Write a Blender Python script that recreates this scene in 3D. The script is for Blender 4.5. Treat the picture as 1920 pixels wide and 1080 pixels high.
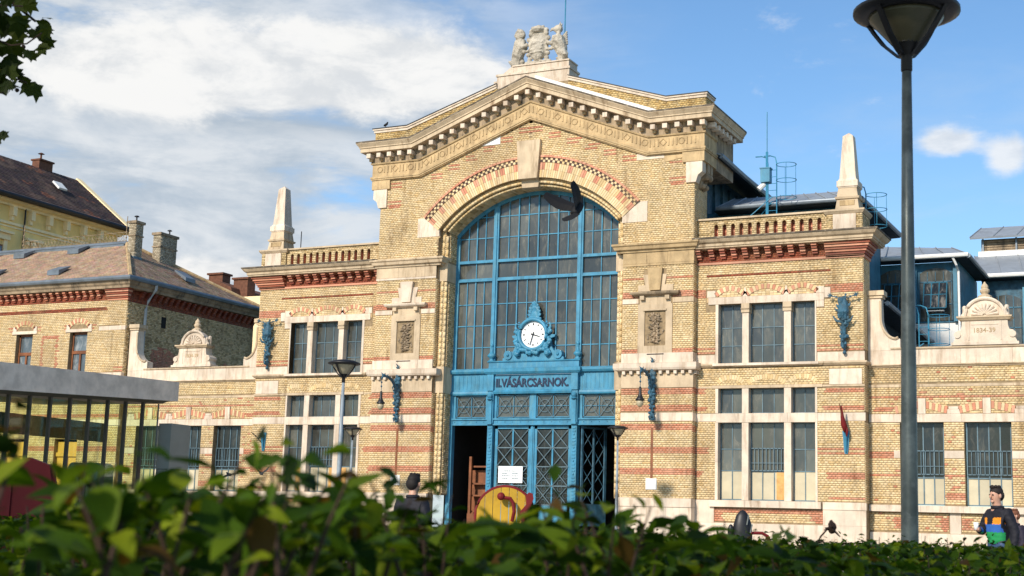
import bpy, bmesh, math, random
import numpy as np
from mathutils import Vector, Matrix, noise
R = math.radians
random.seed(11)
rng = np.random.default_rng(5)
sc = bpy.context.scene
C = sc.collection
for o in list(bpy.data.objects):
    bpy.data.objects.remove(o)

# ------------------------------------------------------------------ camera
CAM = Vector((22.5937, -46.94, 1.0))
MW = [[0.897031, -0.046695, -0.439495], [0.440936, 0.162486, 0.882708], [0.030193, -0.985605, 0.166344]]
FPX = 2651.99
cam = bpy.data.cameras.new('camera')
co = bpy.data.objects.new('camera', cam)
C.objects.link(co)
sc.camera = co
cam.sensor_width = 36.0
cam.lens = FPX / 1920 * 36
cam.clip_start = 0.05
cam.clip_end = 2000
m = Matrix.Identity(4)
for i in range(3):
    m[i][0] = MW[i][0]; m[i][1] = -MW[i][1]; m[i][2] = -MW[i][2]; m[i][3] = CAM[i]
co.matrix_world = m
cam.dof.use_dof = True
cam.dof.focus_distance = 42.0
cam.dof.aperture_fstop = 7.5
sc.render.resolution_x = 1024
sc.render.resolution_y = 576

# ------------------------------------------------------------------ light
SUN_AZ = -10.0      # degrees to the left of the line that leaves the facade
SUN_EL = 31.0
sv = Vector((math.sin(R(SUN_AZ)) * math.cos(R(SUN_EL)), -math.cos(R(SUN_AZ)) * math.cos(R(SUN_EL)), math.sin(R(SUN_EL))))
sl = bpy.data.lights.new('sun', 'SUN')
sl.energy = 4.5
sl.angle = R(5.0)
sl.color = (1.0, 0.90, 0.77)
so = bpy.data.objects.new('sun', sl)
C.objects.link(so)
so.rotation_euler = sv.to_track_quat('Z', 'Y').to_euler()
so.location = (-30, -60, 50)

sc.view_settings.view_transform = 'Standard'
sc.view_settings.look = 'None'
sc.view_settings.gamma = 1
sc.view_settings.exposure = 0.15
sc.view_settings.use_curve_mapping = False

class NT:
    """small helper round a node tree"""
    def __init__(s, t):
        s.t = t; s.n = t.nodes; s.l = t.links
    def new(s, ty, **k):
        x = s.n.new(ty)
        for a, b in k.items():
            setattr(x, a, b)
        return x
    def link(s, a, b):
        s.l.new(a, b)
    def val(s, x, inp):
        if hasattr(x, 'type') and hasattr(x, 'is_output'):
            s.link(x, inp)
        else:
            inp.default_value = x
    def math(s, op, a, b=0.0, clamp=False):
        x = s.new('ShaderNodeMath', operation=op, use_clamp=clamp)
        s.val(a, x.inputs[0]); s.val(b, x.inputs[1])
        return x.outputs[0]
    def vdot(s, a, v):
        x = s.new('ShaderNodeVectorMath', operation='DOT_PRODUCT')
        s.link(a, x.inputs[0]); x.inputs[1].default_value = v
        return x.outputs['Value']
    def mix(s, f, a, b, mode='MIX'):
        x = s.new('ShaderNodeMix', data_type='RGBA', blend_type=mode)
        s.val(f, x.inputs[0])
        for v, i in ((a, 6), (b, 7)):
            if isinstance(v, (tuple, list)):
                v = tuple(v) + (1,) if len(v) == 3 else tuple(v)
            s.val(v, x.inputs[i])
        return x.outputs[2]
    def noise(s, vec, scale, detail=4, rough=0.55, dist=0.0):
        x = s.new('ShaderNodeTexNoise')
        x.inputs['Scale'].default_value = scale
        x.inputs['Detail'].default_value = detail
        x.inputs['Roughness'].default_value = rough
        x.inputs['Distortion'].default_value = dist
        if vec is not None:
            s.link(vec, x.inputs['Vector'])
        return x.outputs['Fac']
    def ramp(s, f, a, b, lo=0.0, hi=1.0):
        x = s.new('ShaderNodeMapRange')
        x.interpolation_type = 'SMOOTHSTEP'
        s.val(f, x.inputs[0])
        x.inputs[1].default_value = a; x.inputs[2].default_value = b
        x.inputs[3].default_value = lo; x.inputs[4].default_value = hi
        return x.outputs[0]
    def mapping(s, vec, scale):
        x = s.new('ShaderNodeVectorMath', operation='MULTIPLY')
        s.link(vec, x.inputs[0]); x.inputs[1].default_value = scale
        return x.outputs[0]

# ------------------------------------------------------------------ sky with clouds
w = bpy.data.worlds.new('World')
sc.world = w
w.use_nodes = True
W = NT(w.node_tree)
W.n.clear()
out = W.new('ShaderNodeOutputWorld')
bg = W.new('ShaderNodeBackground')
sky = W.new('ShaderNodeTexSky', sky_type='NISHITA')
sky.sun_disc = False
sky.sun_elevation = R(SUN_EL)
sky.sun_rotation = R(180 + SUN_AZ)
sky.air_density = 1.0
sky.dust_density = 0.3
sky.ozone_density = 2.2
bg.inputs['Strength'].default_value = 0.108
tc = W.new('ShaderNodeTexCoord')
d = tc.outputs['Generated']
sep = W.new('ShaderNodeSeparateXYZ')
W.link(d, sep.inputs[0])
def blob(c, sa, sb, ax=(0.905, 0.425, 0.0), up=(0.06, -0.14, 0.988)):
    c = Vector(c)
    a = W.math('DIVIDE', W.math('SUBTRACT', W.vdot(d, ax), c.dot(Vector(ax))), sa)
    b = W.math('DIVIDE', W.math('SUBTRACT', W.vdot(d, up), c.dot(Vector(up))), sb)
    r2 = W.math('ADD', W.math('MULTIPLY', a, a), W.math('MULTIPLY', b, b))
    return W.math('POWER', 2.718, W.math('MULTIPLY', r2, -1.0))
dn = W.mapping(d, (3.0, 3.0, 6.5))
n_big = W.noise(dn, 1.5, 6, 0.6, 0.3)
n_fine = W.noise(dn, 4.5, 9, 0.62, 0.2)
n_str = W.noise(W.mapping(d, (3.0, 3.0, 13.0)), 2.6, 8, 0.6, 0.5)
left = W.ramp(W.vdot(d, (-0.93, 0.30, 0.0)), 0.545, 0.77)        # the cloud sheet thickens to the west
low = W.ramp(sep.outputs[2], 0.42, 0.05)
cumul = W.math('ADD', blob((-0.5785, 0.7566, 0.3047), 0.135, 0.030), W.math('MULTIPLY', blob((-0.6323, 0.7164, 0.2949), 0.075, 0.024), 0.7))
cumul = W.math('ADD', cumul, W.math('MULTIPLY', blob((-0.4991, 0.8087, 0.3115), 0.085, 0.03), 0.75))
small = W.math('ADD', blob((-0.1512, 0.9525, 0.2643), 0.020, 0.011), blob((-0.1116, 0.9609, 0.2535), 0.015, 0.016))
n_puff = W.noise(W.mapping(d, (3.0, 3.0, 6.5)), 9.0, 8, 0.6, 0.3)
small = W.ramp(W.math('ADD', small, W.math('MULTIPLY', W.math('SUBTRACT', n_puff, 0.5), 1.1)), 0.28, 0.85)
cumul = W.math('ADD', cumul, W.math('MULTIPLY', blob((-0.609, 0.7749, 0.169), 0.05, 0.012), 0.8))
edge = W.math('ADD', cumul, W.math('MULTIPLY', W.math('SUBTRACT', n_fine, 0.5), 1.7))
white = W.math('MAXIMUM', W.ramp(edge, 0.20, 0.74), W.math('MULTIPLY', small, 0.85))
sheet = W.math('MULTIPLY', left, W.ramp(W.math('ADD', W.math('MULTIPLY', n_str, 0.5), W.math('MULTIPLY', n_big, 0.5)), 0.33, 0.52))
wisp = W.math('MULTIPLY', W.ramp(W.math('ADD', W.math('MULTIPLY', n_big, 0.6), W.math('MULTIPLY', n_str, 0.4)), 0.46, 0.75), W.ramp(low, 0.0, 1.0, 0.25, 0.8))
hz = W.ramp(sep.outputs[2], 0.36, 0.0)
K = 1.0 / 0.12
blue = W.mix(1.0, sky.outputs[0], (0.96, 1.20, 1.34), 'MULTIPLY')
blue = W.mix(W.math('MULTIPLY', hz, 0.20), blue, (0.52 * K, 0.68 * K, 0.84 * K))
gcol = W.mix(W.ramp(W.math('ADD', W.math('MULTIPLY', n_str, 0.55), W.math('MULTIPLY', n_fine, 0.45)), 0.40, 0.62), (0.48 * K, 0.56 * K, 0.65 * K), (0.76 * K, 0.795 * K, 0.83 * K))
c1 = W.mix(W.math('MULTIPLY', wisp, 0.75), blue, (0.66 * K, 0.74 * K, 0.80 * K))
c2 = W.mix(W.math('MULTIPLY', sheet, 0.97), c1, gcol)
base_ = W.math('ADD', blob((-0.585, 0.7621, 0.2777), 0.13, 0.020), W.math('MULTIPLY', blob((-0.4963, 0.8211, 0.2819), 0.09, 0.016), 0.8))
c2 = W.mix(W.math('MULTIPLY', W.ramp(W.math('ADD', base_, W.math('MULTIPLY', W.math('SUBTRACT', n_fine, 0.5), 1.2)), 0.25, 0.9), 0.42), c2, (0.40 * K, 0.48 * K, 0.57 * K))
wcol = W.mix(W.ramp(n_fine, 0.38, 0.6), (0.74 * K, 0.765 * K, 0.79 * K), (0.96 * K, 0.955 * K, 0.94 * K))
c3 = W.mix(W.math('MULTIPLY', white, 0.95), c2, wcol)
W.link(c3, bg.inputs[0])
W.link(bg.outputs[0], out.inputs[0])

# ------------------------------------------------------------------ materials
def mat(name, col, rough=0.7, var=0.18, scale=3.0, dirt=None, dirt_amt=0.0, dirt_scale=1.3, streak=False, metallic=0.0,
        attr=False, bump=0.0, bump_scale=40.0, spec=0.4, objrand=0.0, coat=0.0, grime=0.0):
    mt = bpy.data.materials.new(name)
    mt.use_nodes = True
    N = NT(mt.node_tree)
    b = N.n['Principled BSDF']
    geo = N.new('ShaderNodeNewGeometry')
    pos = geo.outputs['Position']
    if attr:
        at = N.new('ShaderNodeAttribute'); at.attribute_name = 'bc'
        base = at.outputs['Color']
    else:
        base = N.mix(0.0, col, col)
    nz = N.noise(pos, scale, 5, 0.6)
    base = N.mix(1.0, base, N.mix(N.ramp(nz, 0.3, 0.7), (1 - var,) * 3, (1 + var,) * 3), 'MULTIPLY')
    if dirt is not None:
        v = N.mapping(pos, (2.2, 2.2, 0.35)) if streak else pos
        f = N.math('MULTIPLY', N.ramp(N.noise(v, dirt_scale, 7, 0.65, 0.3), 0.48, 0.68), dirt_amt)
        base = N.mix(f, base, dirt)
    if grime:
        v2 = N.mapping(pos, (3.4, 3.4, 0.45))
        f2 = N.math('MULTIPLY', N.ramp(N.noise(v2, 1.0, 6, 0.62, 0.5), 0.50, 0.72), N.ramp(N.noise(pos, 0.35, 3, 0.6), 0.40, 0.62))
        base = N.mix(N.math('MULTIPLY', f2, grime), base, N.mix(1.0, base, (0.40, 0.33, 0.26), 'MULTIPLY'))
    if objrand:
        oi = N.new('ShaderNodeObjectInfo')
        base = N.mix(1.0, base, N.mix(oi.outputs['Random'], (1 - objrand,) * 3, (1 + objrand,) * 3), 'MULTIPLY')
    N.link(base, b.inputs['Base Color'])
    b.inputs['Roughness'].default_value = rough
    b.inputs['Metallic'].default_value = metallic
    b.inputs['Specular IOR Level'].default_value = spec
    if coat:
        b.inputs['Coat Weight'].default_value = coat
    if bump:
        bp = N.new('ShaderNodeBump'); bp.inputs['Strength'].default_value = bump; bp.inputs['Distance'].default_value = 0.02
        N.link(N.noise(pos, bump_scale, 4, 0.6), bp.inputs['Height'])
        N.link(bp.outputs[0], b.inputs['Normal'])
    return mt

M = {}
M['brick'] = mat('brick', (.6, .45, .2), 0.62, 0.12, 1.1, dirt=(.30, .20, .10), dirt_amt=0.30, dirt_scale=0.5, attr=True, grime=0.75)
M['mortar'] = mat('mortar', (.27, .195, .11), 0.9, 0.25, 6)
M['mortar_red'] = mat('mortar_red', (.14, .06, .035), 0.9, 0.25, 6)
M['stone'] = mat('stone', (.54, .42, .28), 0.82, 0.13, 1.7, dirt=(.30, .22, .13), dirt_amt=0.5, dirt_scale=1.6, streak=True, bump=0.35, objrand=0.09, grime=0.9)
M['stone_light'] = mat('stone_light', (.66, .55, .43), 0.82, 0.12, 2.0, dirt=(.38, .26, .16), dirt_amt=0.5, dirt_scale=2.2, streak=True, bump=0.3, objrand=0.09, grime=0.7)
M['stone_tan'] = mat('stone_tan', (.46, .33, .175), 0.85, 0.2, 2.2, dirt=(.20, .13, .065), dirt_amt=0.6, dirt_scale=2.0, streak=True, bump=0.4, objrand=0.12)
M['stone_dark'] = mat('stone_dark', (.32, .24, .155), 0.9, 0.3, 2.0, dirt=(.07, .06, .045), dirt_amt=0.85, dirt_scale=1.8, streak=True, bump=0.5, objrand=0.1)
M['crust'] = mat('stone_crust', (.10, .08, .06), 0.95, 0.3, 3, dirt=(.38, .31, .22), dirt_amt=0.7, dirt_scale=3.5, bump=0.6)
M['statue'] = mat('statue_stone', (.47, .42, .34), 0.9, 0.2, 4, dirt=(.15, .13, .10), dirt_amt=0.75, dirt_scale=3.2, bump=0.8, bump_scale=22)
M['blue'] = mat('blue_paint', (.040, .215, .345), 0.5, 0.2, 2.5, dirt=(.10, .27, .34), dirt_amt=0.6, dirt_scale=3.0, streak=True, spec=0.4, grime=0.8)
M['blue_dark'] = mat('blue_paint_worn', (.028, .095, .145), 0.6, 0.35, 5.0, dirt=(.10, .14, .15), dirt_amt=0.5, dirt_scale=3)
M['blue_grey'] = mat('blue_grey_metal', (.11, .17, .20), 0.55, 0.2, 4)
M['window_metal'] = mat('window_metal', (.10, .165, .20), 0.5, 0.25, 3)
M['letter'] = mat('letter_paint', (.008, .022, .06), 0.6, 0.1)
M['white'] = mat('white_paint', (.78, .77, .73), 0.5, 0.05, 3)
M['clock_face'] = mat('clock_dial', (.86, .86, .84), 0.3, 0.02)
M['black'] = mat('black_metal', (.012, .012, .014), 0.45, 0.2)
M['zinc'] = mat('zinc_roof', (.27, .30, .33), 0.5, 0.14, 1.2, dirt=(.16, .17, .18), dirt_amt=0.6, dirt_scale=1.2, spec=0.5)
M['gutter'] = mat('gutter_metal', (.16, .19, .22), 0.4, 0.2, 2, metallic=0.3)
M['tile'] = mat('roof_tile', (.33, .205, .125), 0.85, 0.22, 2.2, dirt=(.28, .18, .12), dirt_amt=0.4, dirt_scale=0.8, objrand=0.0, attr=True)
M['concrete'] = mat('concrete', (.64, .565, .48), 0.8, 0.2, 1.6, dirt=(.76, .69, .60), dirt_amt=0.5, dirt_scale=1.2, bump=0.3)
M['steel'] = mat('grey_steel', (.15, .165, .155), 0.5, 0.08, 1.5)
M['hall_blue'] = mat('hall_paint', (.030, .145, .225), 0.5, 0.25, 2.5, dirt=(.06, .13, .15), dirt_amt=0.5, dirt_scale=2.5, streak=True)
M['lamp_dark'] = mat('lamp_bowl_dark', (.10, .088, .055), 0.35, 0.15, 5)  # bowl of the near lamp, its shade put into the colour
M['pylon'] = mat('pylon_paint', (.22, .24, .22), 0.5, 0.06, 1.5)
M['fin'] = mat('dark_steel_fin', (.065, .062, .052), 0.6, 0.1, 2)
M['soffit'] = mat('soffit_paint', (.010, .020, .030), 0.8, 0.3, 3)  # near-black, the shade under the eaves is in the colour
M['pipe'] = mat('zinc_pipe', (.40, .42, .42), 0.45, 0.1, 3)
M['wood'] = mat('brown_wood', (.20, .070, .026), 0.5, 0.3, 3)
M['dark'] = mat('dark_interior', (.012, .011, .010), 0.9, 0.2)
M['yellow_wall'] = mat('yellow_plaster', (.95, .68, .26), 0.85, 0.07, 1.0, dirt=(.5, .38, .16), dirt_amt=0.4, dirt_scale=0.6)
M['yellow_trim'] = mat('yellow_trim', (.94, .75, .44), 0.8, 0.08, 1.5)
M['yellow_door'] = mat('yellow_door_paint', (.62, .36, .07), 0.5, 0.1, 2)
M['grass'] = mat('grass_ground', (.06, .09, .025), 0.95, 0.4, 1.5)
M['paving'] = mat('paving_stone', (.30, .28, .25), 0.85, 0.15, 1.0, dirt=(.18, .17, .15), dirt_amt=0.5)
M['galv'] = mat('galvanised_steel', (.085, .10, .092), 0.40, 0.3, 5, dirt=(.20, .22, .21), dirt_amt=0.45, dirt_scale=9, metallic=0.35, spec=0.5)  # near lamp's steel, darkened in colour as if standing in shade
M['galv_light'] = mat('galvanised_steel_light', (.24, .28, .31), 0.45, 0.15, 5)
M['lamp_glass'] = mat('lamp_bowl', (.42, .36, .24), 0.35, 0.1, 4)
M['red_dark'] = mat('red_paint', (.15, .004, .005), 0.7, 0.15, 2)
M['beige'] = mat('beige_blind', (.50, .44, .30), 0.6, 0.1, 1.5, spec=0.5, objrand=0.12)
M['ply'] = mat('plywood', (.58, .33, .11), 0.7, 0.2, 5)

def glass(name, col, rough, spec=0.5, dirtc=(.17, .16, .12), amt=0.42):
    mt = bpy.data.materials.new(name); mt.use_nodes = True
    N = NT(mt.node_tree); b = N.n['Principled BSDF']
    geo = N.new('ShaderNodeNewGeometry'); pos = geo.outputs['Position']
    oi = N.new('ShaderNodeObjectInfo')
    streak = N.noise(N.mapping(pos, (5, 5, 1.6)), 1.0, 7, 0.65, 0.8)
    big = N.noise(pos, 0.45, 4, 0.6)
    base = N.mix(N.math('MULTIPLY', N.ramp(streak, 0.42, 0.7), amt), col, dirtc)
    base = N.mix(N.ramp(big, 0.35, 0.65), N.mix(1.0, base, (.62, .62, .62), 'MULTIPLY'), base)
    base = N.mix(1.0, base, N.mix(oi.outputs['Random'], (.62,) * 3, (1.38,) * 3), 'MULTIPLY')
    N.link(base, b.inputs['Base Color'])
    N.link(N.math('ADD', N.math('MULTIPLY', N.ramp(streak, 0.4, 0.7), 0.25), rough), b.inputs['Roughness'])
    b.inputs['Specular IOR Level'].default_value = spec
    bp = N.new('ShaderNodeBump'); bp.inputs['Strength'].default_value = 0.05; bp.inputs['Distance'].default_value = 0.05
    N.link(N.noise(pos, 1.7, 2, 0.5), bp.inputs['Height']); N.link(bp.outputs[0], b.inputs['Normal'])
    return mt
M['glass'] = glass('dirty_glass', (.085, .088, .076), 0.07, 0.75)
M['glass_dark'] = glass('dark_glass', (.022, .026, .026), 0.06, 0.5, (.09, .09, .07), 0.5)
M['house_glass'] = glass('curtained_glass', (.10, .12, .13), 0.05, 0.9, (.35, .36, .36), 0.7)

def clear_glass(name, tint, alpha):
    mt = bpy.data.materials.new(name); mt.use_nodes = True
    N = NT(mt.node_tree); b = N.n['Principled BSDF']
    tr = N.new('ShaderNodeBsdfTransparent'); tr.inputs[0].default_value = tint + (1,)
    gl = N.new('ShaderNodeBsdfGlossy'); gl.inputs['Roughness'].default_value = 0.03
    mx = N.new('ShaderNodeMixShader'); mx.inputs[0].default_value = alpha
    N.link(tr.outputs[0], mx.inputs[1]); N.link(gl.outputs[0], mx.inputs[2])
    N.link(mx.outputs[0], N.n['Material Output'].inputs[0])
    return mt
M['clear'] = clear_glass('green_glass', (.86, .93, .74), 0.06)

def emit(name, col, st):
    mt = bpy.data.materials.new(name); mt.use_nodes = True
    b = mt.node_tree.nodes['Principled BSDF']
    b.inputs['Emission Color'].default_value = col + (1,); b.inputs['Emission Strength'].default_value = st
    return mt
M['lit'] = emit('lit_lamp', (1, .93, .8), 3.0)

def leaf_mat(name, cols, trans=0.35):
    mt = bpy.data.materials.new(name); mt.use_nodes = True
    N = NT(mt.node_tree); b = N.n['Principled BSDF']
    at = N.new('ShaderNodeAttribute'); at.attribute_name = 'bc'
    base = at.outputs['Color']
    N.link(base, b.inputs['Base Color'])
    b.inputs['Roughness'].default_value = 0.55
    b.inputs['Specular IOR Level'].default_value = 0.10
    tr = N.new('ShaderNodeBsdfTranslucent')
    N.link(N.mix(1.0, base, (1.9, 1.9, 0.7), 'MULTIPLY'), tr.inputs[0])
    mx = N.new('ShaderNodeMixShader'); mx.inputs[0].default_value = trans
    N.link(b.outputs[0], mx.inputs[1]); N.link(tr.outputs[0], mx.inputs[2])
    N.link(mx.outputs[0], N.n['Material Output'].inputs[0])
    return mt
M['leaf'] = leaf_mat('leaf', None)
M['twig'] = mat('twig_bark', (.045, .024, .014), 0.8, 0.3, 20)
M['vcol'] = mat('painted_cloth', (1, 1, 1), 0.75, 0.10, 18, attr=True)
M['rider_yellow'] = mat('rider_yellow', (.46, .27, .015), 0.5, 0.15, 4)
M['skin'] = mat('skin', (.50, .27, .18), 0.5, 0.06, 12, attr=True)

# ------------------------------------------------------------------ mesh helpers
class MB:
    """collects vertices and faces; sx=-1 builds the mirror image"""
    def __init__(s, sx=1):
        s.v = []; s.f = []; s.c = []; s.sx = sx; s.smooth = False
    def add(s, vs, fs, col=None):
        b = len(s.v)
        s.v += [(x * s.sx, y, z) for x, y, z in vs]
        for f in fs:
            f = [b + i for i in f]
            s.f.append(f[::-1] if s.sx < 0 else f)
            s.c.append(col)
        return s
    def box(s, x0, x1, y0, y1, z0, z1, col=None):
        if x0 > x1: x0, x1 = x1, x0
        if y0 > y1: y0, y1 = y1, y0
        if z0 > z1: z0, z1 = z1, z0
        v = [(x0, y0, z0), (x1, y0, z0), (x1, y1, z0), (x0, y1, z0), (x0, y0, z1), (x1, y0, z1), (x1, y1, z1), (x0, y1, z1)]
        return s.add(v, [(3, 2, 1, 0), (4, 5, 6, 7), (0, 1, 5, 4), (1, 2, 6, 5), (2, 3, 7, 6), (3, 0, 4, 7)], col)
    def prism(s, poly, y0, y1, col=None):
        """polygon in xz (anticlockwise seen from the front, -Y), extruded from y0 (front) to y1"""
        n = len(poly)
        v = [(x, y0, z) for x, z in poly] + [(x, y1, z) for x, z in poly]
        f = [tuple(range(n)), tuple(range(2 * n - 1, n - 1, -1))]
        f += [(i, n + i, n + (i + 1) % n, (i + 1) % n) for i in range(n)]
        return s.add(v, f, col)
    def prism_x(s, poly, x0, x1, col=None):
        """polygon in yz extruded along x"""
        n = len(poly)
        v = [(x0, y, z) for y, z in poly] + [(x1, y, z) for y, z in poly]
        f = [tuple(range(n)), tuple(range(2 * n - 1, n - 1, -1))]
        f += [(i, n + i, n + (i + 1) % n, (i + 1) % n) for i in range(n)]
        return s.add(v, f, col)
    def sweep(s, path, prof, closed_ends=True, col=None):
        """profile (out, up) swept along a path of (x, y, z); out is to the right of the travel direction, mitred"""
        P = [Vector(p) for p in path]; n = len(P); m = len(prof)
        vs = []
        for i, p in enumerate(P):
            ns = []
            for a, b in ((i - 1, i), (i, i + 1)):
                if 0 <= a and b < n:
                    t = P[b] - P[a]; t.z = 0
                    if t.length > 1e-6:
                        t.normalize(); ns.append(Vector((t.y, -t.x, 0)))
            o = ns[0] if len(ns) == 1 else (ns[0] + ns[1])
            if len(ns) == 2:
                o = o / max(0.2, (o.length ** 2) / 2)
            for a, u in prof:
                q = p + o * a
                vs.append((q.x, q.y, q.z + u))
        fs = []
        for i in range(n - 1):
            for j in range(m - 1):
                a = i * m + j
                fs.append((a, a + m, a + m + 1, a + 1))
        if closed_ends:
            fs.append(tuple(range(m))); fs.append(tuple(range(n * m - 1, n * m - m - 1, -1)))
        return s.add(vs, fs, col)
    def lathe(s, prof, c=(0, 0, 0), n=12, col=None, a0=0.0, sy=1.0):
        vs = []; m = len(prof)
        for r, z in prof:
            for k in range(n):
                a = a0 + 2 * math.pi * k / n
                vs.append((c[0] + r * math.cos(a), c[1] + r * math.sin(a) * sy, c[2] + z))
        fs = []
        for i in range(m - 1):
            for k in range(n):
                fs.append((i * n + k, i * n + (k + 1) % n, (i + 1) * n + (k + 1) % n, (i + 1) * n + k))
        fs.append(tuple(range(n - 1, -1, -1))); fs.append(tuple(range((m - 1) * n, m * n)))
        return s.add(vs, fs, col)
    def tube(s, pts, r, n=6, col=None):
        P = [Vector(p) for p in pts]; vs = []; fs = []
        if not isinstance(r, (list, tuple)): r = [r] * len(P)
        for i, p in enumerate(P):
            t = (P[min(i + 1, len(P) - 1)] - P[max(i - 1, 0)]).normalized()
            a = Vector((0, 0, 1)) if abs(t.z) < 0.9 else Vector((1, 0, 0))
            u = t.cross(a).normalized(); w_ = t.cross(u)
            for k in range(n):
                q = p + (u * math.cos(2 * math.pi * k / n) + w_ * math.sin(2 * math.pi * k / n)) * r[i]
                vs.append(tuple(q))
        for i in range(len(P) - 1):
            for k in range(n):
                fs.append((i * n + k, i * n + (k + 1) % n, (i + 1) * n + (k + 1) % n, (i + 1) * n + k))
        fs.append(tuple(range(n - 1, -1, -1))); fs.append(tuple(range((len(P) - 1) * n, len(P) * n)))
        return s.add(vs, fs, col)
    def ball(s, c, r, n=8, m=6, col=None, sc_=(1, 1, 1), jit=0.0):
        vs = []; fs = []
        for i in range(m + 1):
            th = math.pi * i / m
            for k in range(n):
                ph = 2 * math.pi * k / n
                q = 1 + random.uniform(-jit, jit)
                vs.append((c[0] + r * sc_[0] * q * math.sin(th) * math.cos(ph), c[1] + r * sc_[1] * q * math.sin(th) * math.sin(ph), c[2] + r * sc_[2] * q * math.cos(th)))
        for i in range(m):
            for k in range(n):
                fs.append((i * n + k, (i + 1) * n + k, (i + 1) * n + (k + 1) % n, i * n + (k + 1) % n))
        return s.add(vs, fs, col)
    def mesh(s, name, mats):
        me = bpy.data.meshes.new(name)
        me.from_pydata(s.v, [], s.f)
        for x in (mats if isinstance(mats, (list, tuple)) else [mats]):
            me.materials.append(M[x])
        if any(c is not None for c in s.c):
            at = me.attributes.new('bc', 'FLOAT_COLOR', 'FACE')
            a = np.array([(c if c is not None else (.5, .5, .5)) for c in s.c], dtype=np.float32)
            at.data.foreach_set('color', np.hstack([a[:, :3], np.ones((len(a), 1), np.float32)]).ravel())
        if s.smooth:
            me.polygons.foreach_set('use_smooth', [True] * len(me.polygons))
        me.update()
        return me
    def build(s, name, mats, parent=None, **kw):
        return obj(name, s.mesh(name, mats), parent, **kw)

def obj(name, me, parent=None, **kw):
    o = bpy.data.objects.new(name, me)
    C.objects.link(o)
    if parent is not None:
        o.parent = parent
    for k, v in kw.items():
        if k in ('location', 'rotation_euler', 'scale'):
            setattr(o, k, v)
        else:
            o[k] = v
    return o

def thing(name, label, cat, loc=(0, 0, 0), rz=0.0, group=None):
    o = bpy.data.objects.new(name, None)
    C.objects.link(o)
    o.empty_display_size = 0.2
    o.location = loc; o.rotation_euler = (0, 0, rz)
    o['label'] = label; o['category'] = cat
    if group: o['group'] = group
    return o

def kids(o):
    return [x for x in bpy.data.objects if x.parent == o]
def dup(root, loc, rz, label, group=None):
    """a copy of a thing with copies of its parts and sub-parts (mesh data shared)"""
    r = root.copy(); C.objects.link(r); r.location = loc; r.rotation_euler = (0, 0, rz); r['label'] = label
    if group: r['group'] = group
    for ch in kids(root):
        c = ch.copy(); C.objects.link(c); c.parent = r
        for g in kids(ch):
            e = g.copy(); C.objects.link(e); e.parent = c
    return r

_unit = {}
def piece(name, matn, parent, x0, x1, y0, y1, z0, z1, sx=1, bev=0.06):
    """one block that shares its mesh with all blocks of that material"""
    if sx < 0: x0, x1 = -x1, -x0
    if matn not in _unit:
        _unit[matn] = MB().box(-.5, .5, -.5, .5, -.5, .5).mesh(name + '_block', matn)
    return obj(name, _unit[matn], parent, location=((x0 + x1) / 2, (y0 + y1) / 2, (z0 + z1) / 2), scale=(abs(x1 - x0), abs(y1 - y0), abs(z1 - z0)))

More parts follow.
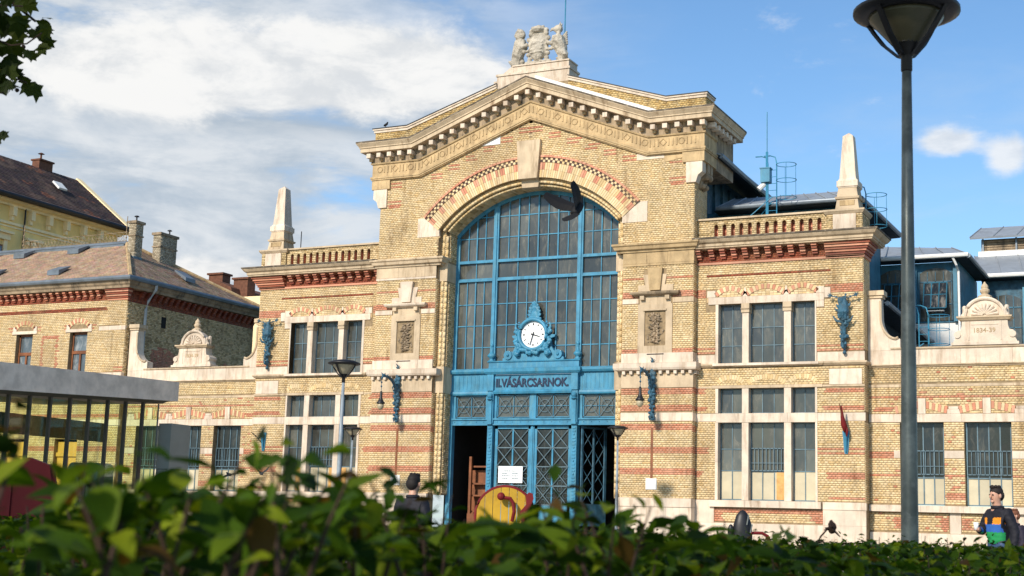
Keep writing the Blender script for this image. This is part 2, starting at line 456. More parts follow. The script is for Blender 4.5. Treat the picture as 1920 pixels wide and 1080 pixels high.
# ---- brickwork: every brick a small box in front of the mortar
YEL = np.array([[.67, .50, .27], [.645, .47, .24], [.70, .535, .31], [.60, .42, .195], [.68, .525, .295]])
RED = np.array([[.56, .23, .135], [.53, .205, .115], [.58, .26, .155], [.56, .27, .165]])
DRED = np.array([[.24, .050, .022], [.19, .036, .016], [.29, .07, .03]])
AMB = np.array([[.58, .40, .16], [.50, .33, .12], [.62, .45, .20]])
OLD = np.array([[.50, .37, .18], [.42, .30, .14], [.55, .42, .22], [.36, .25, .11]])
GRB = np.array([[.44, .38, .27], [.38, .32, .22], [.50, .43, .31], [.30, .25, .17]])
PAL = [YEL, RED, DRED, AMB, OLD, GRB]
PALW = [[.34, .25, .18, .05, .18], None, None, None, None, None]
COURSE = 0.0735
def brickfield(name, parent, o, u, u0, u1, z0, z1, n, holes=(), kind=None, mask=None, proud=0.011, course=COURSE, pitch=0.125):
    """o + u*a + z: bricks between a=u0..u1; n is the outward normal; holes are (a0,a1,z0,z1); kind(a,z)->palette index"""
    o = np.array(o, float); u = np.array(u, float); n = np.array(n, float)
    rows = []
    nz = max(1, int(round((z1 - z0) / course))); cz = (z1 - z0) / nz
    for k in range(nz):
        za = z0 + k * cz; zm = za + cz / 2
        iv = [(u0, u1)]
        for h in holes:
            if h[2] - 0.3 * cz < zm < h[3] + 0.3 * cz:
                nv = []
                for a, b in iv:
                    if h[1] <= a or h[0] >= b: nv.append((a, b))
                    else:
                        if h[0] - a > 0.01: nv.append((a, h[0]))
                        if b - h[1] > 0.01: nv.append((h[1], b))
                iv = nv
        for a, b in iv:
            st = math.floor(a / pitch) * pitch + (pitch / 2 if k % 2 else 0)
            e = np.arange(st, b + pitch, pitch)
            keep = rng.random(len(e)) > 0.12
            e = e[keep]
            e = e[(e > a + 0.03) & (e < b - 0.03)]
            e = np.concatenate([[a], e, [b]])
            rows.append(np.stack([e[:-1] + 0.0042, e[1:] - 0.0042, np.full(len(e) - 1, za + 0.0055), np.full(len(e) - 1, za + cz - 0.0055)], 1))
    if not rows: return None
    B = np.concatenate(rows)
    B = B[(B[:, 1] - B[:, 0]) > 0.012]
    if mask is not None:
        B = B[mask((B[:, 0] + B[:, 1]) / 2, (B[:, 2] + B[:, 3]) / 2)]
    N_ = len(B)
    if N_ == 0: return None
    um = (B[:, 0] + B[:, 1]) / 2; zm = (B[:, 2] + B[:, 3]) / 2
    ki = kind(um, zm) if kind is not None else np.zeros(N_, int)
    pr = proud + rng.uniform(-0.003, 0.003, N_)
    tilt = rng.uniform(-0.0015, 0.0015, (N_, 2))
    def pt(a, z, d_):
        return o + a[:, None] * u + np.stack([np.zeros(N_), np.zeros(N_), z], 1) + d_[:, None] * n
    zero = np.zeros(N_) - 0.002
    V = np.stack([pt(B[:, 0], B[:, 2], pr + tilt[:, 0]), pt(B[:, 1], B[:, 2], pr + tilt[:, 1]), pt(B[:, 1], B[:, 3], pr - tilt[:, 0]), pt(B[:, 0], B[:, 3], pr - tilt[:, 1]),
                  pt(B[:, 0], B[:, 2], zero), pt(B[:, 1], B[:, 2], zero), pt(B[:, 1], B[:, 3], zero), pt(B[:, 0], B[:, 3], zero)], 1)
    F = np.array([[0, 1, 2, 3], [4, 5, 1, 0], [5, 6, 2, 1], [6, 7, 3, 2], [7, 4, 0, 3]])
    if np.dot(np.cross(u, [0, 0, 1]), n) < 0: F = F[:, ::-1]
    idx = (np.arange(N_) * 8)[:, None, None] + F[None]
    me = bpy.data.meshes.new(name)
    me.vertices.add(N_ * 8); me.vertices.foreach_set('co', V.astype(np.float32).ravel())
    nf = N_ * 5
    me.loops.add(nf * 4); me.loops.foreach_set('vertex_index', idx.astype(np.int32).ravel())
    me.polygons.add(nf); me.polygons.foreach_set('loop_start', np.arange(nf, dtype=np.int32) * 4)
    col = np.zeros((N_, 4), np.float32); col[:, 3] = 1
    for p in range(len(PAL)):
        s_ = np.where(ki == p)[0]
        if len(s_):
            col[s_, :3] = PAL[p][rng.choice(len(PAL[p]), len(s_), p=PALW[p])] * rng.uniform(0.92, 1.07, (len(s_), 1))
    at = me.attributes.new('bc', 'FLOAT_COLOR', 'FACE')
    at.data.foreach_set('color', np.repeat(col, 5, axis=0).ravel())
    me.materials.append(M['brick'])
    me.update(calc_edges=True); me.validate()
    return obj(name, me, parent, kind='stuff')

def cells(u0, u1, z0, z1, holes):
    """rectangles that cover u0..u1 x z0..z1 without the holes"""
    zs = sorted({z0, z1} | {h[2] for h in holes if z0 < h[2] < z1} | {h[3] for h in holes if z0 < h[3] < z1})
    r = []
    for a, b in zip(zs[:-1], zs[1:]):
        zm = (a + b) / 2
        iv = [(u0, u1)]
        for h in holes:
            if h[2] < zm < h[3]:
                nv = []
                for p, q in iv:
                    if h[1] <= p or h[0] >= q: nv.append((p, q))
                    else:
                        if h[0] > p: nv.append((p, h[0]))
                        if h[1] < q: nv.append((h[1], q))
                iv = nv
        r += [(p, q, a, b) for p, q in iv]
    return r

def wall_x(name, parent, x0, x1, z0, z1, y, depth, holes=(), bholes=(), kind=None, mask=None, sx=1, core='mortar', pmask=None, **kw):
    """wall facing -Y with its brickwork; x0<x1 given for the right-hand side"""
    mb = MB(sx)
    for a, b, c_, d_ in cells(x0, x1, z0, z1, holes):
        mb.box(a, b, y, y + depth, c_, d_)
    o = mb.build(name, core, parent)
    hs = list(holes) + list(bholes)
    k2 = (lambda a, z: kind(a * sx, z)) if kind else None
    m2 = (lambda a, z: mask(a * sx, z)) if mask else None
    if sx > 0: brickfield('brickwork', o, (0, y, 0), (1, 0, 0), x0, x1, z0, z1, (0, -1, 0), hs, k2, m2, **kw)
    else: brickfield('brickwork', o, (0, y, 0), (1, 0, 0), -x1, -x0, z0, z1, (0, -1, 0), [(-h[1], -h[0], h[2], h[3]) for h in hs], k2, m2, **kw)
    return o

def bands(*zz):
    """kind function: red where z lies in one of the bands (z0, z1[, x0, x1[, palette]])"""
    def k(a, z):
        r = np.zeros(len(a), int)
        a = np.abs(a)
        for b in zz:
            s_ = (z > b[0]) & (z < b[1])
            if len(b) > 2: s_ &= (a > b[2]) & (a < b[3])
            r[s_] = b[4] if len(b) > 4 else 1
        return r
    return k
def vous(mb, cx, cz, r0, r1, a0, a1, y0, y1, n, colf, gap=0.006, parent=None):
    """voussoir bricks of an arch, angles from the vertical"""
    for k in range(n):
        t0 = a0 + (a1 - a0) * k / n; t1 = a0 + (a1 - a0) * (k + 1) / n
        g = gap / r1
        t0 += g; t1 -= g
        p = [(cx + r0 * math.sin(t0), cz + r0 * math.cos(t0)), (cx + r0 * math.sin(t1), cz + r0 * math.cos(t1)),
             (cx + r1 * math.sin(t1), cz + r1 * math.cos(t1)), (cx + r1 * math.sin(t0), cz + r1 * math.cos(t0))]
        if parent is None: mb.prism(p, y0, y1, colf(k))
        else: MB(mb.sx).prism(p, y0, y1, colf(k)).build('brick', 'brick', parent)
def rc(p):
    return tuple(PAL[p][rng.integers(len(PAL[p]))] * rng.uniform(0.88, 1.1))
def arcpts(cx, cz, r, a0, a1, n):
    return [(cx + r * math.sin(a0 + (a1 - a0) * i / n), cz + r * math.cos(a0 + (a1 - a0) * i / n)) for i in range(n + 1)]

# ================================================================== ground
T = -0.36
g = MB().box(-400, 400, -120, 600, -0.5, 0.0).build('ground', 'grass'); g['kind'] = 'structure'
g = MB().box(-60, 60, -9.0, -0.3, -0.3, 0.12).build('pavement', 'paving'); g['kind'] = 'structure'
g = MB().box(-60, 60, -45.5, -9.0, -0.3, 0.004).build('path', 'paving'); g['kind'] = 'structure'

# ================================================================== the market hall
H = thing('market_hall', 'yellow brick market hall with a gabled middle, big arched window and blue doors', 'market hall')

# ---- upper middle wall with the arch
AZ = 8.91
def gable(x, flat, apex, br): return flat + (apex - flat) * max(0.0, 1 - abs(x) / br)
up = MB()
arc = arcpts(0, AZ, 5.04, 0, math.asin(3.80 / 5.04), 14)
for sx in (1, -1):
    h = MB(sx)
    h.prism([(3.85, 11.0), (6.5, 11.0), (6.5, 14.5), (4.75, 14.5), (0, 16.4)] + arc, T, 1.05)
    b0 = len(up.v); up.v += h.v; up.f += [[b0 + i for i in f] for f in h.f]; up.c += h.c
upper = up.build('gable_wall', 'mortar', H)
PATCH = [(-.5, .5, 15.69, 15.93)]
for a, b, zz in ((.76, 1.25, 15.41), (1.53, 2.05, 15.11), (2.28, 2.80, 14.81), (3.03, 3.55, 14.52), (3.80, 4.30, 14.23), (5.58, 6.05, 13.99), (5.58, 6.15, 13.24)):
    PATCH += [(a, b, zz, zz + .235), (-b, -a, zz, zz + .235)]
def kgable(a, z):
    r = np.zeros(len(a), int)
    for x0, x1, z0, z1 in PATCH:
        s_ = (a > x0) & (a < x1) & (z > z0) & (z < z1) & ~((z > z0 + .085) & (z < z1 - .085))
        r[s_] = 1
    return r
def mgable(a, z):
    rr = np.sqrt(a * a + (z - AZ) ** 2)
    return ((rr > 5.1) | (z < 12.15)) & (np.abs(a) > 3.86 * (z < 12.2)) & (z < 14.42 + (16.2 - 14.42) * np.clip(1 - np.abs(a) / 4.75, 0, 1))
brickfield('brickwork', upper, (0, T, 0), (1, 0, 0), -6.5, 6.5, 11.14, 16.3, (0, -1, 0), [], kgable, mgable)
brickfield('brickwork', upper, (6.5, 0, 0), (0, 1, 0), T, 1.05, 11.14, 14.0, (1, 0, 0))
brickfield('brickwork', upper, (-6.5, 0, 0), (0, 1, 0), T, 1.05, 11.14, 14.0, (-1, 0, 0))

# ---- arch rings
TH = math.asin(4.46 / 5.87)
ring = MB()
rg_ = MB()
for i_ in (1, -1):
    pa_ = arcpts(0, AZ, 5.06, i_ * .09, i_ * TH, 14); pb_ = arcpts(0, AZ, 5.80, i_ * .09, i_ * TH, 14)
    for q_ in range(14): rg_.prism([pa_[q_], pa_[q_ + 1], pb_[q_ + 1], pb_[q_]], T - .045, T + .05)
r_ = rg_.build('arch_ring', 'mortar', H)
for s_ in (1, -1):
    k0 = math.atan2(.46, 5.5)
    a0, a1 = (k0, TH) if s_ > 0 else (-k0, -TH)
    n = 44
    cnt = [0]
    def c2(k):
        return rc(1) if (k % 6) in (0, 1) else (rc(0) if k % 6 != 3 else rc(1) if rng.random() < .25 else rc(0))
    vous(ring, 0, AZ, 5.335, 5.62, a0, a1, T - .06, T + .05, n, c2, parent=r_)
    vous(ring, 0, AZ, 5.04, 5.33, a0, a1, T - .06, T + .05, n, lambda k: rc(0), parent=r_)
    # checkered courses: small headers standing proud, every second one dark, recess shade in its colour
    for q in range(2):
        r0 = 5.62 + q * .09
        vous(ring, 0, AZ, r0, r0 + .088, a0, a1, T - .085, T + .05, n, lambda k: rc(0) if (k + q) % 2 else (.05, .018, .01), 0.004)
    vous(ring, 0, AZ, 5.80, 5.88, a0, a1, T - .12, T + .05, 26, lambda k: rc(1), parent=r_)
ring.build('checkered_course', 'brick', r_, kind='stuff')
sof = MB()
vous(sof, 0, AZ, 4.745, 5.045, -math.asin(3.5 / 4.745), math.asin(3.5 / 4.745), -.10, .24, 96, lambda k: rc(4) if rng.random() < .3 else rc(0), 0.004)
vous(sof, 0, AZ, 4.745, 5.045, -math.asin(3.5 / 4.745), math.asin(3.5 / 4.745), .245, .62, 96, lambda k: rc(4) if rng.random() < .3 else rc(0), 0.004)
vous(sof, 0, AZ, 4.86, 5.05, -math.asin(3.62 / 4.86), math.asin(3.62 / 4.86), -.21, -.10, 96, lambda k: rc(0), 0.004)
sof.build('arch_soffit', 'brick', H, kind='stuff')
for rr, yy, t_ in ((4.79, -.13, .05), (4.90, -.24, .055)):
    hw = 3.52 if rr < 4.85 else 3.66
    p = arcpts(0, AZ, rr, -math.asin(hw / rr), math.asin(hw / rr), 60)
    t = MB(); t.smooth = True
    for i in range(60):
        c_ = rc(0)
        t.tube([(p[i][0], yy, p[i][1]), (p[i + 1][0] * .998 + p[i][0] * .002, yy, p[i + 1][1])], t_, 7, c_)
    t.build('arch_roll', 'brick', H, kind='stuff')
# keystone
k = MB()
k.prism([(-.40, 13.90), (.38, 13.90), (.47, 15.38), (-.51, 15.38)], T - .16, T + .05)
k.build('keystone', 'stone', H)
k = MB(); k.prism([(-.34, 13.60), (.34, 13.60), (.36, 13.90), (-.36, 13.90)], -.30, .02); k.build('keystone', 'stone', H)
for sx in (1, -1):
    k = MB(sx); k.prism([(3.78, 11.95), (4.75, 11.95), (4.75, 12.70), (4.42, 12.70), (3.80, 12.22)], T - .035, T + .05)
    k.build('springer_block', 'stone_light', H)

# ---- jambs of the arch
for sx in (1, -1):
    j = MB(sx)
    j.box(3.60, 3.85, -.10, .7, 2.1, 12.3)
    j.box(3.50, 3.60, .0, .7, 2.1, 12.15)
    jo = j.build('arch_jamb', 'mortar', H)
    brickfield('brickwork', jo, (sx * 3.85, 0, 0), (0, 1, 0), T, -.1, 2.15, 12.2, (-sx, 0, 0), [(T, 0, 10.3, 11.2), (T, 0, 5.9, 6.9)], bands((2.93, 3.16), (3.68, 3.91), (4.45, 4.67), (5.12, 5.33)))
    brickfield('brickwork', jo, (0, -.1, 0), (1, 0, 0), min(sx * 3.60, sx * 3.85), max(sx * 3.60, sx * 3.85), 2.15, 12.2, (0, -1, 0), [])
    brickfield('brickwork', jo, (sx * 3.50, 0, 0), (0, 1, 0), 0.0, .66, 2.15, 12.1, (-sx, 0, 0), [(0, .7, 10.2, 10.95), (0, .7, 5.9, 6.95)], lambda a, z: np.where(rng.random(len(a)) < .35, 4, 0))
    t = MB(sx); t.smooth = True
    for za, zb in ((2.2, 5.95), (6.95, 10.25), (10.95, 12.0)):
        nn = int((zb - za) / .22)
        for i in range(nn):
            t.tube([(3.575, -.06, za + (zb - za) * i / nn), (3.575, -.06, za + (zb - za) * (i + .97) / nn)], .055, 7, rc(0))
            t.tube([(3.70, -.12, za + (zb - za) * i / nn), (3.70, -.12, za + (zb - za) * (i + .97) / nn)], .05, 7, rc(0))
    t.build('jamb_roll', 'brick', H, kind='stuff')
    piece('stone_block', 'stone', H, 3.49, 3.86, -.16, .66, 10.22, 10.93, sx)
    piece('stone_block', 'stone', H, 3.49, 3.86, -.16, .66, 5.92, 6.93, sx)

# ---- piers of the middle part
PB = bands((2.93, 3.16), (3.68, 3.91), (4.45, 4.67), (5.12, 5.33), (5.72, 5.95), (7.27, 7.36), (7.19, 7.23), (9.27, 9.35), (9.15, 9.24), (9.84, 9.92, 3.8, 4.66), (9.84, 9.92, 5.5, 6.6))
for sx in (1, -1):
    po = wall_x('pier', H, 3.85, 6.5, 0, 11.14, T, 0.40, [], [(3.8, 6.6, 0, 2.13), (3.8, 6.6, 4.78, 5.085), (3.8, 6.6, 5.955, 7.18), (3.8, 4.46, 8.96, 9.15), (5.75, 6.6, 8.96, 9.15), (3.8, 6.6, 10.32, 11.14), (4.46, 5.75, 7.18, 9.45), (4.66, 5.5, 9.45, 10.2)], PB, None, sx)
    brickfield('brickwork', po, (sx * 6.5, 0, 0), (0, 1, 0), T, 0.0, 2.13, 10.32, (sx, 0, 0), [(T, .1, 4.78, 5.085), (T, .1, 5.955, 7.18)], PB)
    # stone courses in blocks
    def course(z0, z1, y, matn, cuts, nm='stone_block', xa=3.85, xb=6.5, side=True):
        xs = [xa] + list(cuts) + [xb]
        for a, b in zip(xs[:-1], xs[1:]):
            e1 = .03 if (b == 6.5 and side) else -.004
            piece(nm, matn, H, a + (.004 if a > xa else 0), b + e1, y, T + .06 if b != 6.5 else 0.03, z0, z1, sx)
    course(0.0, 1.82, T - .10, 'stone_light', (4.7, 5.6), 'plinth_block')
    course(1.83, 2.13, T - .13, 'stone_light', (5.2,), 'plinth_block')
    course(4.79, 5.08, T - .03, 'stone_light', (4.75, 5.7))
    course(5.96, 6.42, T - .03, 'stone', (5.1,))
    course(6.84, 7.18, T - .06, 'stone_light', (4.5, 5.4))
    course(10.325, 10.40, T - .045, 'stone_tan' if sx > 0 else 'stone_light', (5.15,))
    course(10.41, 10.81, T - .03, 'stone_tan' if sx > 0 else 'stone', (4.75, 5.55))
    piece('stone_block', 'stone_light', H, 3.85, 4.46, T - .02, T + .05, 8.97, 9.14, sx)
    piece('stone_block', 'stone' if sx > 0 else 'stone_light', H, 5.75, 6.52, T - .02, .02, 8.97, 9.14, sx)
    # ledge with dentils
    l = MB(sx)
    l.sweep([(3.78, .0, 6.55), (3.78, T, 6.55), (6.5, T, 6.55), (6.5, 0.0, 6.55)], [(0, 0), (.07, .0), (.16, .03), (.19, .10), (.19, .27), (0.06, .285), (0, .285)])
    l.build('ledge', 'stone_light', H)
    for i in range(10):
        x = 3.92 + i * .275
        piece('dentil', 'stone_light', H, x, x + .11, T - .13, T, 6.43, 6.545, sx)
    for i in range(2):
        yy = T + .06 + i * .2
        piece('dentil', 'stone_light', H, 6.5, 6.62, yy, yy + .11, 6.43, 6.545, sx)
    # upper cornice of the pier
    l = MB(sx)
    l.sweep([(3.72, 0.1, 10.82), (3.72, T, 10.82), (6.5, T, 10.82), (6.5, .0, 10.82)], [(0, 0), (.07, .0), (.09, .07), (.17, .10), (.20, .20), (.25, .24), (.25, .31), (0.05, .33), (0, .33)])
    l.build('pier_cornice', 'stone_tan' if sx > 0 else 'stone', H)
    # panel with carved leaves under a hood
    f = MB(sx)
    for a, b, c_, d_ in ((4.46, 4.71, 7.18, 8.93), (5.50, 5.75, 7.18, 8.93), (4.71, 5.50, 8.70, 8.93), (4.71, 5.50, 7.18, 7.44)):
        f.box(a, b, T - .05, T + .1, c_, d_)
    f.box(4.71, 5.50, T + .02, T + .1, 7.44, 8.70)
    f.box(4.67, 5.54, T - .09, T - .02, 8.69, 8.75)
    f.box(4.52, 5.69, T - .03, T + .1, 8.93, 9.22)
    f.build('carved_panel', 'stone', H)
    h = MB(sx)
    h.sweep([(4.42, T + .1, 9.22), (4.42, T, 9.22), (5.80, T, 9.22), (5.80, T + .1, 9.22)], [(0, 0), (.10, 0), (.20, .05), (.23, .10), (.23, .14), (0, .17)])
    h.build('hood', 'stone_dark' if sx > 0 else 'stone_light', H)
    for x in (4.56, 5.50):
        piece('bracket', 'stone', H, x, x + .16, T - .16, T, 9.08, 9.22, sx)
    k = MB(sx)
    k.prism([(4.45, 9.40), (5.77, 9.40), (5.77, 9.62), (5.45, 9.62), (5.53, 10.0), (5.38, 10.0), (4.80, 10.0), (4.62, 10.0), (4.72, 9.62), (4.45, 9.62)], T - .04, T + .05)
    k.build('hood_block', 'stone' if sx > 0 else 'stone_light', H)
    k = MB(sx); k.prism([(4.91, 9.42), (5.30, 9.42), (5.38, 10.22), (4.82, 10.22)], T - .13, T + .05); k.build('keystone', 'stone_tan' if sx > 0 else 'stone_light', H)
    # leaf relief
    lf = MB(sx); lf.smooth = False
    rl = random.Random(4)
    cx_ = 5.105
    for (zc, n_, rad) in ((8.42, 9, .26), (8.12, 7, .22), (7.86, 8, .24), (7.64, 7, .2)):
        for i in range(n_):
            a = 2 * math.pi * (i + rl.uniform(-.2, .2)) / n_
            r1 = rad * rl.uniform(.75, 1.15)
            ex = cx_ + math.cos(a) * r1 * 1.15; ez = zc + math.sin(a) * r1 * .8
            mx = cx_ + math.cos(a) * r1 * .55; mz = zc + math.sin(a) * r1 * .45
            lf.tube([(cx_ + math.cos(a) * .03, T - .0, zc + math.sin(a) * .03), (mx, T - .06, mz), (max(4.74, min(5.47, ex)), T - .015, ez)], [.02, .055, .012], 5)
        lf.ball((cx_ + rl.uniform(-.05, .05), T - .04, zc), .07, 6, 5)
    for i in range(26):
        lf.ball((cx_ + rl.uniform(-.30, .30), T - .0, rl.uniform(7.52, 8.62)), rl.uniform(.03, .06), 5, 4)
    lf.build('leaf_relief', 'stone_dark', H)
    piece('vent_slot', 'dark', H, 4.82, 5.45, T - .066, T - .03, 7.12, 7.155, sx)

# ---- gable: frieze, cornice, modillions, parapet
fz = MB()
fz.prism([(-6.9, 14.0), (-6.08, 14.0), (-6.08, 14.36), (-4.72, 14.36), (0, 16.19), (4.72, 14.36), (6.08, 14.36), (6.08, 14.0), (6.9, 14.0), (6.9, 15.6), (4.9, 15.6), (0, 17.5), (-4.9, 15.6), (-6.9, 15.6)], -.46, .9)
fz.build('gable_frieze', 'stone_tan', H)
for zf, za, pr in ((14.38, 16.21, [(0, 0), (.035, 0), (.035, .05), (.06, .06), (.06, .13), (0, .15)]), (15.00, 16.85, [(0, 0), (.05, .02), (.07, .07), (0, .10)])):
    l = MB(); br = 4.76
    l.sweep([(-6.9, .9, zf), (-6.9, -.46, zf), (-br, -.46, zf), (0, -.46, za), (br, -.46, zf), (6.9, -.46, zf), (6.9, .9, zf)], pr)
    l.build('gable_moulding', 'stone_tan', H)
bd = MB()
bd.prism([(-6.95, 15.06), (-4.80, 15.06), (0, 16.93), (4.80, 15.06), (6.95, 15.06), (6.95, 15.5), (4.92, 15.5), (0, 17.4), (-4.92, 15.5), (-6.95, 15.5)], -.50, .9)
bd.build('gable_bed', 'stone_dark', H)
l = MB(); zf, za, br = 15.47, 17.36, 4.95
l.sweep([(-6.95, .9, zf), (-6.95, -.50, zf), (-br, -.50, zf), (0, -.50, za), (br, -.50, zf), (6.95, -.50, zf), (6.95, 2.9, zf)],
        [(0, 0), (.33, 0.0), (.33, .15), (.37, .16), (.37, .20), (.43, .28), (.47, .33), (.47, .38), (0, .40)])
l.build('gable_cornice', 'stone', H)
l = MB()
l.sweep([(-6.95, .9, zf + .385), (-6.95, -.50, zf + .385), (-br, -.50, zf + .385), (0, -.50, za + .385), (br, -.50, zf + .385), (6.95, -.50, zf + .385), (6.95, 2.9, zf + .385)],
        [(0.1, 0), (.478, -.035), (.478, .03), (.1, .05)])
l.build('gable_flashing', 'crust', H)
xs = [.455 * i for i in range(11)] + [5.05, 5.51, 5.98, 6.46, 6.92]
for x in xs:
    for sx in ((1, -1) if x > 0 else (1,)):
        z0 = (17.20 - .386 * x) if x < 4.7 else 15.325
        piece('modillion', 'stone_light', H, x - .09, x + .09, -.79, -.50, z0 - .085, z0 + .085, sx)
        piece('modillion_foot', 'stone_tan', H, x - .06, x + .06, -.62, -.50, z0 - .19, z0 - .086, sx)
for i in range(6):
    yy = -.30 + i * .46
    piece('modillion', 'stone_light', H, 6.95, 7.24, yy, yy + .18, 15.24, 15.41)
# the tower side above the brick wall goes back behind the front
b = MB(); b.box(5.6, 6.9, .9, 2.9, 13.95, 15.5); b.build('gable_return', 'stone_dark', H)
# frieze pattern
fp = MB()
x = -6.55
i = 0
def zc(x): return 14.80 if abs(x) > 4.78 else 14.80 + (16.63 - 14.80) * (1 - abs(x) / 4.78)
q = 0
while x < 6.6:
    z0 = zc(x)
    if q % 4 == 0:
        if (q // 4) % 2 == 0:
            fp.tube([(x + .115 * math.cos(a * math.pi / 4), -.465, z0 + .115 * math.sin(a * math.pi / 4)) for a in range(9)], .022, 4)
        else:
            fp.tube([(x + .13 * math.cos(a * math.pi / 2), -.465, z0 + .13 * math.sin(a * math.pi / 2)) for a in range(5)], .022, 4)
        x += .20
    else:
        sl_ = 0 if abs(x) > 4.78 else (-.383 if x > 0 else .383)
        fp.prism([(x - .025, z0 - .13 - sl_ * .025), (x + .025, z0 - .13 + sl_ * .025), (x + .025, z0 + .13 + sl_ * .025), (x - .025, z0 + .13 - sl_ * .025)], -.49, -.45)
        x += .155 if q % 4 != 3 else .19
    q += 1
fp.build('frieze_relief', 'stone_tan', H, kind='stuff')
for sx in (1, -1):
    k = MB(sx)
    k.prism([(6.21, 13.25), (6.58, 13.25), (6.66, 13.5), (6.82, 13.62), (6.82, 14.0), (6.21, 14.0)], T - .08, T + .3)
    k.build('corner_block', 'stone_light', H)
    k = MB(sx)
    for yy in (0.08, .42):
        k.prism([(6.5, 13.1), (6.62, 13.15), (6.62, 13.4), (6.78, 13.55), (6.86, 13.7), (6.86, 14.0), (6.5, 14.0)], yy, yy + .22)
        k.ball((6.78, yy + .11, 13.55), .13, 8, 6, None, (1, .95, 1))
        k.ball((6.66, yy + .11, 13.22), .10, 8, 6, None, (1, .95, 1))
    k.build('scroll_bracket', 'stone_dark', H)
# white repair blocks near the frieze
k = MB(); k.prism([(-2.08, 15.38), (-1.28, 15.38), (-1.28, 15.70), (-1.34, 15.68)], T - .03, T + .05); k.build('stone_block', 'white', H)
k = MB(); k.prism([(4.31, 14.24), (5.37, 14.24), (5.37, 14.365), (4.72, 14.365), (4.40, 14.47), (4.31, 14.47)], T - .035, T + .05); k.build('stone_block', 'stone_light', H)
k = MB(); k.prism([(5.37, 14.08), (6.1, 14.2), (6.1, 14.365), (5.37, 14.365)], T - .03, T + .05); k.build('stone_block', 'stone_tan', H)

pp = MB()
pp.prism([(-6.9, 15.7), (6.9, 15.7), (6.9, 16.36), (5.42, 16.36), (1.6, 17.60), (-1.6, 17.60), (-5.42, 16.36), (-6.9, 16.36)], T, .5)
po = pp.build('gable_parapet', 'mortar', H)
brickfield('brickwork', po, (0, T, 0), (1, 0, 0), -6.9, 6.9, 15.75, 17.6, (0, -1, 0), [(-1.5, 1.5, 15, 18)], lambda a, z: np.where(rng.random(len(a)) < .8, 3, 4),
           lambda a, z: (z < 16.36 + (17.60 - 16.36) * np.clip((5.42 - np.abs(a)) / 3.82, 0, 1)))
brickfield('brickwork', po, (6.9, 0, 0), (0, 1, 0), T, .5, 15.75, 16.36, (1, 0, 0), [], lambda a, z: np.full(len(a), 3))
for sx in (1, -1):
    l = MB(sx)
    l.sweep([(1.5, T, 17.61), (5.42, T, 16.35), (6.9, T, 16.35), (6.9, .5, 16.35)], [(-.1, 0), (.05, 0), (.05, .09), (.09, .10), (.09, .155), (-.1, .19)])
    l.build('parapet_cap', 'stone_light', H)
    l = MB(sx)
    l.sweep([(1.5, T, 17.80), (5.42, T, 16.54), (6.9, T, 16.54), (6.9, .5, 16.54)], [(-.1, 0), (.11, -.03), (.11, .0), (-.1, .03)])
    l.build('parapet_flashing', 'black', H)
fl = MB()
fl.prism([(0.15, 17.62), (5.25, 15.78), (5.35, 15.95), (0.15, 17.93)], T - .10, T - .03)
fl.build('flashing', 'white', H)

# ---- the great window
GY = 0.60
gw = MB()
RG = 4.60
# outer frame
ap = arcpts(0, AZ, RG, -math.asin(3.42 / RG), math.asin(3.42 / RG), 40); ap2 = arcpts(0, AZ, RG + .18, -math.asin(3.55 / (RG + .18)), math.asin(3.55 / (RG + .18)), 40)
for i in range(40):
    gw.prism([ap[i], ap[i + 1], ap2[i + 1], ap2[i]], GY - .06, GY + .1)
for sx in (1, -1):
    a, b = (3.34, 3.52) if sx > 0 else (-3.52, -3.34)
    gw.box(a, b, GY - .07, GY + .1, 6.86, 12.0)
    gw.box(sx * 1.77 - .11, sx * 1.77 + .11, GY - .10, GY + .1, 6.86, AZ + math.sqrt(RG ** 2 - 1.77 ** 2) + .05)
    gw.box(sx * 1.77 - .045, sx * 1.77 + .045, GY - .14, GY - .09, 6.86, AZ + math.sqrt(RG ** 2 - 1.77 ** 2))
BAYS = [(-3.34, -1.88, 4), (-1.66, 1.66, 8), (1.88, 3.34, 4)]
for z0, z1 in ((10.97, 11.09), (10.25, 10.38)):
    for a, b, n in BAYS:
        gw.box(a, b, GY - .08, GY + .06, z0, z1)
        gw.box(a, b, GY - .11, GY - .05, z0 + .005, z0 + .055)
gw.box(-3.5, 3.5, GY - .10, GY + .1, 6.83, 6.88)
panes = []
ZR = [6.88, 7.70, 8.54, 9.37, 10.25], [10.38, 10.97], [11.09, 11.96, 12.78, 13.6]
for a, b, n in BAYS:
    st = (b - a) / n
    for gi, zr in enumerate(ZR):
        cols = n if gi != 1 else n // 2
        s2 = (b - a) / cols
        for i in range(cols):
            x0, x1 = a + i * s2, a + (i + 1) * s2
            if i > 0:
                zt = zr[-1] if gi < 2 else AZ + math.sqrt(RG ** 2 - x0 ** 2)
                wv = .015 if i % 2 else .022
                gw.box(x0 - wv, x0 + wv, GY - .05 - (.012 if i % 2 == 0 else 0), GY + .02, zr[0], zt)
            for j in range(len(zr) - 1):
                zt0 = zr[j + 1]; zt1 = zr[j + 1]
                if gi == 2:
                    c0 = AZ + math.sqrt(RG ** 2 - x0 ** 2); c1_ = AZ + math.sqrt(RG ** 2 - x1 ** 2)
                    zt0, zt1 = min(zt0, c0), min(zt1, c1_)
                    if zt0 <= zr[j] and zt1 <= zr[j]: continue
                    zt0, zt1 = max(zt0, zr[j]), max(zt1, zr[j])
                panes.append((x0, x1, zr[j], zt0, zt1))
for z in (7.70, 8.54, 9.37):
    for a, b, n in BAYS: gw.box(a, b, GY - .03, GY + .02, z - .017, z + .017)
for z in (11.96, 12.78):
    xe = math.sqrt(RG ** 2 - (z - AZ) ** 2)
    for a, b, n in BAYS:
        gw.box(max(a, -xe), min(b, xe), GY - .03, GY + .02, z - .017, z + .017)
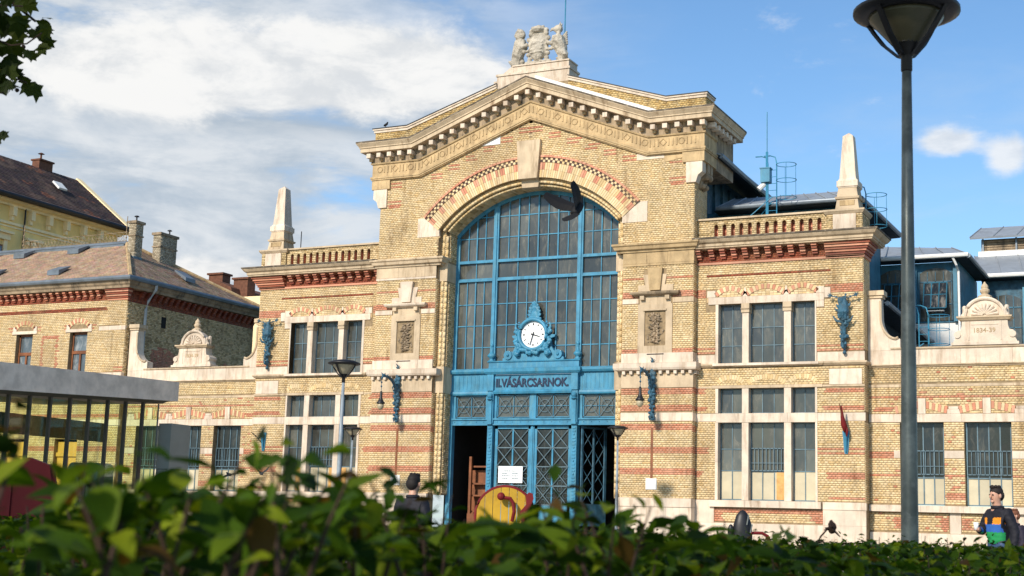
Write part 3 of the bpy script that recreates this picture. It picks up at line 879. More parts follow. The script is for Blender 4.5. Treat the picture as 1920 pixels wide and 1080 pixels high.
gwo = gw.build('arched_window', 'blue', H)
for x0, x1, z0, zt0, zt1 in panes:
    p = MB(); y = GY + rng.uniform(-.004, .004); ty = rng.uniform(-.012, .012)
    p.add([(x0, y, z0), (x1, y + ty, z0), (x1, y + ty, zt1), (x0, y, zt0), (x0, y + .012, z0), (x1, y + .012 + ty, z0), (x1, y + .012 + ty, zt1), (x0, y + .012, zt0)],
          [(0, 1, 2, 3), (7, 6, 5, 4), (0, 4, 5, 1), (1, 5, 6, 2), (2, 6, 7, 3), (3, 7, 4, 0)])
    p.build('pane', 'glass', gwo)

# ---- blue iron entrance
EY = 0.42      # face of the middle part
SY = 0.50      # face of the side parts
en = MB()
for sx in (1, -1):
    e = MB(sx)
    e.box(1.80, 3.52, SY, SY + .25, 6.02, 6.66)                    # frieze, side
    for i in range(9):
        e.box(1.95 + i * .17, 1.97 + i * .17, SY - .012, SY, 6.10, 6.60)
    e.sweep([(1.80, SY, 6.66), (3.56, SY, 6.66)], [(0, 0), (.10, .03), (.14, .10), (.14, .17), (.02, .20), (0, .20)])
    e.sweep([(1.80, SY, 5.87), (3.56, SY, 5.87)], [(0, 0), (.05, 0), (.07, .06), (.05, .14), (0, .16)])
    e.box(3.38, 3.56, SY - .03, SY + .2, 1.0, 5.87)                # outer posts
    e.box(3.28, 3.38, SY + .02, SY + .2, 4.98, 5.87)
    e.box(1.88, 1.98, SY + .02, SY + .2, 4.98, 5.87)
    e.box(1.80, 3.56, SY, SY + .2, 4.74, 4.99)
    e.box(1.80, 3.56, SY - .05, SY, 4.93, 4.99)
    e.box(1.80, 3.56, SY - .05, SY, 4.73, 4.77)
    for i in range(5): e.ball((2.05 + i * .31, SY - .005, 4.86), .022, 6, 4)
    # pilaster between door and side part
    e.box(1.62, 1.83, EY - .02, SY + .2, 1.0, 4.74)
    for i in range(26):
        if i % 4 != 3:
            e.box(1.66, 1.79, EY - .045, EY - .02, 1.6 + i * .12, 1.66 + i * .12)
        else:
            e.ball((1.725, EY - .02, 1.63 + i * .12), .04, 6, 4)
    e.box(1.60, 1.85, EY - .05, SY + .2, 4.74, 6.02)
    e.box(1.64, 1.81, EY - .11, EY - .05, 4.80, 5.9)
    e.box(1.62, 1.83, EY - .13, EY - .04, 4.76, 4.84)
    e.lathe([(.07, 0), (.11, .04), (.07, .09), (.10, .13), (.10, .19), (.06, .25)], (1.725, EY - .10, 5.66), 10)
    e.box(1.60, 1.86, EY - .10, SY, 6.02, 6.66)
    en.v, b0 = en.v + e.v, len(en.v)
    en.f += [[b0 + i for i in f] for f in e.f]; en.c += e.c
en.box(-1.60, 1.60, EY, EY + .3, 6.04, 6.62)
en.sweep([(-1.86, SY, 6.62), (-1.86, EY - .06, 6.62), (1.86, EY - .06, 6.62), (1.86, SY, 6.62)], [(0, 0), (.06, .02), (.12, .10), (.13, .22), (.02, .25), (0, .25)])
en.box(-1.86, 1.86, EY - .02, EY + .3, 6.87, 7.13)
en.sweep([(-1.86, SY, 7.08), (-1.86, EY - .02, 7.08), (1.86, EY - .02, 7.08), (1.86, SY, 7.08)], [(0, 0), (.04, .02), (.05, .06), (0, .075)])
en.sweep([(-1.62, EY, 5.90), (1.62, EY, 5.90)], [(0, 0), (.06, 0), (.09, .08), (.05, .13), (0, .15)])
en.box(-1.60, 1.60, EY + .02, EY + .2, 4.74, 4.99)
en.box(-1.60, 1.60, EY - .03, EY + .02, 4.93, 4.99)
en.box(-1.60, 1.60, EY - .03, EY + .02, 4.73, 4.77)
for i in range(10): en.ball((-1.44 + i * .32, EY + .015, 4.86), .022, 6, 4)
en.box(-.13, .13, EY + .05, EY + .2, 4.99, 5.9)
en.box(-1.60, -1.50, EY + .05, EY + .2, 4.99, 5.9); en.box(1.50, 1.60, EY + .05, EY + .2, 4.99, 5.9)
en.build('entrance_frame', 'blue', H)
# transom lights with circles and diagonals
def transom(x0, x1, z0, z1, y):
    o = MB()
    for a, b, c_, d_ in ((x0, x0 + .03, z0, z1), (x1 - .03, x1, z0, z1), (x0, x1, z0, z0 + .03), (x0, x1, z1 - .03, z1)): o.box(a, b, y - .02, y + .03, c_, d_)
    o.box((x0 + x1) / 2 - .01, (x0 + x1) / 2 + .01, y - .02, y + .02, z0, z1)
    o.box(x0, x1, y - .02, y + .02, (z0 + z1) / 2 - .01, (z0 + z1) / 2 + .01)
    fr = o.build('transom_window', 'blue', H)
    g_ = MB()
    for i in (0, 1):
        cx, cz = x0 + (x1 - x0) * (.25 + .5 * i), (z0 + z1) / 2
        hw, hh = (x1 - x0) / 4, (z1 - z0) / 2
        for s1, s2 in ((1, 1), (1, -1)):
            g_.tube([(cx - hw * s1, y - .03, cz - hh * s2), (cx + hw * s1, y - .03, cz + hh * s2)], .013, 5)
        g_.tube([(cx + .23 * math.cos(t * math.pi / 8), y - .035, cz + .23 * math.sin(t * math.pi / 8)) for t in range(17)], .013, 5)
        g_.ball((cx, y - .05, cz), .055, 8, 5, None, (1, .5, 1))
    g_.build('grille', 'blue_grey', fr)
    piece('pane', 'glass', fr, x0 + .02, x1 - .02, y + .02, y + .03, z0 + .02, z1 - .02)
transom(-3.27, -1.99, 5.02, 5.86, SY + .1); transom(1.99, 3.27, 5.02, 5.86, SY + .1)
transom(-1.49, -.14, 5.02, 5.88, EY + .12); transom(.14, 1.49, 5.02, 5.88, EY + .12)
# the two door leaves
def leaf(x0, x1, y, parent, rows=(4.58, 3.90, 3.21, 2.51, 1.82), base=1.1):
    o = MB()
    o.box(x0, x0 + .11, y, y + .08, base, 4.72); o.box(x1 - .11, x1, y, y + .08, base, 4.72)
    o.box(x0, x1, y, y + .08, 4.60, 4.72); o.box(x0, x1, y, y + .08, base, 1.82)
    xm = (x0 + x1) / 2
    o.box(xm - .03, xm + .03, y, y + .05, base, 4.6)
    d_ = o.build('door_leaf', 'blue', parent)
    g_ = MB()
    for a, b in zip(rows[1:], rows[:-1]):
        g_.box(x0 + .1, x1 - .1, y - .01, y + .02, a - .018, a + .018)
        for c_, e_ in ((x0 + .10, xm - .02), (xm + .02, x1 - .10)):
            g_.tube([(c_, y - .015, a), (e_, y - .015, b)], .017, 5); g_.tube([(c_, y - .018, b), (e_, y - .018, a)], .017, 5)
            if b < 3.3:
                cx, cz = (c_ + e_) / 2, (a + b) / 2
                for dx, dz in ((0, .24), (0, -.24), (.22, 0), (-.22, 0)):
                    g_.tube([(cx + dx + .10 * math.cos(t * math.pi / 4), y + .0, cz + dz + .10 * math.sin(t * math.pi / 4)) for t in range(9)], .008, 4)
    g_.build('door_grille', 'blue_grey', d_)
    for a, b in zip(rows[1:], rows[:-1]):
        for c_, e_ in ((x0 + .10, xm - .03), (xm + .03, x1 - .10)):
            piece('pane', 'glass_dark', d_, c_, e_, y + .04, y + .05, a + .02, b - .02)
leaf(-1.56, -.07, EY + .12, H); leaf(.07, 1.56, EY + .12, H)
o = MB(); o.box(-.075, .075, EY + .08, EY + .2, 1.1, 4.73); o.box(-.03, .03, EY + .05, EY + .08, 1.1, 4.73); o.build('door_post', 'blue', H)
# an open leaf folded back inside the right-hand doorway
o = MB()
xh, yh = 1.90, SY + .15
def rot(x, z, k=.45): return (xh + x * k, yh + x * .89, z)
for a, b, z0, z1 in ((0, .08, 1.1, 4.7), (1.1, 1.2, 1.1, 4.7), (.08, 1.1, 4.62, 4.7), (.08, 1.1, 1.1, 1.9), (.56, .62, 1.9, 4.62)):
    v = [rot(a, z0), rot(b, z0), rot(b, z1), rot(a, z1)]
    v2 = [(x + .04, y, z) for x, y, z in v]
    o.add(v + v2, [(0, 1, 2, 3), (7, 6, 5, 4), (0, 4, 5, 1), (1, 5, 6, 2), (2, 6, 7, 3), (3, 7, 4, 0)])
for z0, z1 in ((1.9, 2.55), (2.55, 3.2), (3.2, 3.9), (3.9, 4.6)):
    for a, b in ((.08, .58), (.6, 1.1)):
        o.tube([rot(a, z0), rot(b, z1)], .014, 4); o.tube([rot(a, z1), rot(b, z0)], .014, 4)
o.build('open_door_leaf', 'blue_dark', H)
# vestibule behind the doors
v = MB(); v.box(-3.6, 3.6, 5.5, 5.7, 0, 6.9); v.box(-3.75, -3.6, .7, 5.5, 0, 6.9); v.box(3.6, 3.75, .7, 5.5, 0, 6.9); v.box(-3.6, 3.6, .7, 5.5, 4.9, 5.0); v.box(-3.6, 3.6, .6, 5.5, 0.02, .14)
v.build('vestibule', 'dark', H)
for (x, y, w_, h_) in ((-2.95, 1.25, .10, 3.6), (-2.2, 1.25, .10, 3.2), (-1.5, 1.25, .1, 4.1), (3.35, 1.2, .28, 4.0), (2.9, 2.0, .1, 3.9)):
    piece('partition_post', 'wood', H, x - w_ / 2, x + w_ / 2, y, y + .12, .1, h_)
for z in (1.5, 2.1, 2.55, 3.2):
    piece('shelf', 'wood', H, -3.0, -1.4, 1.4, 1.65, z, z + .06)
piece('shelf_back', 'wood', H, -3.1, -1.2, 1.7, 1.75, .1, 3.1)
piece('counter', 'wood', H, -3.0, -1.5, 1.2, 1.7, .1, 1.45)
pz = piece('price_card', 'stone_light', H, -1.85, -1.60, 1.22, 1.24, 2.75, 3.05)
for (x, y, z, s_) in ((-2.62, 4.6, 4.28, .11), (-2.35, 4.5, 4.30, .08), (-3.0, 4.9, 4.3, .05), (2.42, 4.0, 4.2, .06), (2.55, 3.3, 3.65, .035)):
    b = MB(); b.ball((x, y, z), s_, 8, 6, None, (1.3, 1, .8)); b.build('ceiling_lamp', 'lit', H)
steps = MB(); steps.box(-3.6, 3.6, -.35, .7, 0.0, .14); steps.build('door_step', 'stone', H)

# ---- lettering
def text(s_, size, loc, matn, parent, name, ext=.012, width=None, rot=(math.pi / 2, 0, 0), off=0.0, align='CENTER'):
    cu = bpy.data.curves.new(name, 'FONT'); cu.body = s_; cu.size = size; cu.extrude = ext; cu.align_x = align; cu.offset = off
    t = bpy.data.objects.new(name + '_src', cu); C.objects.link(t)
    dg = bpy.context.evaluated_depsgraph_get(); dg.update()
    me = bpy.data.meshes.new_from_object(t.evaluated_get(dg))
    bpy.data.objects.remove(t)
    me.materials.clear(); me.materials.append(M[matn])
    o = obj(name, me, parent, location=loc, rotation_euler=rot)
    if width:
        xs_ = [v.co.x for v in me.vertices]; k_ = width / (max(xs_) - min(xs_))
        c_ = (max(xs_) + min(xs_)) / 2
        for v in me.vertices: v.co.x = (v.co.x - c_) * k_
    return o
text('II.V\u00c1S\u00c1RCSARNOK.', .43, (-.03, EY - .014, 6.17), 'letter', H, 'lettering', .02, 2.98, off=.012)

# ================================================================== wings
def window_block(parent, sx, lights, rows, y, matf, frame='window_metal', bar=.014, rail=None, name='window'):
    """lights: (x0,x1,cols); rows: z list; one frame mesh with its panes as children"""
    f = MB(sx)
    P_ = []
    for x0, x1, n in lights:
        for a, b in ((x0, x0 + .035), (x1 - .035, x1)): f.box(a, b, y - .02, y + .04, rows[0], rows[-1])
        for z in (rows[0], rows[-1] - .035): f.box(x0, x1, y - .02, y + .04, z, z + .035)
        for i in range(1, n):
            x = x0 + (x1 - x0) * i / n
            f.box(x - bar, x + bar, y - .025, y + .02, rows[0], rows[-1])
        for z in rows[1:-1]:
            f.box(x0, x1, y - .022, y + .02, z - bar, z + bar)
        for i in range(n):
            for j in range(len(rows) - 1):
                P_.append((x0 + (x1 - x0) * i / n, x0 + (x1 - x0) * (i + 1) / n, rows[j], rows[j + 1], i, j))
    if rail:
        for z0, z1, xs_ in rail:
            f.box(xs_[0], xs_[1], y - .07, y - .05, z0, z0 + .03); f.box(xs_[0], xs_[1], y - .07, y - .05, z1 - .03, z1)
            nb = int((xs_[1] - xs_[0]) / .13)
            for i in range(nb + 1):
                x = xs_[0] + (xs_[1] - xs_[0]) * i / nb
                f.box(x - .010, x + .010, y - .07, y - .05, z0, z1)
            f.box(xs_[0], xs_[1], y - .065, y - .055, (z0 * .65 + z1 * .35) - .01, (z0 * .65 + z1 * .35) + .01)
    fo = f.build(name, frame, parent)
    for x0, x1, z0, z1, i, j in P_:
        yy = y + rng.uniform(-.002, .004)
        p = piece('pane', matf(i, j), fo, x0 + .005, x1 - .005, yy, yy + .01, z0 + .005, z1 - .005, sx)
        p.rotation_euler = (rng.uniform(-.022, .022), 0, rng.uniform(-.022, .022))
    return fo

WK = bands((10.30, 10.84, 0, 99, 2), (9.82, 9.91, 6.82, 11.19, 2), (9.29, 9.38, 11.11, 12.6), (9.15, 9.24, 11.11, 12.6), (9.29, 9.38, 6.4, 6.95), (9.15, 9.24, 6.4, 6.95),
           (7.28, 7.36, 10.75, 12.6), (7.13, 7.21, 10.75, 12.6), (7.28, 7.36, 6.4, 7.28), (7.13, 7.21, 6.4, 7.28),
           (5.72, 5.92, 11.0, 12.6), (5.12, 5.30, 11.0, 12.6), (3.66, 3.74, 10.75, 12.6), (3.79, 3.87, 10.75, 12.6), (2.89, 3.07, 11.1, 12.3), (2.17, 2.30, 11.1, 12.3), (3.66, 3.86, 6.4, 6.95), (2.9, 3.07, 6.4, 6.8), (5.72, 5.92, 6.4, 6.85), (5.12, 5.30, 6.4, 6.85), (1.66, 1.86, 0, 99), (1.4, 1.9, 7.1, 7.45), (1.4, 1.9, 10.5, 11.0))
for sx in (1, -1):
    WH = [(7.31, 10.71, 2.12, 4.755), (7.31, 10.71, 5.07, 5.925), (7.31, 10.71, 6.78, 8.87)]
    wo = wall_x('wing_wall', H, 6.5, 12.34, 0, 11.10, 0.0, .5, WH,
                [(6.4, 12.4, -.1, 1.35), (6.4, 7.2, 0, 2.12), (10.95, 12.4, 0, 2.12), (7.2, 10.95, 1.88, 2.12), (10.71, 12.4, 4.78, 5.07), (6.4, 7.31, 4.78, 5.07), (10.71, 12.4, 6.78, 7.11), (6.4, 7.31, 6.78, 7.11),
                 (7.31, 10.71, 4.75, 5.07), (7.31, 10.71, 5.92, 6.04), (6.4, 12.4, 6.64, 6.79), (11.18, 12.28, 6.0, 6.53), (10.71, 12.4, 5.93, 6.0), (6.95, 11.03, 8.87, 9.24), (11.03, 11.24, 8.95, 9.32), (6.85, 7.27, 8.65, 9.37), (10.73, 11.03, 8.64, 8.9)], WK, None, sx)
    brickfield('brickwork', wo, (sx * 12.34, 0, 0), (0, 1, 0), 0, .98, 2.1, 10.84, (sx, 0, 0), [(0, .6, 4.78, 5.07), (0, .6, 6.64, 7.11)], WK)
    b = MB(sx); b.box(11.9, 12.34, .5, .98, 0, 11.1); b.build('wing_side', 'mortar', H)
    # stone
    def st(nm, x0, x1, y0, z0, z1, matn='stone_light', y1=.05): return piece(nm, matn, H, x0, x1, y0, y1, z0, z1, sx)
    st('plinth_block', 6.53, 8.4, -.06, 0, 1.35); st('plinth_block', 8.405, 10.3, -.06, 0, 1.35); st('plinth_block', 10.305, 12.36, -.06, 0, 1.35)
    st('plinth_block', 6.53, 7.2, -.055, 1.355, 2.11); st('plinth_block', 10.95, 12.36, -.055, 1.355, 1.86); st('plinth_block', 10.95, 12.38, -.08, 1.865, 2.11)
    for a, b in ((7.05, 8.3), (8.305, 9.6), (9.605, 10.9)): st('sill', a, b, -.16, 1.885, 2.11)
    for x0, x1 in ((7.22, 7.32), (10.70, 10.77)):
        for z0, z1 in ((2.12, 3.4), (3.405, 4.75), (5.075, 5.92)): st('jamb_stone', x0, x1, -.03, z0, z1, 'stone_light', .3)
    for x0, x1 in ((8.17, 8.40), (9.64, 9.88)):
        st('mullion', x0, x1, -.02, 2.12, 4.75, 'stone_light', .3); st('mullion', x0, x1, -.02, 5.07, 5.93, 'stone_light', .3)
        st('mullion', x0, x1, -.02, 6.78, 8.55, 'stone_light', .3); st('mullion_capital', x0 - .03, x1 + .03, -.06, 8.555, 8.87, 'stone', .3)
        st('mullion_ring', x0 - .045, x1 + .045, -.075, 8.66, 8.70, 'stone_dark', .1)
    for a, b in ((7.25, 8.28), (8.285, 9.76), (9.765, 10.78)): st('transom_stone', a, b, -.035, 4.755, 5.065, 'stone_light', .3)
    for a, b in ((10.785, 11.6), (11.605, 12.37)): st('stone_block', a, b, -.02, 4.79, 5.06)
    st('stone_block', 6.5, 7.245, -.02, 4.79, 5.06)
    for a, b in ((7.1, 8.28), (8.285, 9.76), (9.765, 10.95)): st('lintel', a, b, -.04, 5.93, 6.03, 'stone', .3)
    st('stone_block', 6.5, 7.09, -.025, 5.94, 6.0, 'stone'); st('stone_block', 10.955, 12.36, -.025, 5.94, 6.0, 'stone')
    l = MB(sx); l.sweep([(6.5, 0, 6.66), (7.1, 0, 6.66), (7.1, -.03, 6.66), (10.9, -.03, 6.66), (10.9, 0, 6.66), (12.34, 0, 6.66), (12.34, .7, 6.66)], [(0, 0), (.04, 0), (.08, .04), (.11, .07), (.11, .12), (0, .13)]); l.build('string_course', 'stone', H)
    for a, b in ((7.15, 8.9), (8.905, 10.85)): st('sill', a, b, -.16, 6.70, 6.785)
    for a, b in ((10.785, 11.5), (11.505, 12.365)): st('stone_block', a, b, -.02, 6.795, 7.10)
    st('stone_block', 6.5, 7.2, -.02, 6.795, 7.10)
    st('stone_block', 11.18, 12.27, -.035, 6.01, 6.53)
    for x0, x1 in ((7.21, 7.31), (10.71, 10.76)):
        for z0, z1 in ((6.79, 7.8), (7.805, 8.87)): st('jamb_stone', x0, x1, -.03, z0, z1, 'stone_light', .3)
    for a, b in ((6.95, 8.28), (8.285, 9.76), (9.765, 11.03)): st('lintel', a, b, -.04, 8.875, 9.12, 'stone_light', .3)
    st('stone_block', 6.90, 7.20, -.03, 9.13, 9.36); st('stone_block', 10.76, 11.03, -.03, 9.13, 9.36)
    st('stone_block', 11.035, 11.24, -.03, 8.96, 9.31); st('stone_block', 10.77, 11.02, -.03, 8.65, 8.87); st('stone_block', 6.88, 7.2, -.02, 8.95, 9.12, 'stone_tan')
    for x in (8.27, 9.72):
        k = MB(sx); k.prism([(x - .10, 9.125), (x + .10, 9.125), (x + .045, 9.30), (x + .02, 9.44), (x - .02, 9.44), (x - .045, 9.30)], -.03, .05); k.build('stone_wedge', 'stone_light', H)
    # relieving arches
    ar = MB(sx); ab_ = MB(sx); ab_.box(7.3, 10.7, -.006, .03, 9.13, 9.30)
    aro = ab_.build('relieving_arch', 'mortar', H)
    for x0, x1, rise, nb in ((7.28, 8.19, .20, 11), (8.36, 9.63, .24, 15), (9.82, 10.73, .20, 11)):
        hw = (x1 - x0) / 2; R_ = (hw * hw + rise * rise) / (2 * rise); cz = 9.34 + (.02 if nb == 15 else 0) - R_; a = math.asin(hw / R_)
        vous(ar, (x0 + x1) / 2, cz, R_, R_ + .17, -a, a, -.03, .05, nb, lambda k: rc(1) if k % 2 == 0 else rc(0), parent=aro)
        for q in range(3):
            zq = 9.125 + q * .075
            hw2 = math.sqrt(max(0, R_ ** 2 - (zq + .07 - cz) ** 2)) if zq + .07 > cz else hw
            if zq + .07 < cz + R_ and hw2 > .05:
                n_ = max(2, int(hw2 * 2 / .125))
                for i in range(n_):
                    xx = (x0 + x1) / 2 - hw2 + 2 * hw2 * i / n_
                    ar.box(xx + .005, xx + 2 * hw2 / n_ - .005, -.012, .03, zq + .006, zq + .068, rc(0))
    for x0, x1, rise, nb in ((7.36, 8.16, .16, 11), (8.42, 9.62, .20, 15), (9.88, 10.68, .16, 11)):
        hw = (x1 - x0) / 2; R_ = (hw * hw + rise * rise) / (2 * rise); cz = 6.24 - R_; a = math.asin(hw / R_)
        vous(ar, (x0 + x1) / 2, cz, R_, R_ + .16, -a, a, -.022, .05, nb, lambda k: rc(0), parent=aro)
    ar.build('arch_infill', 'brick', aro, kind='stuff')
    # windows
    def mf_low(i, j): return 'beige' if j == 0 else 'glass'
    for l_ in ((7.33, 8.17, 2), (9.88, 10.70, 2)): window_block(H, sx, [l_], [2.13, 3.12, 3.86, 4.75], .28, mf_low)
    window_block(H, sx, [(8.41, 9.63, 3)], [2.13, 3.10, 4.75], .28, mf_low, rail=[(3.12, 3.90, (8.42, 9.62))])
    window_block(H, sx, [(7.33, 8.17, 2), (8.41, 9.63, 3), (9.88, 10.70, 2)], [5.075, 5.925], .28, lambda i, j: 'glass')
    window_block(H, sx, [(7.33, 8.17, 2), (8.41, 9.63, 3), (9.88, 10.70, 2)], [6.79, 7.43, 8.06, 8.87], .28, lambda i, j: 'glass')
    if sx > 0: piece('board', 'ply', H, 9.30, 9.62, .255, .262, 2.16, 3.08, 1)
    else:
        for a, b in ((7.92, 8.15), (8.45, 8.72), (9.9, 10.3)): piece('board', 'ply', H, a, b, .255, .262, 2.16, 3.08, -1)
    # red frieze with corbels
    fr = MB(sx)
    for i in range(12):
        x = 6.60 + i * .405 if i else 6.53
        if x > 11.0: break
        cb = MB(sx)
        for q in range(4):
            cb.box(x, x + .185 + .0 * q, -.10 - .07 * q, .05, 10.48 + q * .085, 10.558 + q * .085, rc(2) if q % 2 == 0 else rc(1))
        cb.build('corbel', 'brick', H)
    for q in range(6):
        fr.box(11.10, 12.34 + .05 + .05 * q, -.06 - .05 * q, .05, 10.32 + q * .082, 10.395 + q * .082, rc(2) if q % 2 else rc(1))
        fr.box(12.2, 12.34 + .05 + .05 * q, .05, .98, 10.32 + q * .082, 10.395 + q * .082, rc(2) if q % 2 else rc(1))
    fr.box(6.5, 12.40, -.06, .05, 10.29, 10.365, rc(1)); fr.box(12.3, 12.40, .05, .98, 10.29, 10.365, rc(1))
    fr.build('corbel_frieze', 'brick', H, kind='stuff')
    l = MB(sx)
    l.sweep([(6.5, 0, 10.82), (12.34, 0, 10.82), (12.34, 1.05, 10.82), (11.0, 1.05, 10.82)], [(0, 0), (.40, 0), (.40, .04), (.44, .06), (.44, .14), (.52, .19), (.58, .27), (.60, .33), (0, .34)])
    l.build('wing_cornice', 'stone' , H)
    l = MB(sx); l.sweep([(6.52, 0, 11.15), (12.34, 0, 11.15), (12.34, 1.05, 11.15), (11.0, 1.05, 11.15)], [(.05, .0), (.615, -.03), (.62, .025), (.05, .05)]); l.build('cornice_flashing', 'crust', H)
    # parapet with arched slots
    slots = [(7.13 + i * .306, 7.27 + i * .306) for i in range(13)]
    pm = MB(sx)
    xs_ = [6.5] + [q for s_ in slots for q in s_] + [11.13]
    pm.box(6.5, 11.13, .02, .32, 11.12, 11.30); pm.box(6.5, 11.13, .02, .32, 11.74, 11.90)
    for i in range(0, len(xs_), 2): pm.box(xs_[i], xs_[i + 1], .02, .32, 11.30, 11.74)
    pm.box(6.5, 11.13, .26, .34, 11.2, 11.8)
    po = pm.build('parapet', 'mortar', H)
    kw = dict(kind=lambda a, z: np.where(z < 11.3, 4, np.where(rng.random(len(a)) < .25, 4, 0)))
    hs = [(a, b, 11.30, 11.74) for a, b in slots]
    if sx > 0: brickfield('brickwork', po, (0, .02, 0), (1, 0, 0), 6.5, 11.13, 11.14, 11.89, (0, -1, 0), hs, **kw)
    else: brickfield('brickwork', po, (0, .02, 0), (1, 0, 0), -11.13, -6.5, 11.14, 11.89, (0, -1, 0), [(-b, -a, c_, d_) for a, b, c_, d_ in hs], **kw)
    for a, b in slots:      # each opening: an arched head and red brick inside
        s_ = MB(sx)
        xm = (a + b) / 2; r_ = (b - a) / 2
        hd = [(a, 11.745)] + [(xm + r_ * math.sin(t), 11.67 + r_ * math.cos(t)) for t in np.linspace(-math.pi / 2, math.pi / 2, 7)] + [(b, 11.745)]
        s_.prism([(a, 11.75), (a, 11.67)] + hd[2:-2] + [(b, 11.67), (b, 11.75)], .012, .1, rc(4))
        for q in range(5):
            s_.box(a + .004, b - .004, .215 - .012 * (q % 2), .255, 11.30 + q * .088, 11.38 + q * .088, rc(1) if q % 2 == 0 else rc(2))
        for q in range(5):
            for e in (a, b): s_.box(e - .003, e + .003, .03, .25, 11.30 + q * .075, 11.365 + q * .075, rc(1))
        s_.build('parapet_slot', 'brick', H)
    for a, b in ((6.5, 8.0), (8.005, 9.6), (9.605, 11.09)): piece('coping', 'stone', H, a, b, -.06, .40, 11.90, 11.965, sx)
    # pedestal
    pd = MB(sx); pd.box(11.13, 12.34, -.06, 1.1, 11.12, 11.80); pdo = pd.build('pedestal', 'mortar', H)
    kk = dict(kind=lambda a, z: np.where(rng.random(len(a)) < .7, 4, 0))
    if sx > 0: brickfield('brickwork', pdo, (0, -.06, 0), (1, 0, 0), 11.13, 12.34, 11.14, 11.79, (0, -1, 0), [(11.36, 12.14, 11, 12)], **kk)
    else: brickfield('brickwork', pdo, (0, -.06, 0), (1, 0, 0), -12.34, -11.13, 11.14, 11.79, (0, -1, 0), [(-12.14, -11.36, 11, 12)], **kk)
    brickfield('brickwork', pdo, (sx * 12.34, 0, 0), (0, 1, 0), -.06, 1.1, 11.14, 11.79, (sx, 0, 0), [], **kk)
    piece('stone_panel', 'stone_light', H, 11.36, 12.14, -.10, 0, 11.15, 11.79, sx)
    l = MB(sx); l.sweep([(11.13, 1.1, 11.80), (11.13, -.06, 11.80), (12.34, -.06, 11.80), (12.34, 1.1, 11.80)], [(-.3, 0), (.03, 0), (.08, .07), (.10, .09), (.10, .15), (-.3, .17)]); l.build('pedestal_cap', 'stone', H)
    c_ = MB(sx); c_.box(11.3, 12.2, .1, 1.0, 11.85, 11.965); c_.build('pedestal_top', 'stone', H)

# roof deck of the wings, behind the parapets
for sx in (1, -1):
    b = MB(sx); b.box(6.5, 12.3, .32, .98, 10.9, 11.0); b.build('wing_roof', 'zinc', H)

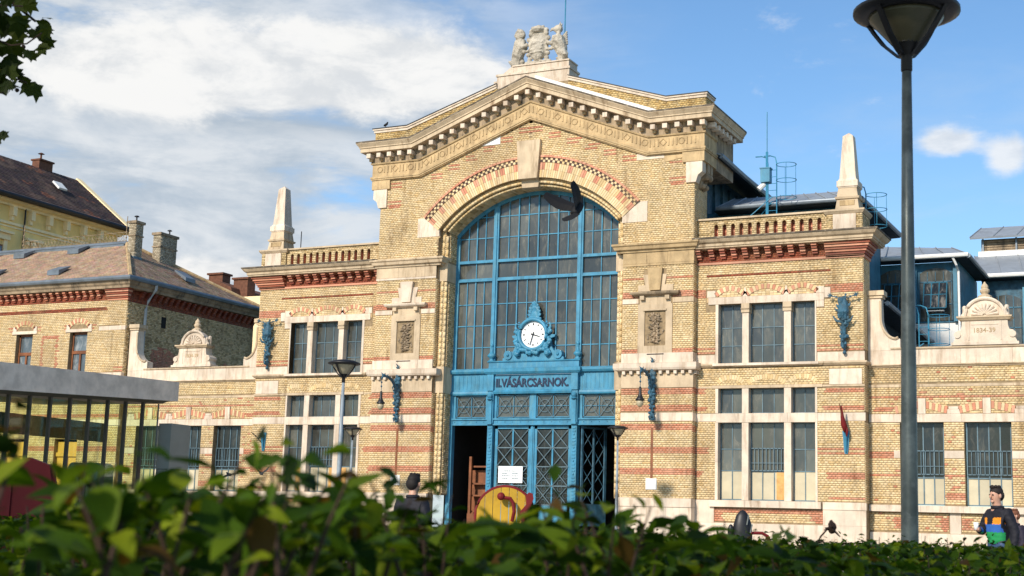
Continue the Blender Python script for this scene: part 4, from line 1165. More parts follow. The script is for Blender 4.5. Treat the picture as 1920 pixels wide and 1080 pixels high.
# ================================================================== low wings
LY = 0.60
LK = bands((5.60, 5.66, 0, 99), (3.62, 3.84, 12.3, 13.3), (5.12, 5.20, 12.6, 13.15), (5.22, 5.30, 12.6, 13.15), (3.0, 3.08), (1.3, 1.7, 13.1, 13.45), (1.3, 1.7, 14.6, 15.0), (1.3, 1.7, 15.3, 15.6), (2.3, 2.5, 14.8, 15.4))
def kl(a, z):
    r = LK(a, z)
    r[rng.random(len(a)) < .035] = 1
    return r
for sx, xe in ((1, 26.0), (-1, 19.60)):
    wins = [(13.36, 14.76), (15.40, 16.85), (17.46, 18.92)] + ([(20.9, 22.3)] if sx > 0 else [])
    LH = [(a, b, 2.08, 4.77) for a, b in wins]
    wall_x('low_wall', H, 12.34, xe, 0, 6.6, LY, .4, LH, [(12, 27, -.1, 1.2), (12, 27, 1.86, 2.08), (12, 27, 4.78, 5.06), (12, 27, 5.93, 6.04)] + [(a + .58, a + .85, 5.0, 5.58) for a, b in wins] + [(b + .12, b + .52, 5.0, 5.30) for a, b in wins] + [(b + .10, b + .5, 1.2, 1.86) for a, b in wins] + [(b, b + .62, 3.6, 3.86) for a, b in wins], kl, None, sx)
    def st(nm, x0, x1, y0, z0, z1, matn='stone_light', y1=LY + .05): return piece(nm, matn, H, x0, min(x1, xe), LY + y0, y1, z0, z1, sx)
    x = 12.36
    while x < xe - .1:
        x2 = min(x + rng.uniform(1.3, 1.9), xe)
        st('plinth_block', x, x2 - .006, -.07, 0, 1.19)
        st('sill', x, x2 - .006, -.17, 1.865, 2.075)
        st('lintel', x, x2 - .006, -.035, 4.785, 5.05, 'stone_light', LY + .3)
        st('stone_block', x, x2 - .006, -.03, 5.94, 6.03, 'stone')
        st('parapet_block', x, x2 - .006, -.04, 6.70, 7.17, 'stone_light', LY + .35)
        x = x2
    for a, b in wins:
        ar = MB(sx); ar.box(a - .1, b + .1, LY - .004, LY + .03, 5.06, 5.22); fao = ar.build('flat_arch', 'mortar', H)
        st('keystone', a + .60, a + .84, -.05, 5.055, 5.56)
        st('stone_block', b + .12, b + .52, -.03, 5.055, 5.20)
        st('stone_block', b + .17, b + .47, -.03, 5.205, 5.29)
        st('stone_block', b + .14, b + .48, -.03, 1.2, 1.86, 'stone_light')
        st('stone_block', b + .005, b + .12 + .5, -.02, 3.61, 3.85)
        if a == 13.36: st('stone_block', a - .2, a - .005, -.02, 3.61, 3.85)
        for x0, x1, up_ in ((a - .12, a + .59, 1), (a + .85, b + .10, -1)):
            n_ = 7
            for i in range(n_):
                t0, t1 = i / n_, (i + 1) / n_
                def zb(t): return 5.06 + (.17 * t if up_ > 0 else .17 * (1 - t))
                xa, xb = x0 + (x1 - x0) * t0 + .005, x0 + (x1 - x0) * t1 - .005
                le = -.05 * (1 - t0) if up_ > 0 else .05 * t1
                h_ = .235
                MB(sx).prism([(xa, zb(t0)), (xb, zb(t1)), (xb + le, zb(t1) + h_), (xa + le, zb(t0) + h_)], LY - .03, LY + .05, rc(1) if i % 2 == 0 else rc(0)).build('brick', 'brick', fao)
        f_ = window_block(H, sx, [(a + .03, b - .03, 4)], [2.10, 2.98, 4.77], LY + .25, lambda i, j: 'beige' if j == 0 else 'glass_dark', 'window_metal', .018, rail=[(3.08, 3.87, (a + .05, b - .05))])
    l = MB(sx); l.sweep([(12.38, LY, 6.60), (xe, LY, 6.60)], [(0, 0), (.05, 0), (.07, .03), (.12, .06), (.12, .09), (0, .10)]); l.build('string_course', 'stone', H)
    l = MB(sx); l.sweep([(13.1, LY, 7.18), (xe - (.9 if sx < 0 else 0), LY, 7.18)], [(-.5, 0), (.05, 0), (.08, .03), (.08, .07), (0, .09), (-.5, .09)]); l.build('coping', 'stone', H)
    # scroll that carries the parapet up to the wing
    for s2, xo in ([(1, 0.0)] if sx > 0 else [(1, 0.0), (-1, 31.95)]):
        def X(x): return x if s2 > 0 else xo - x
        pts = [(12.36, 7.17), (13.42, 7.17), (13.42, 7.55), (13.30, 7.58)] + [(13.32 - .50 * math.sin(t), 8.30 - .72 * math.cos(t)) for t in np.linspace(.1, 1.45, 8)] + [(12.80, 8.95), (12.36, 8.95)]
        k = MB(sx); pl = [(X(a), b) for a, b in pts]
        k.prism(pl if s2 > 0 else pl[::-1], LY - .05, LY + .33); k.build('scroll', 'stone_light', H)
        k = MB(sx)
        rim = [(X(13.36), LY - .07, 7.60)] + [(X(13.32 - .53 * math.sin(t)), LY - .07, 8.30 - .75 * math.cos(t)) for t in np.linspace(.1, 1.45, 8)] + [(X(12.79), LY - .07, 8.85)]
        k.tube(rim, .045, 6); k.build('scroll_rim', 'stone', H)
        k = MB(sx)
        xa, xb = sorted((X(12.36), X(12.86)))
        k.box(xa, xb, LY - .10, LY + .38, 8.95, 9.04); k.box(xa - (.06 if s2 < 0 else 0), xb + (.06 if s2 > 0 else 0), LY - .15, LY + .42, 9.04, 9.20)
        k.build('scroll_cap', 'stone', H)
    # pediment with shell
    cx = 16.12
    k = MB(sx)
    k.box(cx - 1.05, cx + 1.05, LY - .12, LY + .4, 7.27, 7.36)
    k.prism([(cx - 1.0, 7.36), (cx + 1.0, 7.36), (cx + .93, 7.5), (cx + .95, 7.62), (cx + .88, 7.74), (cx + .76, 7.77), (cx + .72, 7.9), (cx + .71, 8.08), (cx - .71, 8.08), (cx - .72, 7.9), (cx - .76, 7.77), (cx - .88, 7.74), (cx - .95, 7.62), (cx - .93, 7.5)], LY - .06, LY + .36)
    for e in (-.5, .5): k.box(cx + e - .02, cx + e + .02, LY - .075, LY - .05, 7.42, 8.05)
    k.box(cx - .42, cx + .42, LY - .075, LY - .05, 7.93, 7.96)
    for e in (-.86, .86):
        k.lathe([(.10, -.03), (.10, .46)], (0, 0, 0), 10) if False else None
        k.tube([(cx + e, LY - .10, 7.61), (cx + e, LY + .4, 7.61)], .11, 10)
    pdm = k.build('pediment', 'stone_light', H)
    k = MB(sx); k.sweep([(cx - .73, LY + .40, 8.08), (cx - .73, LY - .06, 8.08), (cx + .73, LY - .06, 8.08), (cx + .73, LY + .40, 8.08)], [(0, 0), (.05, 0), (.10, .06), (.13, .08), (.13, .13), (0, .15)])
    k.box(cx - .74, cx + .74, LY - .05, LY + .38, 8.09, 8.22)
    k.build('pediment_cornice', 'stone', pdm)
    k = MB(sx)
    k.prism([(cx - .62, 8.22), (cx + .62, 8.22)] + [(cx + .62 * math.cos(t), 8.22 + .60 * math.sin(t)) for t in np.linspace(.12, math.pi - .12, 14)], LY + .02, LY + .34)
    oa = [(cx + .62 * math.cos(t), LY - .01, 8.23 + .58 * math.sin(t)) for t in np.linspace(0, math.pi, 17)]
    k.tube(oa, .055, 6)
    for i in range(9):
        t = math.pi * (i + .5) / 9
        k.tube([(cx + .06 * math.cos(t), LY - .01, 8.25 + .05 * math.sin(t)), (cx + .28 * math.cos(t), LY - .03, 8.24 + .26 * math.sin(t)), (cx + .42 * math.cos(t), LY - .0, 8.24 + .39 * math.sin(t))], [.02, .045, .06], 6)
    for e in (-1, 1):
        for i in range(5):
            t = math.radians(20 + i * 28)
            k.ball((cx + e * (.70 - .10 * math.sin(t) + .02), LY + .06, 8.24 + .06 * i), .085 - .008 * i, 6, 5)
            k.ball((cx + e * (.66), LY + .24, 8.26 + .07 * i), .08, 6, 5)
    k.build('pediment_shell', 'stone_light', pdm)
    k = MB(sx); k.lathe([(.22, 0), (.22, .10), (.15, .14), (.10, .17), (.15, .24), (.16, .30), (.11, .35), (.12, .40), (.10, .46), (.05, .52), (.015, .58)], (cx, LY + .18, 8.80), 10)
    k.build('pediment_finial', 'stone', pdm)
    text('1834-39', .21, (sx * cx, LY - .068, 7.68), 'stone_tan', pdm, 'date_lettering', .004, .66)
    # roof behind the parapet
    k = MB(sx); k.box(12.3, xe, LY + .3, 8.0, 6.4, 6.5); k.build('low_roof', 'zinc', H)

# ================================================================== iron and glass halls behind
def plane_poly(mb, pts, th=.08, col=None):
    p = [Vector(q) for q in pts]
    n = (p[1] - p[0]).cross(p[2] - p[0]).normalized()
    if n.z > 0: n = -n
    q = [v + n * th for v in p]; k = len(p)
    mb.add([tuple(v) for v in p + q], [tuple(range(k)), tuple(range(2 * k - 1, k - 1, -1))] + [(i, k + i, k + (i + 1) % k, (i + 1) % k) for i in range(k)], col)
def seam_roof(name, a, b, c, d_, parent, n, mat_='zinc'):
    """zinc roof a-b eave, d-c ridge, with standing seams"""
    mb = MB(); plane_poly(mb, [a, b, c, d_])
    o = mb.build(name, mat_, parent)
    s_ = MB()
    A, B, C_, D_ = map(Vector, (a, b, c, d_))
    for i in range(n + 1):
        t = i / n
        p, q = A.lerp(B, t), D_.lerp(C_, t)
        s_.tube([p + Vector((0, 0, .02)), q + Vector((0, 0, .02))], .022, 4)
    s_.build('roof_seam', mat_, o)
    return o
for sx in (1, -1):
    # transept: long side wall under a deep eave, running back from the gable
    k = MB(sx); k.box(5.6, 5.8, .6, 9.0, 10.9, 14.6); k.build('transept_wall', 'blue_dark', H)
    k = MB(sx)
    for i in range(9):
        y = 1.0 + i * .95
        k.box(5.80, 5.90, y, y + .12, 10.9, 14.4)
        k.add([(5.87, y + .2, 12.9), (6.35, y + .2, 11.2), (6.35, y + .8, 11.2), (5.87, y + .8, 12.9), (5.83, y + .2, 12.9), (6.30, y + .2, 11.2), (6.30, y + .8, 11.2), (5.83, y + .8, 12.9)], [(0, 1, 2, 3), (7, 6, 5, 4), (0, 4, 5, 1), (1, 5, 6, 2), (2, 6, 7, 3), (3, 7, 4, 0)])
    k.box(5.80, 5.86, .6, 9, 12.9, 13.0)
    k.build('transept_frame', 'blue_dark', H)
    k = MB(sx)
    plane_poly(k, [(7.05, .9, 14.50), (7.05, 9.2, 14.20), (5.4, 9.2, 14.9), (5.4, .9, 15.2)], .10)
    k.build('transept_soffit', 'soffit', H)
    k = MB(sx); plane_poly(k, [(7.08, .9, 14.56), (7.08, 26, 14.2), (0, 26, 16.6), (0, .9, 16.9)], .05); k.build('transept_roof', 'zinc', H)
    k = MB(sx); k.tube([(7.06, .9, 14.50), (7.06, 9.2, 14.22)], .10, 8); k.build('gutter', 'gutter', H)
# clerestory block right behind the right wing parapet
for sx in (1,):
    o_ = 1.9
    k = MB(sx); k.box(5.8, 11.2, o_ + .65, o_ + .8, 10.9, 12.75); k.box(11.0, 11.2, o_ + .8, 8.4, 9.0, 12.7); k.box(5.8, 11.2, 8.3, 8.4, 6, 12.7); k.build('upper_wall', 'hall_blue', H)
    for i in range(3):
        x0 = 6.3 + i * 1.62
        w_ = MB(sx); w_.prism([(x0, 11.3), (x0 + 1.3, 11.3), (x0 + 1.3, 12.18), (x0 + .98, 12.34), (x0 + .65, 12.40), (x0 + .32, 12.34), (x0, 12.18)], o_ + .60, o_ + .64); wp = w_.build('upper_window', 'beige', H)
        f_ = MB(sx)
        for j in range(6): f_.box(x0 + j * .26 - .014, x0 + j * .26 + .014, o_ + .56, o_ + .60, 11.3, 12.3)
        f_.build('window_bar', 'hall_blue', wp)
        piece('upper_post', 'blue', H, x0 + 1.38, x0 + 1.54, o_ + .55, o_ + .65, 11, 12.6, sx)
    if sx > 0: seam_roof('upper_roof', (6.6, o_, 12.80), (11.9, o_, 12.80), (10.6, o_ + 2.2, 13.62), (6.6, o_ + 2.2, 13.62), H, 9)
    q_ = MB(sx); plane_poly(q_, [(11.9, o_, 12.80), (11.9, 8.6, 12.80), (10.6, 6.6, 13.62), (10.6, o_ + 2.2, 13.62)], .05); q_.build('upper_roof_side', 'zinc', H)
    k = MB(sx); k.tube([(6.6, o_ - .05, 12.76), (11.92, o_ - .05, 12.76), (11.95, 8.6, 12.76)], .085, 8); k.build('gutter', 'gutter', H)
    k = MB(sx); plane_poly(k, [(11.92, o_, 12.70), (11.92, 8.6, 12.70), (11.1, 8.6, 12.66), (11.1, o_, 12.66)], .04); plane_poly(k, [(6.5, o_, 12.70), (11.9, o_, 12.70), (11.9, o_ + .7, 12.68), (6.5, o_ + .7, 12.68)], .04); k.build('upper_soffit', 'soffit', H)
    # low annex behind the scroll: only its eave and side show, shaded by colour
    k = MB(sx); plane_poly(k, [(12.92, .98, 8.78), (12.92, 10.0, 8.60), (12.0, 10.0, 8.58), (12.0, .98, 8.76)], .04); k.box(12.0, 12.2, .98, 10, 6.5, 8.75); k.build('annex_side', 'soffit', H)
    k = MB(sx); k.tube([(12.93, .98, 8.84), (12.93, 10.0, 8.62)], .085, 8); k.build('gutter', 'gutter', H)
    k = MB(sx); plane_poly(k, [(12.95, .98, 8.86), (12.95, 10, 8.66), (11.2, 10, 9.1), (11.2, .98, 9.3)], .05); k.build('annex_roof', 'zinc', H)
# lower blocks seen on the right (drawn on the halls' own grid, then set to their measured place)
_before = set(C.objects)
o_ = 6.0
k = MB(); k.box(9.8, 14.42, o_ + .55, o_ + .7, 8.94, 11.2); k.box(14.27, 14.42, o_ + .7, 11.2, 8.94, 11.2); k.build('clerestory_wall', 'hall_blue', H)
k = MB(); k.box(9.8, 14.36, o_ + .6, o_ + .7, 6.4, 8.93); k.box(14.2, 14.36, o_ + .7, 11, 6.4, 8.93); k.build('white_wall', 'white', H)
for x0 in (10.1, 11.56, 13.02):
    pr = MB(); pr.prism([(x0 - .02, 9.0), (x0 + 1.19, 9.0), (x0 + 1.19, 10.78), (x0 + .9, 10.95), (x0 + .58, 11.0), (x0 + .28, 10.95), (x0 - .02, 10.78)], o_ + .50, o_ + .545)
    wp = pr.build('clerestory_window', 'beige' if x0 < 9 else 'glass', H)
    f_ = MB()
    for i in range(5): f_.box(x0 + i * .29 - .012, x0 + i * .29 + .012, o_ + .465, o_ + .50, 9.0, 10.85)
    f_.box(x0, x0 + 1.18, o_ + .465, o_ + .50, 10.45, 10.49); f_.box(x0, x0 + 1.18, o_ + .465, o_ + .50, 9.6, 9.63)
    f_.build('window_bar', 'blue_dark', wp)
    # tilted open casement
    c_ = MB()
    a0, a1 = x0 + .17, x0 + 1.0
    def tp(x, z): return (x, o_ + .44 - (10.42 - z) * .34, z)
    for xa in (a0, (a0 * 2 + a1) / 3, (a0 + 2 * a1) / 3, a1): c_.tube([tp(xa, 9.42), tp(xa, 10.42)], .022, 4)
    for z in (9.42, 9.95, 10.42): c_.tube([tp(a0, z), tp(a1, z)], .022, 4)
    co_ = c_.build('casement', 'hall_blue', H)
    g_ = MB(); g_.add([tp(a0, 9.42), tp(a1, 9.42), tp(a1, 10.42), tp(a0, 10.42)] + [(x, y + .012, z) for x, y, z in (tp(a0, 9.42), tp(a1, 9.42), tp(a1, 10.42), tp(a0, 10.42))], [(0, 1, 2, 3), (7, 6, 5, 4), (0, 4, 5, 1), (1, 5, 6, 2), (2, 6, 7, 3), (3, 7, 4, 0)])
    g_.build('pane', 'glass_dark', co_)
    k = MB(); k.box(a0 + .1, a1 - .1, o_ + .2, o_ + .4, 9.33, 9.36); k.build('window_ledge', 'white', co_)
for x in (9.95, 11.41, 12.87, 14.32): piece('clerestory_post', 'hall_blue', H, x - .07, x + .07, o_ + .42, o_ + .56, 8.95, 11.1)
seam_roof('block_roof', (9.6, o_, 11.36), (14.85, o_, 11.36), (13.9, o_ + 2.4, 12.1), (9.6, o_ + 2.8, 12.5), H, 7)
k = MB(); plane_poly(k, [(14.85, o_, 11.34), (14.85, 10.8, 11.34), (13.9, 10.0, 12.1), (13.9, o_ + 2.4, 12.1)], .06); k.build('block_roof_side', 'zinc', H)
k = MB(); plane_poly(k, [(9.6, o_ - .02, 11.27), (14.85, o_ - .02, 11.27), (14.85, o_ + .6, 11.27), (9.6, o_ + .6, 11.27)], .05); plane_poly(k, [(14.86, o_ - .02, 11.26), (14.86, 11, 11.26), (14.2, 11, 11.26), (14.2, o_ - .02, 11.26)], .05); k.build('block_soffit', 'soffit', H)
k = MB(); k.tube([(9.6, o_ - .07, 11.33), (14.88, o_ - .07, 11.33)], .085, 8); k.build('gutter', 'white', H)
k = MB(); k.tube([(14.88, o_ - .07, 11.30), (14.88, 11, 11.30)], .085, 8); k.build('gutter', 'gutter', H)
k = MB(); k.tube([(14.30, o_ - .05, 11.3), (14.42, o_ + .1, 11.0), (14.45, o_ + .38, 10.8), (14.45, o_ + .38, 6.5)], .045, 8); k.build('downpipe', 'white', H)
# the end block further back
o_ = 10.6
k = MB(); k.box(14.6, 26, o_ + .6, o_ + .8, 6.4, 11.3); k.build('end_wall', 'blue_dark', H)
for i in range(7):
    x0 = 14.95 + i * 1.42
    pr = MB(); pr.prism([(x0, 8.6), (x0 + 1.12, 8.6), (x0 + 1.12, 10.45), (x0 + .84, 10.6), (x0 + .56, 10.64), (x0 + .28, 10.6), (x0, 10.45)], o_ + .53, o_ + .58)
    wp = pr.build('end_window', 'glass', H)
    f_ = MB()
    for j in range(1, 4): f_.box(x0 + j * .28 - .014, x0 + j * .28 + .014, o_ + .49, o_ + .53, 8.6, 10.6)
    f_.box(x0, x0 + 1.12, o_ + .49, o_ + .53, 10.1, 10.14); f_.box(x0, x0 + 1.12, o_ + .49, o_ + .53, 9.3, 9.33)
    f_.build('window_bar', 'hall_blue', wp)
    piece('end_post', 'blue', H, x0 - .22, x0 - .08, o_ + .44, o_ + .58, 8.3, 10.9)
piece('white_base', 'white', H, 14.7, 26, o_ + .5, o_ + .59, 8.0, 8.5)
seam_roof('end_roof', (14.6, o_, 11.36), (27, o_, 11.36), (27, o_ + 4.4, 13.0), (13.8, o_ + 4.4, 13.0), H, 15)
k = MB(); k.tube([(14.62, o_ - .05, 11.33), (27, o_ - .05, 11.33)], .09, 8); k.build('gutter', 'white', H)
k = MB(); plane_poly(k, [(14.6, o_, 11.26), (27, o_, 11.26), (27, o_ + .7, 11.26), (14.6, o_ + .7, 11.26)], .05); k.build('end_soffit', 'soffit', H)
k = MB(); k.box(14.0, 27, o_ + 4.2, o_ + 4.3, 12.75, 13.15); k.build('lantern_flashing', 'white', H)
k = MB()
for i in range(5): k.box(14.15, 27, o_ + 4.32 + .03 * (i % 2), o_ + 4.38, 13.15 + i * .10, 13.23 + i * .10)
k.box(14.1, 27, o_ + 4.4, o_ + 4.5, 13.1, 13.7); k.build('lantern_louvre', 'stone_dark', H)
k = MB()
for i in range(7): piece('lantern_post', 'gutter', H, 14.15 + i * 1.35, 14.22 + i * 1.35, o_ + 4.24, o_ + 4.34, 13.1, 13.7)
seam_roof('lantern_roof', (13.7, o_ + 3.9, 13.72), (27, o_ + 3.9, 13.72), (27, o_ + 6.0, 14.55), (13.9, o_ + 6.0, 14.55), H, 14)

for q_ in [x for x in C.objects if x not in _before and x.parent == H]:
    q_.location = Vector(q_.location) * 1.0556 + Vector((-1.256, 2.61, -.0556)); q_.scale = Vector(q_.scale) * 1.0556

# ================================================================== corner house on the left
HY = 0.30
HX0, HX1 = -36.5, -19.66
B = thing('corner_house', 'yellow brick corner house with a brown tiled hip roof and chimneys', 'house')
HW = [(-26.02, -25.03), (-22.82, -21.80), (-29.2, -28.2), (-32.4, -31.4)]
HD = [(-26.6, -24.5), (-23.0, -21.8), (-29.4, -28.0)]
HHo = [(a, b, 6.3, 8.93) for a, b in HW] + [(-26.15, -24.75, .1, 4.2), (-23.2, -21.9, .1, 4.2), (-29.4, -28.0, 2.0, 4.6)]
HK = bands((10.25, 10.80, 0, 99, 2), (9.86, 9.96, 20.7, 33, 2), (7.28, 7.36, 19, 20.2), (7.13, 7.21, 19, 20.2), (9.20, 9.27, 21.4, 21.75), (9.05, 9.12, 21.4, 21.75), (9.20, 9.27, 22.9, 23.25), (9.05, 9.12, 22.9, 23.25), (9.20, 9.27, 24.6, 24.95), (9.05, 9.12, 24.6, 24.95), (9.20, 9.27, 26.1, 26.45), (9.05, 9.12, 26.1, 26.45), (3.66, 3.86), (5.1, 5.3), (2.9, 3.05))
def hk(a, z):
    r = HK(a, z); x = np.abs(a)
    s_ = ((np.abs(x - 24.42) < .06) | (np.abs(x - 23.52) < .06)) & (z < 8.72) & (z > 6.8); r[s_] = 1
    s_ = (x > 23.45) & (x < 24.5) & (z > 8.70) & (z < 8.79); r[s_] = 1
    return r
hw_ = MB()
for a, b, c_, d_ in cells(HX0, HX1, 0, 10.8, HHo): hw_.box(a, b, HY, HY + .45, c_, d_)
ho = hw_.build('front_wall', 'mortar', B)
brickfield('brickwork', ho, (0, HY, 0), (1, 0, 0), HX0 + 6, HX1, 1.9, 10.8, (0, -1, 0), HHo + [(a - .25, b + .25, 8.93, 9.2) for a, b in HW] + [(-21.2, -20.0, 8.95, 9.15), (-37, -19, 4.78, 5.06), (-37, -19, 6.66, 7.1)], hk)
sw = MB(); sw.box(HX1 - .4, HX1, HY + .45, 9.4, 0, 10.8); so_ = sw.build('side_wall', 'mortar', B)
def sk(a, z):
    r = np.where(rng.random(len(a)) < .45, 4, 0)
    nz = np.array([noise.noise(Vector((q * .7, w_ * .7, 3.1))) for q, w_ in zip(a, z)])
    r[(z < 8.3) & (nz + (8.2 - z) * .25 > .12) & (((a > 1.9) & (a < 4.2)) | (a > 7.2))] = 1
    r[(z < 8.5 - np.abs(a - 3.2) * .25 + nz * .5) & (a > 2.0) & (a < 4.9) & (rng.random(len(a)) < .85)] = 1
    r[(nz > .28) & (a > 4.9)] = 4
    r[z > 10.2] = 2
    return r
brickfield('brickwork', so_, (HX1, 0, 0), (0, 1, 0), HY, 9.4, 6.4, 10.8, (1, 0, 0), [(2.58, 2.91, 9.35, 9.85)], sk)
piece('vent_opening', 'dark', B, HX1 - .02, HX1 + .004, 2.58, 2.91, 9.35, 9.85)
fb = MB(); fb.box(HX0, HX1 - .4, 8.95, 9.4, 0, 10.8); fb.box(HX0, HX0 + .4, HY + .45, 9.4, 0, 10.8); fb.build('back_wall', 'mortar', B)
for a, b in HW:
    f_ = MB()
    y = HY + .22
    f_.box(a, a + .09, y - .04, y + .06, 6.3, 8.93); f_.box(b - .09, b, y - .04, y + .06, 6.3, 8.93); f_.box(a, b, y - .04, y + .06, 8.84, 8.93); f_.box(a, b, y - .05, y + .06, 7.98, 8.12)
    f_.box((a + b) / 2 - .05, (a + b) / 2 + .05, y - .04, y + .06, 6.3, 8.0)
    fo = f_.build('window', 'wood', B)
    piece('pane', 'house_glass', fo, a + .09, b - .09, y + .01, y + .02, 8.12, 8.84); piece('pane', 'house_glass', fo, a + .09, (a + b) / 2 - .05, y + .01, y + .02, 6.3, 7.98); piece('pane', 'house_glass', fo, (a + b) / 2 + .05, b - .09, y + .01, y + .02, 6.3, 7.98)
    piece('lintel', 'stone_light', B, a - .25, b + .25, HY - .04, HY + .1, 8.935, 9.07)
    for e in (a - .22, b + .02): piece('stone_block', 'stone_light', B, e, e + .2, HY - .03, HY + .1, 9.075, 9.27)
    ar = MB(); ar.box(a + .02, b - .02, HY - .006, HY + .02, 9.075, 9.3); wao = ar.build('window_arch', 'mortar', B); hw = (b - a) / 2; R_ = (hw * hw + .24 ** 2) / .48; an = math.asin(hw / R_)
    vous(ar, (a + b) / 2, 9.36 - R_, R_, R_ + .19, -an, an, HY - .03, HY + .05, 13, lambda k: rc(1) if k % 2 == 0 else rc(0), parent=wao)
piece('stone_block', 'stone_light', B, -21.15, HX1 + .01, HY - .03, HY + .1, 8.96, 9.14)
piece('string_course', 'stone_light', B, HX0, HX1 + .02, HY - .08, HY + .1, 6.66, 7.08)
piece('lintel_course', 'stone_light', B, HX0, HX1 + .02, HY - .03, HY + .1, 4.79, 5.05)
piece('plinth', 'stone_light', B, HX0, HX1 + .02, HY - .08, HY + .1, 0, 1.9)
# doors below, seen through the kiosk
for a, b, matn in ((-26.15, -24.75, 'yellow_door'), (-23.2, -21.9, 'yellow_door')):
    dd = MB(); dd.box(a, b, HY + .2, HY + .28, .1, 4.1)
    for i in (0, 1):
        for z0, z1 in ((.5, 1.4), (1.5, 2.4), (2.5, 3.3)):
            dd.box(a + .12 + i * .68, a + .58 + i * .68, HY + .17, HY + .2, z0, z1)
    dd.box((a + b) / 2 - .03, (a + b) / 2 + .03, HY + .16, HY + .2, .1, 3.5); dd.box(a, b, HY + .12, HY + .2, 3.45, 3.62)
    dd.build('house_door', matn, B)
piece('shop_board', 'yellow_door', B, -28.4, -26.5, HY - .1, HY - .02, 3.2, 3.75)
piece('pane', 'glass_dark', B, -29.4, -28.0, HY + .2, HY + .22, 2.0, 4.6)
fr = MB()
x = HX0
while x < -20.9:
    cb = MB()
    for q in range(4): cb.box(x, x + .17, HY - .09 - .06 * q, HY + .05, 10.40 + q * .085, 10.475 + q * .085, rc(2) if q % 2 == 0 else rc(1))
    cb.build('corbel', 'brick', B)
    x += .39
for q in range(6):
    fr.box(-20.75, HX1 + .05 + .04 * q, HY - .05 - .05 * q, HY + .05, 10.28 + q * .082, 10.355 + q * .082, rc(2) if q % 2 else rc(1))
y = 1.0
while y < 9.3:
    cb = MB()
    for q in range(4): cb.box(HX1 - .05, HX1 + .09 + .06 * q, y, y + .17, 10.40 + q * .085, 10.475 + q * .085, rc(2))
    cb.build('corbel', 'brick', B)
    y += .39
fr.build('corbel_frieze', 'brick', B, kind='stuff')
l = MB(); l.sweep([(HX0, HY, 10.76), (HX1, HY, 10.76), (HX1, 9.4, 10.76)], [(0, 0), (.36, 0), (.38, .1), (.44, .16), (.5, .30), (.5, .34), (0, .36)]); l.build('eave_cornice', 'stone_dark', B)
l = MB(); l.tube([(HX0, HY - .55, 11.16), (HX1 + .55, HY - .55, 11.16), (HX1 + .55, 9.5, 11.16)], .11, 8); l.build('gutter', 'gutter', B)
# tiled hip roof: every tile row is real
ez, rz_, ry = 11.18, 13.80, 4.55
e0x, e1x, e0y, e1y = HX0 - .5, HX1 + .5, HY - .5, 9.6
r0x, r1x = e0x + 4.7, -23.75
rf = MB()
plane_poly(rf, [(e0x, e0y, ez), (e1x, e0y, ez), (r1x, ry, rz_), (r0x, ry, rz_)], .1); plane_poly(rf, [(e1x, e0y, ez), (e1x, e1y, ez), (r1x, ry, rz_)], .1)
plane_poly(rf, [(e1x, e1y, ez), (e0x, e1y, ez), (r0x, ry, rz_), (r1x, ry, rz_)], .1); plane_poly(rf, [(e0x, e1y, ez), (e0x, e0y, ez), (r0x, ry, rz_)], .1)
rfo = rf.build('roof', 'mortar_red', B)
TILE = [(.40, .285, .20), (.375, .265, .185), (.43, .31, .22), (.355, .245, .17), (.41, .295, .21)]
tl = MB()
rt = random.Random(8)
def tiles(A, Bp, Cc, D_, rows, tw):
    """roof tiles on the quad A-B (eave) D-C (ridge)"""
    A, Bp, Cc, D_ = map(Vector, (A, Bp, Cc, D_))
    nrm = (Bp - A).cross(D_ - A).normalized()
    if nrm.z < 0: nrm = -nrm
    for r in range(rows):
        t0, t1 = r / rows, (r + 1.05) / rows
        P0, Q0 = A.lerp(D_, t0), Bp.lerp(Cc, t0); P1, Q1 = A.lerp(D_, t1), Bp.lerp(Cc, t1)
        ln = (Q0 - P0).length
        n_ = int(ln / tw)
        for i in range(n_ + 1):
            f = (i + (.5 if r % 2 else 0)) * tw
            if f > ln: break
            a0, a1 = f / ln, min(1, (f + tw * .95) / ln)
            l1 = (Q1 - P1).length
            if l1 < .05: continue
            # keep the sides parallel to the slope
            d0 = (Q0 - P0).normalized()
            p0 = P0 + d0 * f; p1 = P0 + d0 * min(ln, f + tw * .95)
            up_ = ((D_ - A) - d0 * (D_ - A).dot(d0)); up_ = up_ / rows
            u0 = p0 + up_ * 1.05; u1 = p1 + up_ * 1.05
            # clip against the hips
            if (u0 - P1).dot(d0) < 0: u0 = P1.copy()
            if (u1 - P1).dot(d0) > l1: u1 = Q1.copy()
            if (u1 - u0).dot(d0) < 0.0: continue
            lift = nrm * (.035 + rt.uniform(-.006, .006)); lo_ = nrm * .012
            c_ = TILE[rt.randrange(5)]; c_ = tuple(q * rt.uniform(.88, 1.1) for q in c_)
            tl.add([tuple(p0 + lift), tuple(p1 + lift), tuple(u1 + lo_), tuple(u0 + lo_), tuple(p0), tuple(p1)], [(0, 1, 2, 3), (4, 5, 1, 0)], c_)
tiles((e0x + 3, e0y, ez), (e1x, e0y, ez), (r1x, ry, rz_), (r0x + 1, ry, rz_), 32, .17)
tiles((e1x, e0y, ez), (e1x, e1y, ez), (r1x, ry + .02, rz_), (r1x, ry, rz_), 32, .17)
t_ = tl.build('roof_tiles', 'tile', rfo); t_['kind'] = 'stuff'
h = MB()
for a, b in (((e1x, e0y, ez + .05), (r1x, ry, rz_ + .05)), ((e1x, e1y, ez + .05), (r1x, ry, rz_ + .05))): h.tube([a, b], .10, 6)
h.build('hip_ridge', 'stone_tan', rfo)
h = MB(); h.tube([(r0x, ry, rz_ + .05), (r1x, ry, rz_ + .05)], .13, 6); h.box(r0x, r1x, ry - .25, ry, rz_ - .12, rz_ - .02); h.build('ridge_flashing', 'gutter', rfo)
